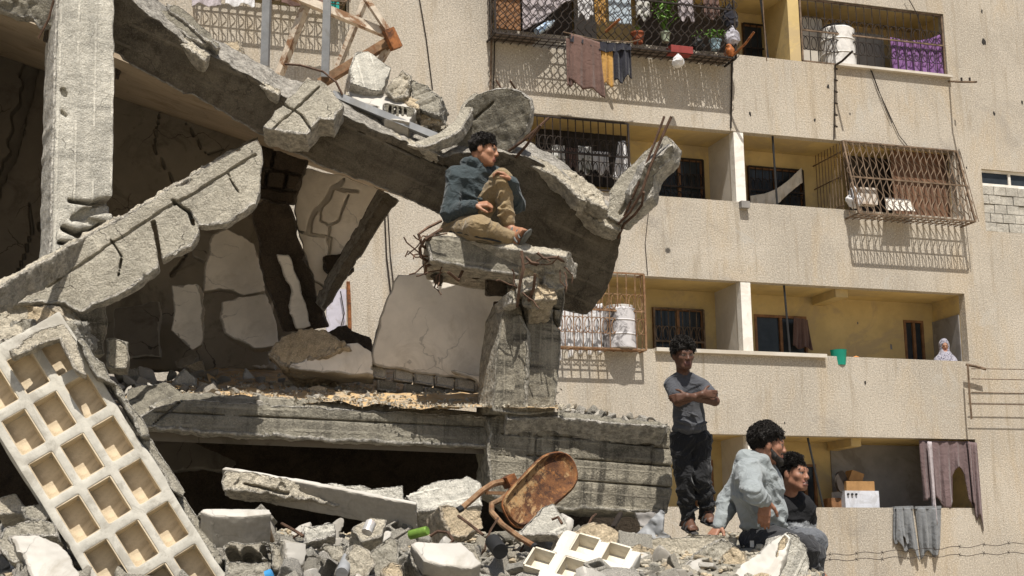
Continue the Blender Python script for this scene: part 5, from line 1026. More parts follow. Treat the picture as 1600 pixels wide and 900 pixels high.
waffle('white painted waffle slab piece lying among the rubble below the rusty wheelbarrow', (893, 886), (-22, 38), (50, 13), 8.5, 4, 48, [(0, 0), (0, 1), (0, -1), (-1, 0), (-1, 1), (1, 0), (1, 1)], (-1.3, 1.5, -.75, 1.7), .1, M_white, .26, .3, mcof=M_cofw)

# ---- named rubble pieces, traced from the photograph
def rk(q, d, yaw, pit, t, m, lb, name='concrete_chunk', cat='concrete chunk', vox=.013, edge=.016, face=.015, fr=1, cuts=(), f=10, **k):
    o = prism(name, q, d, yaw, pit, t, m, vox, edge, face, fr, cuts=cuts, f=f, **k); return T(o, lb, cat)
rk([(344, 752), (352, 734), (420, 742), (560, 766), (652, 786), (656, 802), (618, 810), (500, 785), (400, 772), (348, 766)], 9.9, 0, 12, .22, M_rub, 'long cracked concrete slab lying across the rubble below the dark void', 'concrete_slab', 'concrete slab', face=.02, edge=.018, cuts=[([(380, 756), (450, 770)], .01, .06), ([(470, 764), (520, 780)], .012, .06)])
rk([(346, 733), (352, 729), (470, 748), (560, 766), (652, 784), (650, 789), (560, 771), (420, 746)], 9.88, 0, 55, .2, M_plw, 'white plaster skin on top of the long cracked slab', 'plaster_skin', 'plaster', edge=.006, face=.004)
rk([(488, 756), (520, 752), (560, 758), (630, 758), (632, 782), (600, 786), (540, 776)], 10.2, 10, 22, .2, M_pillar, 'smooth grey slab piece behind the right half of the long cracked slab', 'concrete_slab', 'concrete slab')
rk([(632, 772), (690, 748), (730, 742), (752, 752), (754, 790), (720, 796), (650, 800)], 10.3, 5, 35, .25, M_pillar, 'big smooth grey slab tilted below the dark void end, left of the wheelbarrow', 'concrete_slab', 'concrete slab')
rk([(684, 790), (700, 786), (752, 796), (756, 826), (728, 840), (700, 838), (690, 812)], 9.5, 20, 12, .3, M_rub2, 'tan and grey block in front of the left wheelbarrow handle', face=.012)
rk([(806, 838), (848, 792), (866, 785), (888, 820), (886, 836), (840, 836)], 9.6, 25, 20, .12, M_pillar, 'smooth pale grey triangular slab piece leaning under the wheelbarrow basin', 'concrete_slab', 'concrete slab', edge=.008, face=.003)
rk([(868, 836), (930, 814), (944, 816), (968, 830), (964, 856), (936, 858), (880, 852)], 9.1, 12, 22, .3, M_rub2, 'sandy speckled block behind the white waffle piece')
rk([(308, 803), (316, 796), (420, 798), (425, 812), (392, 832), (336, 838), (332, 816)], 9.0, 18, 8, .3, M_block, 'grey block with a white top lying right of the big waffle panel', 'concrete_block', 'concrete block', cuts=[([(342, 822), (346, 828)], .02, .1)])
rk([(312, 800), (318, 795), (420, 795), (424, 803), (380, 808), (330, 806)], 8.98, 10, 62, .2, M_plw, 'white plaster skin on the grey block right of the waffle panel', 'plaster_skin', 'plaster', edge=.005, face=.004)
rk([(348, 852), (360, 846), (430, 846), (424, 875), (350, 884)], 8.4, 5, 12, .3, M_block, 'broken hollow block with three dark mouths, near the waffle panel foot', 'hollow_block', 'concrete block', cuts=[([(364, 862), (370, 872)], .035, .25), ([(390, 862), (398, 872)], .035, .25), ([(414, 858), (418, 868)], .03, .25)])
rk([(352, 880), (420, 876), (424, 905), (350, 905)], 8.3, 0, 20, .3, M_rub3, 'rough grey block under the broken three mouthed block')
rk([(444, 842), (478, 848), (476, 884), (446, 888)], 8.3, 25, 8, .2, M_plw, 'pale plastered shard standing with small pits, left of the hollow blocks', edge=.01, face=.003)
rk([(422, 846), (444, 842), (446, 890), (424, 895)], 8.3, -25, 5, .2, M_block, 'grey block with a dark slot beside the pitted shard', cuts=[([(434, 850), (434, 868)], .018, .15)])
rk([(470, 820), (524, 818), (526, 836), (474, 850)], 8.9, 5, 20, .15, M_pillar, 'plain grey slab piece lying flat above the pitted shard')
rk([(490, 868), (506, 848), (540, 850), (536, 876), (522, 892), (492, 886)], 8.2, -18, 12, .25, M_block, 'grey hollow block with one big dark square mouth', 'hollow_block', 'concrete block', cuts=[([(506, 872), (516, 882)], .055, .25)])
rk([(538, 880), (552, 846), (580, 858), (590, 880), (572, 905), (542, 902)], 8.0, 20, 10, .3, M_rub, 'angular grey rubble block right of the one mouthed hollow block')
rk([(576, 862), (610, 838), (626, 846), (624, 885), (596, 905), (580, 900)], 8.1, 10, 15, .3, M_rub3, 'grey broken block leaning on the angular block')
rk([(592, 890), (610, 876), (628, 882), (632, 905), (596, 905)], 7.8, 10, 20, .2, M_rub2, 'ochre faced rubble stone at the bottom of the photo centre')
rk([(546, 826), (580, 808), (606, 810), (600, 838), (566, 848)], 8.7, 10, 25, .2, M_rub, 'rough pale rubble lump above the hollow blocks')
rk([(640, 862), (652, 846), (744, 848), (754, 876), (748, 905), (660, 905), (642, 880)], 8.2, 15, 14, .3, M_block, 'big hollow block with dark bottom cells under a white plastered top', 'hollow_block', 'concrete block', cuts=[([(680, 888), (690, 894)], .05, .25), ([(722, 892), (730, 898)], .045, .25)])
rk([(640, 850), (650, 845), (720, 846), (754, 880), (738, 888), (690, 884), (662, 876)], 8.12, 12, 50, .1, M_plw, 'white plastered slab top on the big hollow block', 'plaster_slab', 'plaster', edge=.008, face=.004)
rk([(16, 838), (60, 836), (92, 848), (112, 872), (132, 906), (50, 906), (38, 880)], 8.3, 8, 35, .1, M_plw, 'broken white plaster slab in the bottom left corner', 'plaster_slab', 'plaster slab', edge=.012, face=.006)
rk([(6, 822), (40, 812), (86, 816), (92, 840), (60, 840), (16, 842), (36, 876), (20, 880), (-10, 850)], 8.6, 5, 15, .4, M_light, 'big light concrete lump above the white plaster slab at bottom left')
rk([(-10, 780), (24, 770), (40, 790), (36, 804), (-10, 806)], 8.9, 0, 20, .3, M_rub, 'grey chunk by the left picture edge above the light lump')
rk([(30, 790), (72, 786), (84, 800), (70, 816), (36, 812)], 8.75, 10, 20, .25, M_rub3, 'grey angular chunk between the waffle panel and the light lump')
rk([(984, 850), (1030, 838), (1110, 834), (1156, 838), (1150, 860), (1120, 905), (1010, 905), (980, 880)], 9.6, 10, 14, .5, M_rub, 'broad rough concrete mass under the standing boy', edge=.03, face=.02, f=6)
rk([(960, 862), (1000, 846), (1040, 868), (1010, 905), (966, 905)], 9.0, -5, 20, .3, M_rub2, 'sandy rough lump left of the mass under the standing boy', edge=.025, face=.02)
rk([(1080, 868), (1130, 836), (1150, 848), (1148, 880), (1110, 905), (1080, 902)], 8.9, 15, 18, .3, M_light, 'pale grey rough rock below the seated man\'s resting hand', edge=.025, face=.02)
rk([(1128, 866), (1146, 852), (1170, 862), (1172, 892), (1140, 905), (1126, 890)], 8.6, 5, 20, .2, M_rub2, 'tan rough rock beside the white slab in front of the men', edge=.02, face=.02)
rk([(1072, 880), (1098, 868), (1104, 895), (1080, 905)], 8.5, 10, 25, .15, M_plw, 'white plastered shard in the rubble below the standing boy')
fg = empty('foreground_slab', P(1200, 900, 8.3), 'upright slab piece with white face and thick grey broken edge in front of the seated men', 'concrete slab')
prism('white_face', [(1132, 930), (1150, 890), (1212, 842), (1228, 832), (1236, 840), (1206, 930)], 8.3, -22, 24, .05, M_white, .013, .012, .006, .6, parent=fg, f=9)
prism('grey_face', [(1206, 905), (1214, 860), (1230, 832), (1248, 836), (1262, 856), (1267, 880), (1258, 930), (1200, 930)], 8.32, 30, 4, .18, M_pillar, .013, .014, .006, 1, parent=fg, f=9)
prism('broken_rim', [(1196, 930), (1212, 862), (1226, 834), (1234, 840), (1222, 868), (1212, 930)], 8.28, 0, 8, .1, M_rub2, .012, .012, .014, 1, parent=fg, f=12)
# crumpled sheet metal beside the boy
o = prism('crumpled_sheet', [(984, 846), (1000, 828), (1032, 794), (1038, 800), (1036, 830), (1050, 838), (1040, 846), (1000, 850)], 10.2, -20, 8, .03, M_steel, .012, .006, .025, 0, f=5); T(o, 'crumpled dull grey sheet of metal lying left of the standing boy\'s feet', 'metal sheet')
o = prism('tarpaulin', [(990, 800), (1030, 800), (1030, 826), (1000, 822)], 10.6, 0, 20, .05, M_grey, .015, .01, .03, 0, f=6); T(o, 'folded grey canvas behind the crumpled metal sheet', 'canvas')
o = MB().bar(P(970, 802, 10.7), P(958, 824, 10.5), .03, .02).build('metal_strap', M_bar, center=True); T(o, 'short dark metal strap standing below the deep beam', 'metal strap')
# ---- wheelbarrow
wb = empty('wheelbarrow', P(810, 830, 9.7), 'rusty upturned wheelbarrow with its basin facing the camera and bent handles', 'wheelbarrow')
Nn = NV(28, 14); pc = P(842, 762, 9.75)
ol = [(872, 707), (890, 714), (901, 738), (898, 758), (880, 776), (855, 796), (830, 815), (812, 825), (798, 818), (788, 800), (784, 785), (798, 764), (822, 740), (846, 714)]
def smoothloop(p, n=3):
    for _ in range(n): p = [q for i in range(len(p)) for a_, b_ in [(np.array(p[i], float), np.array(p[(i + 1) % len(p)], float))] for q in (a_ * .75 + b_ * .25, a_ * .25 + b_ * .75)]
    return p
ol = smoothloop(ol, 2); n = len(ol); cc = np.mean(ol, 0)
m = MB(); V = []; ks = [1.0, .97, .9, .72, .45, .2]; dz = [.0, .02, -.012, -.022, -.026, -.028]
outer = []
for k, z_ in zip(ks, dz):
    for q in ol: V.append(onplane(*(cc + (np.array(q) - cc) * k), pc, Nn) + Nn * z_)
V.append(onplane(*cc, pc, Nn) + Nn * -.028)
F = [(r * n + i, r * n + (i + 1) % n, (r + 1) * n + (i + 1) % n, (r + 1) * n + i) for r in range(5) for i in range(n)] + [(5 * n + i, 5 * n + (i + 1) % n, 6 * n) for i in range(n)]
m.add(V, F)
bas = m.build('basin', None, wb); sm = bas.modifiers.new('thickness', 'SOLIDIFY'); sm.thickness = .012; sm.offset = -1
mm = NT('rusted_basin'); c = mm.mix(mm.ramp(mm.noise(5, 6, .7, None, .6), .38, .62), (.05, .02, .01), (.16, .07, .028)); c = mm.mix(mm.ramp(mm.noise(3.4, 8, .75, mm.mapped((1, 1, 1), (.4, .3, 1)), 1), .5, .58, 0, .85), c, (.34, .22, .105)); c = mm.mix(mm.ramp(mm.noise(16, 6, .8), .52, .6, 0, .9), c, (.035, .018, .012))
c = mm.mix(mm.ramp(mm.noise(30, 5, .8), .52, .66, 0, .6), c, (.3, .13, .04)); bas.data.materials.append(mm.done(c, mm.bump(mm.noise(40, 4), .5, .006), .8))
rim = [onplane(*q, pc, Nn) + Nn * .005 for q in ol]; MB().tube(rim + rim[:1], .012, 6).build('rim', M_rust, wb)
hl = MB().tube(PX((790, 752, 9.8), (770, 756, 9.75), (752, 768, 9.65), (736, 782, 9.6), (722, 794, 9.55)), .02, 8).build('handle', M_rustor, wb)
MB().tube(PX((800, 765, 9.8), (784, 780, 9.65), (768, 788, 9.6), (768, 800, 9.5), (785, 820, 9.35), (812, 840, 9.2), (834, 853, 9.1)), .018, 8).build('handle', M_rustor, wb)
MB().bar(P(760, 770, 9.66), P(792, 771, 9.75), .03, .02).build('brace', M_rustor, wb)
MB().bar(P(792, 744, 9.8), P(800, 760, 9.8), .12, .06).build('bracket', M_rust, wb)
for q in ((722, 794, 9.55, 715, 798, 9.53), (834, 853, 9.1, 838, 856, 9.08)): MB().tube([P(*q[:3]), P(*q[3:])], .022, 8).build('grip', M_blk, wb)
# ---- small litter
def can(name, a, b, r, m, lb, cat, hollow=False):
    a, b = np.array(a), np.array(b); ax_ = b - a
    if hollow: pts = [a, b, b - ax_ * .01, a + ax_ * .1]; rr = [r, r, r * .85, r * .85]
    else: pts = [a, a + ax_ * .001, b - ax_ * .06, b]; rr = [r * .8, r, r, r * .85]
    return T(MB().tube(pts, rr, 16).build(name, m, center=True), lb, cat)
M_green = plain('green_tin', (.14, .24, .04), .25, 20, .5, .2, .05); M_tin = plain('tin', (.5, .48, .45), .3, 12, .4, .3, .1, (.35, .15, .1), .7); M_blue = plain('blue_plastic', (.05, .25, .5), .1, 20, .4)
can('green_can', P(641, 836, 8.5), P(668, 829, 8.45), .026, M_green, 'small bright green drink can lying in the rubble', 'can')
can('tin_can', P(573, 832, 8.55), P(580, 816, 8.6), .03, M_tin, 'dented pale tin can in the rubble left of the green can', 'tin can')
can('pipe_piece', P(544, 872, 8.1), P(534, 896, 7.9), .032, M_steel, 'short open pipe end in the rubble beside the one mouthed hollow block', 'pipe', True)
can('plastic_pot', P(770, 846, 8.9), P(782, 862, 8.75), .045, M_blk, 'dark plastic pot tipped over in the rubble under the wheelbarrow handle', 'pot', True)
can('plastic_bit', P(416, 901, 8), P(426, 897, 8), .03, M_blue, 'blue plastic bit at the bottom edge of the photo', 'plastic bit')
None and can('yellow_lid', P(752, 852, 8.8), P(760, 856, 8.75), .02, plain('yellow_plastic', (.55, .38, .03), .1, 9, .5), 'small yellow lid in the rubble under the wheelbarrow', 'lid')
for pts, lb in ((((672, 838, 8.6), (684, 830, 8.6), (700, 832, 8.55), (708, 844, 8.5), (700, 854, 8.5)), 'dark bent wire loop right of the green can'), (((716, 806, 9.3), (735, 820, 9.2), (755, 836, 9.1)), 'thin dark bar lying between the wheelbarrow handles'), (((862, 812, 9.5), (872, 808, 9.5), (878, 818, 9.45)), 'small rusty curl of bar under the wheelbarrow basin'), (((440, 818, 9.0), (462, 830, 8.9), (474, 838, 8.85)), 'dark splintered bar among the blocks left of centre')):
    T(MB().tube(PX(*pts), .009, 6).build('scrap_bar', M_rebar, center=True), lb, 'scrap bar')
# ---- general rubble: chunk shapes shared by many pieces
def chunk_mesh(sd, kind):
    r = random.Random(sd); n = 20; g = np.linspace(-1.35, 1.35, n); h = g[1] - g[0]; X, Y, Z = np.meshgrid(g, g, g, indexing='ij')
    if kind == 'hollow':
        n = 34; g = np.linspace(-1.2, 1.2, n); h = g[1] - g[0]; X, Y, Z = np.meshgrid(g, g, g, indexing='ij')
        v = np.maximum(np.maximum(np.abs(X) - 1, np.abs(Y) - .55), np.abs(Z) - .5)
        for cx in (-.62, 0, .62): v = np.maximum(v, -np.maximum(np.maximum(np.abs(X - cx) - .22, np.abs(Y) - .36), -Z - .3))
        v = np.maximum(v, (X * r.uniform(.3, 1) + Z * r.uniform(-.5, .5) + Y * r.uniform(-.6, .6)) - r.uniform(.7, 1.0)); am = .05
    elif kind == 'slab':
        v = np.maximum(np.abs(Z) - .22, np.maximum(np.abs(X) - 1.1, np.abs(Y) - .8)); am = .06
        for _ in range(4):
            a_ = r.uniform(0, 6.28); v = np.maximum(v, X * math.cos(a_) + Y * math.sin(a_) - r.uniform(.5, .85))
    else:
        v = np.full(X.shape, -9.0); am = .1 if kind == 'rock' else .06
        for _ in range(9 if kind == 'rock' else 7):
            a_ = nrm([r.gauss(0, 1) for _ in range(3)]); v = np.maximum(v, X * a_[0] + Y * a_[1] * 1.2 + Z * a_[2] * 1.35 - r.uniform(.5, .95))
        v = np.maximum(v, np.maximum(np.maximum(np.abs(X) - 1.1, np.abs(Y) - .9), np.abs(Z) - .75))
    v = v + am * fac(X, Y, Z, 1.6, sd, 3)
    V, F = nets(v, (g[0],) * 3, h); return V, F
MATS = [(M_rub, 'grey'), (M_rub, 'grey'), (M_rub3, 'dark grey'), (M_light, 'cracked grey'), (M_rub2, 'tan'), (M_block, 'speckled grey'), (M_pillar, 'smooth grey'), (M_plw, 'white plastered'), (M_plw, 'white plastered')]
lib = {}
for kd, nn_ in (('rock', 7), ('chip', 6), ('slab', 5), ('hollow', 3)):
    for k in range(nn_):
        V, F = chunk_mesh(100 + k * 13 + len(kd), kd)
        for mi, (m, cn) in enumerate(MATS):
            if kd == 'hollow' and m is not M_block: continue
            if (mi + k) % 2 and kd != 'hollow': continue
            lib.setdefault((kd), []).append((mesh_np('chunk', V, F, m, 28, {'frac': ('FLOAT', np.full(len(V), .35 if kd == 'slab' else .8))}), cn))
LM = [((50, 600), 'the waffle panel top'), ((160, 760), 'the waffle panel middle'), ((290, 860), 'the waffle panel foot'), ((60, 870), 'the corner plaster slab'), ((500, 768), 'the long cracked slab'), ((370, 815), 'the white topped grey block'), ((460, 865), 'the pitted plaster shard'), ((390, 865), 'the three mouthed block'), ((515, 870), 'the one mouthed block'), ((655, 832), 'the green can'), ((700, 870), 'the big hollow block'), ((720, 815), 'the left wheelbarrow handle'), ((845, 765), 'the rusty basin'), ((800, 835), 'the lower wheelbarrow handle'), ((905, 870), 'the white waffle piece'), ((920, 836), 'the sandy speckled block'), ((1015, 825), 'the crumpled metal sheet'), ((1085, 830), 'the standing boy'), ((1120, 860), 'the pale rock'), ((1220, 870), 'the white foreground slab'), ((590, 830), 'the dented tin can'), ((690, 770), 'the tilted smooth slab'), ((600, 890), 'the ochre faced stone'), ((300, 590), 'the ledge wedge block'), ((460, 560), 'the tan boulder'), ((400, 575), 'the white floor shard'), ((830, 600), 'the broken pillar'), ((980, 650), 'the deep beam end'), ((560, 600), 'the plaster partition foot'), ((190, 560), 'the tall pillar foot')]
def topx(q):
    r = np.asarray(q) - CAM; d = np.dot(r, FW); return 800 + FPX * np.dot(r, CX) / d, 450 - FPX * np.dot(r, CY) / d
NM = {'rock': ('rubble_stone', 'lump', 'rubble'), 'chip': ('rubble_chip', 'sharp chip', 'rubble'), 'slab': ('slab_fragment', 'flat slab fragment', 'slab fragment'), 'hollow': ('hollow_block', 'hollow block', 'concrete block')}
used = {}
def place(kd, p, s, where, big=''):
    me, cn = rng.choice(lib[kd]); cn = cn if kd != 'hollow' else ''; nm, noun, cat = NM[kd]
    o = bpy.data.objects.new(nm, me); COL.objects.link(o)
    o.location = p; o.scale = (s * rng.uniform(.8, 1.25), s * rng.uniform(.7, 1.1), s * rng.uniform(.7, 1.1))
    o.rotation_euler = (rng.gauss(0, .5), rng.gauss(0, .5), rng.uniform(0, 6.28))
    x, y = topx(p); best = min(LM, key=lambda l: (l[0][0] - x) ** 2 + (l[0][1] - y) ** 2); dx, dy = x - best[0][0], y - best[0][1]
    rel = ('right of' if dx > 0 else 'left of') if abs(dx) > abs(dy) * 2 else ('above' if dy < 0 else 'below') if abs(dy) > abs(dx) * 2 else ('up and ' if dy < 0 else 'down and ') + ('right of' if dx > 0 else 'left of')
    if math.hypot(dx, dy) < 35: rel = 'touching or just ' + rel if False else 'just ' + rel
    lb = ' '.join(f'{big} {cn} {noun} {rel} {best[1]}'.split())
    for extra in ('', 'leaning ', 'dusty ', 'jagged ', 'chipped ', 'half buried ', 'rough '):
        l2 = lb.replace(noun, extra + noun, 1)
        if l2 not in used: break
    used[l2] = 1; return T(o, l2, cat, where)
cnt = 0
for step, smin, smax, ks, big in ((41, .085, .15, ('rock', 'slab', 'hollow', 'chip', 'slab', 'hollow', 'slab'), 'big'), (28, .05, .085, ('rock', 'chip', 'slab', 'hollow', 'slab'), 'small'), (24, .028, .045, ('rock', 'chip', 'slab'), 'tiny')):
    y = 745
    while y < 925:
        x = -20
        while x < 1190:
            xx, yy = x + rng.uniform(-.5, .5) * step, y + rng.uniform(-.5, .5) * step * .6; x += step * rng.uniform(.9, 1.3)
            q = mound_at(xx, yy)
            if q is None or not 7.2 < q[1] < 11.6 or xx > 1105 or (xx > 1040 and yy < 860): continue
            if q[0] > .75 and q[1] > 9.4: continue
            kd = rng.choice(ks); s = rng.uniform(smin, smax) * (q[1] / 9)
            place(kd, q + (0, 0, s * .1), s, 'loose pieces of the rubble mound', big); cnt += 1
        y += step * .62
print('chunks', cnt)
for k in range(120):
    x = rng.uniform(175, 620); y = rng.uniform(572, 628) + (x - 300) * .02; q = floor_at(x, y)
    if q[1] > 14: continue
    s = rng.uniform(.018, .05) * (1.5 if x < 340 else .8) * (1.5 if y < 598 else 1); place(rng.choice(('rock', 'chip')), q + (0, 0, s * .3), s, 'small stones on the sandy floor', 'small loose')
for k in range(70):
    x = rng.uniform(880, 1040); q = P(x, 648 + (x - 880) * .12 + rng.uniform(-9, 5), 11.7 + rng.uniform(0, .2)); s = rng.uniform(.02, .06)
    place(rng.choice(('rock', 'chip')), q, s, 'small stones on the deep beam', 'small loose')
# bars, splinters and rags poking out of the rubble
M_splint = plain('grey_splintered_wood', (.2, .15, .1), .3, 14, .9); M_rag = [cloth('dusty_rag', c_, 200, .4, 9) for c_ in ((.2, .16, .13), (.12, .13, .15), (.3, .27, .23))]
for k in range(34):
    x, y = rng.uniform(20, 1000), rng.uniform(785, 895); q = mound_at(x, y)
    if q is None or not 7.3 < q[1] < 11: continue
    near = min(LM, key=lambda l: (l[0][0] - x) ** 2 + (l[0][1] - y) ** 2)[1]
    if k % 3 < 2:
        p = [q + (0, 0, .02)]; dr = nrm([rng.gauss(0, 1), rng.gauss(0, .5), rng.uniform(.1, .9)])
        for _ in range(4): dr = nrm(dr + np.array([rng.gauss(0, .4), rng.gauss(0, .3), rng.gauss(-.1, .3)])); p.append(p[-1] + dr * rng.uniform(.05, .1))
        lb = f'thin bent rusty bar poking out near {near}'; o = MB().tube(p, .007, 5).build('bent_bar', M_rebar, center=True); cat = 'bent bar'
    else:
        dr = nrm([rng.gauss(0, 1), rng.gauss(0, .5), rng.uniform(0, .4)]); o = MB().bar(q + (0, 0, .05), q + (0, 0, .08) + dr * rng.uniform(.15, .3), .035, .02).build('wood_splinter', M_splint, center=True); lb = f'grey wood splinter lying near {near}'; cat = 'wood splinter'
    n_ = used.get(lb, 0); used[lb] = n_ + 1
    if n_: lb = lb.replace('thin bent', ('longer', 'twisted', 'stubby', 'hooked', 'crooked', 'slender', 'kinked')[(n_ - 1) % 7] + ' bent').replace('grey wood', ('second grey', 'third grey', 'fourth grey', 'fifth grey')[(n_ - 1) % 4] + ' wood')
    T(o, lb, cat, 'scraps poking from the rubble')
fines = MB(); ico = [nrm(v) for v in ((0, 1, 1.6), (0, -1, 1.6), (0, 1, -1.6), (0, -1, -1.6), (1, 1.6, 0), (-1, 1.6, 0), (1, -1.6, 0), (-1, -1.6, 0), (1.6, 0, 1), (-1.6, 0, 1), (1.6, 0, -1), (-1.6, 0, -1))]
icf = [(0, 1, 8), (0, 8, 4), (0, 4, 5), (0, 5, 9), (0, 9, 1), (1, 6, 8), (8, 6, 10), (8, 10, 4), (4, 10, 2), (4, 2, 5), (5, 2, 11), (5, 11, 9), (9, 11, 7), (9, 7, 1), (1, 7, 6), (3, 6, 7), (3, 7, 11), (3, 11, 2), (3, 2, 10), (3, 10, 6)]
fin = [MB(), MB(), MB()]
for k in range(3000):
    x, y = rng.uniform(-3.6, 1.9), rng.uniform(7.2, 11.2); s = rng.uniform(.012, .036); c_ = np.array((x, y, mzl(x, y) + s * .3)); sc = np.array((rng.uniform(.6, 1.4), rng.uniform(.6, 1.4), rng.uniform(.4, .9))) * s
    an = rng.uniform(0, 6.28); ca, sa = math.cos(an), math.sin(an); V = []
    for v in ico: w_ = v * sc * rng.uniform(.7, 1.2); V.append(c_ + (w_[0] * ca - w_[1] * sa, w_[0] * sa + w_[1] * ca, w_[2]))
    fin[k % 3].add(V, icf)
for q, m, n_ in zip(fin, (M_rub, M_rub2, M_rub3), ('pale grey', 'tan', 'dark grey')): T(q.build('rubble_fines', m, smooth=0), f'{n_} small broken bits filling the gaps of the rubble mound', 'rubble', kind='stuff')
gm = MB()
for k in range(5200):
    x, y = rng.uniform(-3.9, 2.2), rng.uniform(7, 11.3); z = mzl(x, y)
    c_ = np.array((x, y, z + .01)); s = rng.uniform(.006, .026)
    v = [c_ + s * nrm([rng.gauss(0, 1) for _ in range(3)]) * rng.uniform(.6, 1.3) for _ in range(4)]; gm.add(v, [(0, 1, 2), (0, 3, 1), (1, 3, 2), (2, 3, 0)])
T(gm.build('gravel', M_rub, smooth=0), 'loose gravel and crumbs covering the rubble mound', 'gravel', kind='stuff')
# ================================================================== people
def toobj(name, root, VFc, mat, pal=None, smooth=0):
    V, F, c = VFc; M = WMAT[root]; base = np.array(M.translation)
    at = {}
    if pal is not None: pl = np.array(pal, np.float32); col = np.ones((len(V), 4), np.float32); col[:, :3] = pl[np.clip(c.astype(int), 0, len(pl) - 1)]; at = {'tint': ('FLOAT_COLOR', col)}
    me = bpy.data.meshes.new(name) if 0 else None
    me = mesh_np(name, V - base, F, mat, smooth, {}) if not at else None
    if at:
        me = mesh_np(name, V - base, F, mat, smooth, {})
        a_ = me.attributes.new('tint', 'FLOAT_COLOR', 'POINT'); a_.data.foreach_set('color', col.ravel())
    return obj(name, me, root, M)
def skinmat(name):
    m = NT(name); c = m.attr('tint').outputs['Color']; n = m.noise(60, 3)
    c2 = m.mix(m.ramp(n, .35, .65, 0, .25), c, (.35, .16, .1), 'MULTIPLY'); m.b.inputs['Specular IOR Level'].default_value = .4
    return m.done(c2, m.bump(n, .1, .002), .55)
M_skin = skinmat('skin')
def hairmat():
    m = NT('black_hair'); n = m.noise(90, 4, .7); return m.done(m.mix(m.ramp(n, .35, .7), (.008, .007, .006), (.04, .033, .028)), m.bump(n, .8, .008), .55)
M_hair = hairmat()
def frame(f, u):
    f = nrm(f); u = np.asarray(u, float); u = nrm(u - f * np.dot(u, f)); r = np.cross(f, u); return np.array([r, f, u])
def head(b, C, f, u=(0, 0, 1), s=1.0, smile=0):
    R = frame(f, u); w = lambda x, y, z: np.asarray(C) + s * (x * R[0] + y * R[1] + z * R[2])
    b.ell(w(0, -.012, .03), R, s * np.array((.074, .094, .092)), 0, .02); b.ell(w(0, .028, -.03), R, s * np.array((.058, .062, .083)), 0, .025)
    b.cone(w(0, .035, -.085), w(0, .058, -.096), .027 * s, .02 * s, 0, .02)
    for g in (-1, 1):
        b.cone(w(g * .048, 0, -.05), w(g * .02, .06, -.094), .02 * s, .018 * s, 0, .02)
        b.ell(w(g * .04, .055, -.02), R, s * np.array((.024, .022, .02)), 0, .02)
        b.ell(w(g * .077, -.01, -.005), R, s * np.array((.011, .021, .034)), 0, .006)
        b.cone(w(g * .012, .1, -.036), w(g * .012, .098, -.036), .009 * s, .009 * s, 0, .006)
        b.sub(w(g * .031, .099, .003), .0105 * s)
        b.ell(w(g * .031, .079, .004), R, s * np.array((.012, .0105, .007)), 2, 0); b.ell(w(g * .031, .086, .004), R, s * np.array((.0065, .006, .007)), 3, 0)
        b.cone(w(g * .05, .076, .026), w(g * .014, .088, .026), .0035 * s, .005 * s, 3, .003)
        b.cone(w(g * .046, .078, .012), w(g * .017, .09, .012), .005 * s, .006 * s, 0, .006)
    b.cone(w(0, .088, .012), w(0, .104, -.03), .007 * s, .011 * s, 0, .012); b.cone(w(-.03, .08, .022), w(.03, .08, .022), .012 * s, .012 * s, 0, .014)
    b.cone(w(-.021, .085, -.061), w(.021, .085, -.061), .007 * s, .007 * s, 1, .005); b.cone(w(-.018, .085, -.073 - smile), w(.018, .085, -.073 - smile), .0085 * s, .0085 * s, 1, .005)
    if smile: b.cone(w(-.016, .09, -.067), w(.016, .09, -.067), .004, .004, 2, 0)
    return R, w
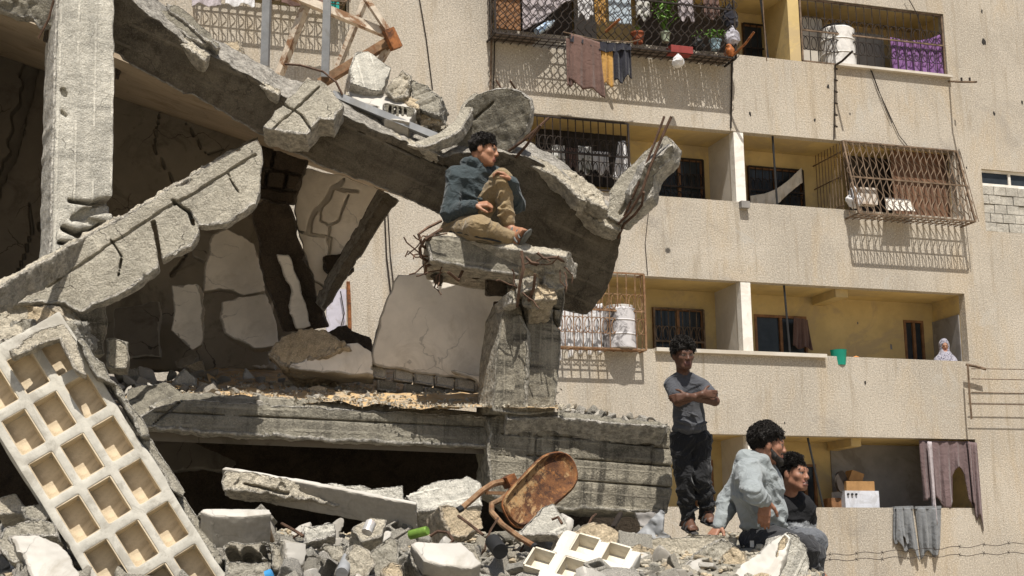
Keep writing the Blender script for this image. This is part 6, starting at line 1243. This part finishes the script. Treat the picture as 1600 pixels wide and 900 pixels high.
def hair(C, f, u, s, r, curl, cf, sd, line=.052, back=-.05, vox=.005):
    R = frame(f, u); b = Body(); w = lambda x, y, z: np.asarray(C) + s * (x * R[0] + y * R[1] + z * R[2])
    b.ell(w(0, -.018, .042), R, s * np.array(r), 0, .01)
    rr = random.Random(sd)
    for _ in range(60 if curl > .006 else 26):
        a_, e = rr.uniform(0, 6.28), rr.uniform(-.1, 1.5); q = np.array((math.cos(a_) * math.cos(e) * r[0], math.sin(a_) * math.cos(e) * r[1], math.sin(e) * r[2]))
        b.cone(w(*(q * .96 + (0, -.018, .042))), w(*(q * 1.04 + (rr.uniform(-.01, .01), -.01, .04))), .016 * s, .008 * s, 0, .014)
    def clip(X, Y, Z):
        lx = [(X - C[0]) * R[i][0] + (Y - C[1]) * R[i][1] + (Z - C[2]) * R[i][2] for i in range(3)]
        yy, zz, xx = lx[1] / s, lx[2] / s, np.abs(lx[0] / s)
        ln = np.where(yy > .045, line - .1 * xx, np.where(yy > -.01, np.interp(yy, [-.01, .045], [.0, line - .01]), np.interp(yy, [-.09, -.03, -.01], [back, back + .02, -.0])))
        return (ln - zz) * s * .7 + .004 * vn(X * 70, Y * 70, Z * 70, sd)
    V, F, c = b.mesh(vox, curl, cf, sd, clip=clip)
    # loose strands as thin tapered blades growing off the surface
    nr = np.random.RandomState(sd); n = 11000; i = nr.randint(0, len(V), n); ctr = np.asarray(C) + .03 * R[2] - .015 * R[1]
    out = V[i] - ctr; out /= np.linalg.norm(out, axis=1)[:, None]; tg = nr.normal(0, 1, (n, 3)); comb = R[1] * .8 - R[2] * .3 if curl < .006 else 0
    tg = tg - out * np.sum(tg * out, 1)[:, None]; tg /= np.linalg.norm(tg, axis=1)[:, None]; dr = out * .55 + tg * (.8 if curl > .006 else .45) + comb; dr /= np.linalg.norm(dr, axis=1)[:, None]
    L = nr.uniform(.006, .022, n)[:, None] * s; sd_ = np.cross(dr, nr.normal(0, 1, (n, 3))); sd_ /= np.linalg.norm(sd_, axis=1)[:, None]; p = V[i] - out * .004
    Q = np.concatenate([p - sd_ * .0011, p + sd_ * .0011, p + dr * L * .6 + out * L * .1 + sd_ * .001, p + dr * L + tg * L * .35]); k = np.arange(n)
    return np.concatenate([V, Q]), np.concatenate([F, len(V) + np.stack([k, k + n, k + 2 * n, k + 3 * n], 1)]), np.concatenate([c, np.zeros(4 * n)])
def hand(b, W, d, n, t, s=1.0, curl=.5, spread=.12, col=0):
    """W wrist, d towards the knuckles, n out of the palm, t thumb side"""
    d = nrm(d); n = nrm(np.asarray(n, float) - d * np.dot(n, d)); t = nrm(np.cross(n, d)) * (1 if np.dot(np.cross(n, d), t) > 0 else -1)
    W = np.asarray(W, float); L = .085 * s
    for o in (-.026, -.009, .009, .026): b.cone(W + t * o * .6 * s + d * .01, W + t * o * s + d * L, .0135 * s, .0125 * s, col, .014)
    for o, ln, c_ in ((.027, .95, 0), (.009, 1.08, .06), (-.009, 1.0, .12), (-.026, .8, .2)):
        p = W + t * o * s + d * L; a_ = (curl + c_) * .55; dr = d + t * o * 4 * spread
        for seg, r0, r1 in ((.042, .0095, .0085), (.027, .0085, .008), (.02, .008, .0068)):
            q = nrm(nrm(dr) * math.cos(a_) + n * math.sin(a_)); e = p + q * seg * ln * s; b.cone(p, e, r0 * s, r1 * s, col, .004); p = e; a_ += (curl + c_) * 1.05
    p = W + t * .026 * s + d * .02; q = nrm(d * .65 + t * .7 + n * .25)
    for seg, r0, r1, g in ((.035, .0135, .011, 0), (.03, .0105, .0095, .35), (.024, .0095, .008, .3)):
        q = nrm(q + (d * .5 - t * .5 + n * .5) * g); e = p + q * seg * s; b.cone(p, e, r0 * s, r1 * s, col, .006); p = e
def foot(b, A, toe, up, s=1.0, col=0):
    A, toe = np.asarray(A, float), np.asarray(toe, float); d = nrm(toe - A); up = nrm(np.asarray(up, float) - d * np.dot(up, d)); x = np.cross(d, up); L = .22 * s
    heel = A - up * .05 * s - d * .035 * s
    b.cone(A, heel, .033 * s, .03 * s, col, .02); b.cone(A - up * .012 * s + d * .02 * s, heel + d * .15 * s + up * .008, .033 * s, .022 * s, col, .03); b.cone(heel + x * .012, heel + d * .15 * s + x * .018, .028 * s, .022 * s, col, .02); b.cone(heel - x * .01, heel + d * .15 * s - x * .018, .028 * s, .02 * s, col, .02)
    for i, o in enumerate((.034, .017, .002, -.013, -.027)): b.cone(heel + d * .155 * s + x * o * s, heel + d * (.2 - .008 * i) * s + x * o * s * 1.05 - up * .006, .0115 * s if i == 0 else .0095 * s, .0095 * s if i == 0 else .0078 * s, col, .005)
    return heel, d, up, x
def sandal(root, ft, s, mat, back=True):
    heel, d, up, x = ft; R = np.array([x, d, up]); b = Body(); c = heel - up * .032 * s
    b.ell(c + d * .03 * s, R, (.04 * s, .06 * s, .014), 0, .02); b.ell(c + d * .14 * s, R, (.048 * s, .075 * s, .014), 0, .02)
    o = toobj('sandal', root, b.mesh(.008), mat)
    for t, h, w_ in ((.13, .03, .048), (.08, .055, .045)) + (((.0, .05, .04),) if back else ()):
        pts = [c + d * t * s + x * w_ * s * math.cos(q) * 1.02 + up * (.012 + h * s * 1.25 * math.sin(q)) for q in np.linspace(0, math.pi, 9)]
        MB().tube([np.array(p) for p in pts], .009, 6).build('strap', mat, o)
    return o
def person(name_loc, label): return empty('person', name_loc, label, 'person')
SK1 = [(.33, .165, .095), (.25, .09, .065), (.32, .26, .22), (.012, .009, .008)]
SK2 = [(.1, .047, .028), (.11, .045, .036), (.28, .23, .2), (.008, .006, .006)]
SK3 = [(.29, .14, .085), (.2, .075, .055), (.28, .23, .2), (.012, .009, .008)]
I3 = np.eye(3)
def yawR(a): a = math.radians(a); return np.array([[math.cos(a), math.sin(a), 0], [-math.sin(a), math.cos(a), 0], [0, 0, 1]])
VX = .0065
# ---- teenager sitting on the slab stub
D = 11.80; J = lambda x, y, dd=0: P(x, y, D + dd)
p1 = person(J(725, 372), 'black haired teenager in a dark teal hoodie and khaki trousers, sitting hugging one knee')
b = Body(); HC = J(756, 235.5); HF = np.array((.93, -.2, -.08)); R, w = head(b, HC, HF, (.12, 0, 1), 1.02)
NB = J(746, 264, .03); b.cone(w(0, -.028, -.05), NB, .056, .06, 0, .03)
ST = J(736, 290, .05); b.cone(NB, ST, .055, .085, 0, .02); b.cone(ST, J(724, 345, .05), .085, .09, 0, .02)
sR, eR, wR = J(712, 277, -.06), J(703, 332, -.12), J(742, 321, -.3)
sL, eL, wL = J(771, 275, .1), J(806, 320, .02), J(800, 283, -.18)
for s_, e_, w_ in ((sR, eR, wR), (sL, eL, wL)): b.chain([ST, s_, e_, w_], [.05, .04, .038, .027], 0, .01)
hand(b, wR, (1, -.05, .1), (.1, .5, -.6), (0, -.8, .6), 1.02, 1.1); hand(b, wL, (-.75, -.1, .62), (-.45, .1, -.8), (-.3, -.9, .1), 1.02, .75)
hL, kL, aL = J(735, 352, .1), J(783, 281, -.12), J(795, 358, -.14)
hR, kR, aR = J(716, 358, -.02), J(748, 355, -.36), J(801, 373, -.22)
b.chain([hL, kL, aL], [.07, .05, .038], 0, .02); b.chain([hR, kR, aR], [.07, .05, .038], 0, .02)
f1 = foot(b, aL, aL + np.array((.75, -.55, .1)), (-.35, .25, .9), 1.0); f2 = foot(b, aR, aR + np.array((.35, -.7, .45)), (-.72, .3, .6), 1.0)
toobj('body', p1, b.mesh(VX), M_skin, SK1)
M_teal = cloth('teal_fleece', (.038, .05, .054), 300, .5, 12)
g = Body(); g.ell(J(738, 298, .05), yawR(25), (.185, .145, .19), 0, .06); g.ell(J(727, 338, .05), yawR(25), (.18, .15, .14), 0, .06); g.ell(J(722, 358, .06), yawR(25), (.175, .145, .07), 0, .05)
g.chain([J(735, 278, .0), sR], [.1, .075], 0, .05); g.chain([sR, eR, wR + (wR - eR) * -.06], [.078, .07, .05], 0, .03); g.cone(wR - (wR - eR) * .16, wR - (wR - eR) * .04, .045, .042, 0, .006)
g.chain([J(748, 278, .06), sL], [.1, .075], 0, .05); g.chain([sL, eL, wL + (wL - eL) * -.08], [.078, .07, .048], 0, .03); g.cone(wL - (wL - eL) * .16, wL - (wL - eL) * .04, .044, .042, 0, .006)
for k in range(12):
    a_ = k / 12 * 6.283; c_ = NB + np.array((.088 * math.cos(a_) - .005, .075 * math.sin(a_), .02 * math.cos(a_) * -1 + (.035 if math.cos(a_) < 0 else -.02))); a2 = (k + 1) / 12 * 6.283; c2 = NB + np.array((.088 * math.cos(a2) - .005, .075 * math.sin(a2), .02 * math.cos(a2) * -1 + (.035 if math.cos(a2) < 0 else -.02)))
    g.cone(c_, c2, .032, .032, 0, .02)
g.cone(NB + (-.06, .05, .0), NB + (-.1, .06, -.08), .05, .06, 0, .04)
for q0, q1 in (((722, 300, -.1), (752, 312, -.12)), ((720, 318, -.11), (748, 326, -.1)), ((730, 290, -.08), (762, 300, -.08)), ((706, 300, -.13), (716, 308, -.14)), ((704, 318, -.17), (716, 322, -.17)), ((718, 332, -.2), (724, 320, -.2)), ((732, 330, -.24), (734, 318, -.26))): g.cone(J(*q0), J(*q1), .014, .01, 0, .03)
toobj('hoodie', p1, g.mesh(.0055, .004, 9, 3, .011), M_teal)
M_khaki = cloth('khaki_cotton', (.225, .165, .09), 350, .5, 14)
t = Body(); t.ell(J(722, 362, .05), yawR(20), (.17, .15, .09), 0, .05)
t.chain([hL, kL, aL + (kL - aL) * .17], [.105, .08, .062], 0, .03); t.chain([hR, kR, aR + (kR - aR) * .08], [.115, .09, .058], 0, .03)
for q0, q1 in (((788, 318, -.2), (779, 325, -.2)), ((790, 330, -.2), (778, 338, -.2)), ((782, 300, -.2), (776, 312, -.2)), ((740, 352, -.4), (752, 366, -.4)), ((765, 362, -.36), (768, 374, -.32)), ((728, 350, -.25), (735, 366, -.28))): t.cone(J(*q0), J(*q1), .016, .012, 0, .025)
toobj('trousers', p1, t.mesh(.0055, .003, 9, 8, .010), M_khaki)
MB().tube([J(703, 362, -.14), J(722, 364, -.3), J(745, 370, -.42), J(765, 374, -.38), J(783, 378, -.31)], .0075, 6).build('side_stripe', M_blk, p1)
toobj('hair', p1, hair(HC, HF, (.12, 0, 1), 1.02, (.085, .1, .092), .004, 40, 4, .05, -.035), M_hair)
M_sand_g = plain('grey_sandal', (.11, .112, .105), .15, 20, .7); M_sandal = plain('dark_sandal', (.045, .042, .04), .2, 20, .8)
for ft in (f1, f2): sandal(p1, ft, 1.05, M_sand_g, False)
# ---- boy standing with folded arms
D = 11.35; J = lambda x, y, dd=0: P(x, y, D + dd)
p2 = person(J(1088, 832), 'curly haired boy in a dark grey tee and black trousers, standing with folded arms')
b = Body(); HC = J(1067.5, 555, 0); HF = np.array((.3, -1, -.12)); R, w = head(b, HC, HF, (-.05, 0, 1), .92)
NB = J(1068, 588, .03); b.cone(w(0, -.025, -.05), NB, .046, .05, 0, .03)
CH = J(1073, 615, .04); b.cone(NB, CH, .045, .06, 0, .02); b.cone(CH, J(1079, 685, .04), .06, .065, 0, .02)
s1, e1, w1 = J(1050, 600, .02), J(1060, 628, -.12), J(1097, 616, -.2)
s2, e2, w2 = J(1097, 604, .04), J(1117, 627, -.08), J(1074, 619, -.22)
b.chain([CH, s1, e1, w1], [.04, .036, .034, .024], 0, .01); b.chain([CH, s2, e2, w2], [.04, .036, .034, .024], 0, .01)
hand(b, w1, (1, .35, .05), (0, 1, 0), (0, 0, 1), .85, .3); hand(b, w2, (-1, .2, -.12), (.1, 1, 0), (0, 0, 1), .85, .35)
h1, k1, a1 = J(1064, 688, .04), J(1070, 745, -.0), J(1075, 810, .03); h2, k2, a2 = J(1094, 688, .04), J(1097, 743, .0), J(1104, 799, .05)
b.chain([h1, k1, a1], [.06, .045, .035], 0, .02); b.chain([h2, k2, a2], [.06, .045, .035], 0, .02)
f1 = foot(b, a1, a1 + np.array((.25, -.9, -.25)), (0, .25, 1), .95); f2 = foot(b, a2, a2 + np.array((.25, -.9, -.2)), (0, .2, 1), .95)
toobj('body', p2, b.mesh(VX), M_skin, SK2)
M_tee = cloth('charcoal_jersey', (.06, .062, .07), 350, .4, 12)
g = Body(); g.ell(J(1073, 612, .04), yawR(8), (.125, .09, .13), 0, .05); g.ell(J(1076, 648, .04), yawR(8), (.12, .092, .15), 0, .05); g.ell(J(1078, 670, .04), yawR(8), (.13, .1, .06), 0, .04)
g.cone(J(1060, 597, .03), s1, .06, .055, 0, .04); g.cone(J(1085, 598, .03), s2, .06, .055, 0, .04); g.cone(s1, s1 + (e1 - s1) * .62, .058, .056, 0, .02); g.cone(s2, s2 + (e2 - s2) * .62, .058, .056, 0, .02)
g.cone(NB + (-.05, -.02, .0), NB + (.05, -.02, 0), .03, .03, 0, .03)
for q0, q1 in (((1052, 655, -.05), (1078, 662, -.07)), ((1058, 668, -.05), (1092, 672, -.06)), ((1062, 640, -.06), (1090, 650, -.07)), ((1080, 666, -.06), (1104, 660, -.04))): g.cone(J(*q0), J(*q1), .01, .008, 0, .02)
toobj('tee_shirt', p2, g.mesh(.0055, .003, 10, 13, .008), M_tee)
M_black = cloth('black_cotton', (.012, .012, .013), 350, .6, 13)
t = Body(); t.ell(J(1079, 688, .04), yawR(5), (.132, .1, .1), 0, .05); t.chain([h1, k1, a1 + (k1 - a1) * .03], [.09, .072, .054], 0, .02); t.chain([h2, k2, a2 + (k2 - a2) * .03], [.09, .072, .054], 0, .02)
for (hx, kx, ax_, o) in ((h1, k1, a1, 1), (h2, k2, a2, 4)):
    for q in range(9):
        rr = random.Random(o * 20 + q); c_ = (kx + (ax_ - kx) * (q - 2) / 7) if q > 1 else hx + (kx - hx) * (.4 + .3 * q); sg = 1 if q % 2 else -1; t.cone(c_ + (-.06 * sg, -.045, .02), c_ + (.03 * sg, -.06, -.02 + rr.uniform(-.02, .02)), .014, .01, 0, .025)
toobj('trousers', p2, t.mesh(.0055, .003, 10, 18, .012), M_black)
toobj('hair', p2, hair(HC, HF, (-.05, 0, 1), .94, (.084, .1, .098), .008, 52, 7, .045, -.04), M_hair)
for ft in (f1, f2): sandal(p2, ft, .98, M_sandal)
# ---- bearded man in a pale hoodie
D = 9.75; J = lambda x, y, dd=0: P(x, y, D + dd)
p3 = person(J(1195, 850), 'bearded curly haired man in a pale grey blue hoodie and black jeans, hand on hip')
b = Body(); HC = J(1200, 696, 0); HF = np.array((.97, .02, -.05)); R, w = head(b, HC, HF, (.06, 0, 1), 1.0)
NB = J(1186, 727, .0); b.cone(w(0, -.03, -.05), NB, .06, .065, 0, .03)
CH = J(1180, 762, .05); b.cone(NB, CH, .055, .085, 0, .02); b.cone(CH, J(1194, 830, .05), .085, .09, 0, .02)
s1, e1, w1 = J(1168, 738, -.13), J(1178, 772, -.34), J(1196, 781, -.2); s2, e2, w2 = J(1166, 740, .18), J(1140, 782, .26), J(1124, 820, .1)
b.chain([CH, s1, e1, w1], [.05, .045, .04, .03], 0, .01); b.chain([CH, s2, e2, w2], [.05, .045, .04, .03], 0, .01)
hand(b, w1, (-.12, .1, -1), (.2, 1, .1), (.6, 0, -.3), 1.08, .35, .3); hand(b, w2, (-.45, -.3, -.6), (0, .2, -1), (1, 0, 0), 1.05, .3)
h1, k1 = J(1192, 842, -.02), J(1258, 858, -.25); h2, k2 = J(1206, 842, .12), J(1268, 866, .1)
b.chain([h1, k1, J(1262, 920, -.2)], [.07, .055, .045], 0, .02); b.chain([h2, k2, J(1270, 930, .1)], [.07, .055, .045], 0, .02)
toobj('body', p3, b.mesh(VX), M_skin, SK3)
M_pale = cloth('pale_blue_fleece', (.25, .272, .275), 300, .5, 10)
g = Body(); g.ell(J(1183, 762, .04), yawR(-25), (.17, .15, .18), 0, .06); g.ell(J(1191, 800, .04), yawR(-20), (.158, .145, .14), 0, .06); g.ell(J(1193, 822, .04), yawR(-20), (.16, .14, .045), 0, .02)
g.chain([J(1180, 740, .0), s1], [.11, .085], 0, .05); g.chain([s1, e1, w1 - (w1 - e1) * .05], [.08, .064, .05], 0, .03); g.cone(w1 - (w1 - e1) * .2, w1 - (w1 - e1) * .03, .047, .045, 0, .006)
g.chain([J(1176, 742, .1), s2], [.11, .085], 0, .05); g.chain([s2, e2, w2 - (w2 - e2) * .05], [.085, .078, .052], 0, .03); g.cone(w2 - (w2 - e2) * .2, w2 + (w2 - e2) * .05, .05, .047, 0, .006)
g.cone(NB + (.02, -.07, .02), NB + (-.09, -.03, .05), .04, .05, 0, .03); g.cone(NB + (-.09, -.03, .05), NB + (-.06, .06, .05), .05, .05, 0, .03); g.cone(NB + (-.08, 0, .02), NB + (-.11, .0, -.06), .06, .06, 0, .04); g.cone(NB + (.02, -.07, .02), NB + (.075, -.05, -.06), .035, .03, 0, .03)
for q0, q1 in (((1166, 750, -.22), (1182, 758, -.26)), ((1165, 760, -.28), (1180, 766, -.33)), ((1184, 772, -.36), (1190, 786, -.3)), ((1160, 775, -.08), (1180, 800, -.1)), ((1200, 770, -.1), (1212, 800, -.1)), ((1196, 800, -.1), (1222, 815, -.08)), ((1140, 772, .18), (1152, 780, .16)), ((1132, 792, .16), (1146, 798, .15)), ((1126, 806, .1), (1140, 810, .1)), ((1205, 750, -.08), (1214, 780, -.08))): g.cone(J(*q0), J(*q1), .016, .011, 0, .035)
toobj('hoodie', p3, g.mesh(.0055, .003, 7, 23, .011), M_pale)
M_jean = cloth('black_denim', (.03, .03, .032), 350, .5, 12)
t = Body(); t.ell(J(1196, 842, .05), yawR(-10), (.165, .14, .1), 0, .05); t.chain([h1, k1, J(1262, 920, -.2)], [.11, .085, .07], 0, .03); t.chain([h2, k2, J(1270, 930, .1)], [.11, .085, .07], 0, .03)
toobj('jeans', p3, t.mesh(.007, .003, 9, 28, .01), M_jean)
MB().box(-.012, .012, -.003, .003, -.02, .02).build('jeans_label', M_white, p3, Matrix.Translation(Vector(J(1175, 850, -.12))))
toobj('hair', p3, hair(HC, HF, (.06, 0, 1), 1.0, (.087, .103, .097), .008, 52, 9, .05, -.055), M_hair)
bd = Body(); R = frame(HF, (.06, 0, 1)); w = lambda x, y, z: HC + (x * R[0] + y * R[1] + z * R[2])
for g_ in (-1, 1): bd.chain([w(g_ * .062, .005, -.03), w(g_ * .052, .03, -.07), w(g_ * .022, .068, -.1)], [.011, .02, .022], 0, .01); bd.cone(w(g_ * .03, .078, -.052), w(g_ * .003, .096, -.052), .006, .006, 0, .006)
bd.cone(w(-.02, .068, -.1), w(.02, .068, -.1), .024, .024, 0, .01); bd.cone(w(0, .06, -.09), w(0, .075, -.115), .026, .016, 0, .01)
toobj('beard', p3, bd.mesh(.006, .004, 50, 5), M_hair)
# ---- young man beside him
D = 10.15; J = lambda x, y, dd=0: P(x, y, D + dd)
p4 = person(J(1240, 860), 'young man in a black tee and grey trousers seated beside the bearded man')
b = Body(); HC = J(1241, 741, 0); HF = np.array((.72, -.7, .03)); R, w = head(b, HC, HF, (0, 0, 1), .95, .006)
NB = J(1232, 774, .04); b.cone(w(0, -.025, -.05), NB, .052, .056, 0, .03)
CH = J(1236, 803, .06); b.cone(NB, CH, .05, .07, 0, .02); b.cone(CH, J(1240, 845, .06), .07, .08, 0, .02)
s1, e1 = J(1214, 792, .06), J(1206, 840, .1); s2, e2 = J(1258, 794, .06), J(1261, 838, .12)
b.chain([CH, s1, e1, J(1212, 870, -.05)], [.05, .042, .038, .028], 0, .01); b.chain([CH, s2, e2, J(1250, 870, .1)], [.05, .042, .038, .028], 0, .01)
h1, k1, a1 = J(1232, 848, .05), J(1270, 848, -.22), J(1276, 893, -.1); b.chain([h1, k1, a1], [.07, .055, .036], 0, .02); h2, k2 = J(1246, 850, .14), J(1268, 862, .0); b.chain([h2, k2, J(1262, 910, .1)], [.07, .055, .04], 0, .02)
foot(b, a1, a1 + np.array((.8, -.45, -.35)), (0, 0, 1), .98)
hand(b, J(1212, 870, -.05), (.3, -.5, -.6), (0, .3, -1), (1, 0, 0), 1, .4); hand(b, J(1250, 870, .1), (.3, -.5, -.6), (0, .3, -1), (-1, 0, 0), 1, .4)
toobj('body', p4, b.mesh(VX), M_skin, SK3)
m = NT('black_tee_with_print'); geo = m.n.new('ShaderNodeSeparateXYZ'); m.link(m.co, geo.inputs[0]); zz = m.math('ADD', geo.outputs[2], m.math('MULTIPLY', m.math('SUBTRACT', m.noise(16, 4, .7), .5), .11))
cc_ = m.mix(m.ramp(zz, .165, .175), (.3, .31, .32), (.012, .012, .013)); cc_ = m.mix(m.ramp(zz, .115, .12), (.06, .06, .065), cc_); M_tee2 = m.done(cc_, m.bump(m.noise(11, 3), .5, .05), .95)
g = Body(); g.ell(J(1236, 800, .06), yawR(35), (.165, .11, .15), 0, .05); g.ell(J(1240, 832, .06), yawR(35), (.15, .115, .13), 0, .05)
for s_, e_ in ((s1, e1), (s2, e2)): g.cone(CH + (s_ - CH) * .5 + (0, 0, .02), s_, .08, .066, 0, .04); g.cone(s_, s_ + (e_ - s_) * .7, .066, .064, 0, .03)
g.cone(NB + (-.04, -.01, -.01), NB + (.04, -.01, -.01), .035, .035, 0, .03)
toobj('tee_shirt', p4, g.mesh(.006, .003, 9, 33, .009), M_tee2)
M_gtr = cloth('grey_cotton', (.1, .105, .115), 350, .5, 12)
t = Body(); t.ell(J(1240, 855, .08), yawR(10), (.15, .13, .08), 0, .05); t.chain([h1, k1, k1 + (a1 - k1) * .45], [.11, .085, .075], 0, .03); t.chain([h2, k2, J(1262, 910, .1)], [.105, .08, .07], 0, .03)
toobj('trousers', p4, t.mesh(.0065, .003, 9, 38, .01), M_gtr)
toobj('hair', p4, hair(HC, HF, (0, 0, 1), .95, (.08, .098, .093), .006, 54, 12, .05, -.045), M_hair)
MB().tube([a1 + (np.cos(q) * .04, np.sin(q) * .04, .05) for q in np.linspace(0, 6.28, 11)], .005, 5).build('anklet', M_blk, p4)
# ---- woman looking out of the balcony
wu, wz = FU(1476, 548, -.3); wp = np.array(MF @ Vector((wu, .3, wz)))
p5 = person(wp - (0, 0, 1.3), 'woman in a white speckled headscarf and gown, leaning on the third balcony wall')
b = Body(); HF = np.array((.0, -1, -.18)); HF = nh * .9 - uh * .35 + np.array((0, 0, -.2)); R, w = head(b, wp + (0, 0, .1), HF, (0, 0, 1), 1.0); b.cone(w(0, -.02, -.05), wp + (0, 0, -.12), .05, .08, 0, .03); b.cone(wp + (0, 0, -.12), wp + (0, 0, -1.2), .12, .14, 0, .05)
toobj('body', p5, b.mesh(.012), M_skin, SK1)
M_scarf = cloth('speckled_white_cotton', (.27, .26, .3), 300, .5, 12, pattern=(30, (.05, .048, .075)))
g = Body(); C5 = wp + (0, 0, .1); g.ell(w(0, -.03, .02), R, (.105, .11, .135), 0, .03); g.cone(w(0, -.01, -.09), wp + (0, 0, -.18), .1, .17, 0, .06); g.ell(wp + (0, 0, -.25), frame(nh, (0, 0, 1)), (.25, .17, .2), 0, .06); g.cone(wp + (0, 0, -.3), wp + (0, 0, -1.25), .22, .26, 0, .08)
g.cone(wp - uh * .2 + nh * .02 + (0, 0, -.2), wp + nh * .22 + uh * .05 + (0, 0, -.32), .07, .06, 0, .04); g.cone(wp + uh * .2 + (0, 0, -.2), wp + nh * .22 + uh * .02 + (0, 0, -.32), .07, .06, 0, .04)
g.sub(w(0, .14, -.012), .1)
toobj('headscarf_and_gown', p5, g.mesh(.012, .008, 7, 43, .006), M_scarf)
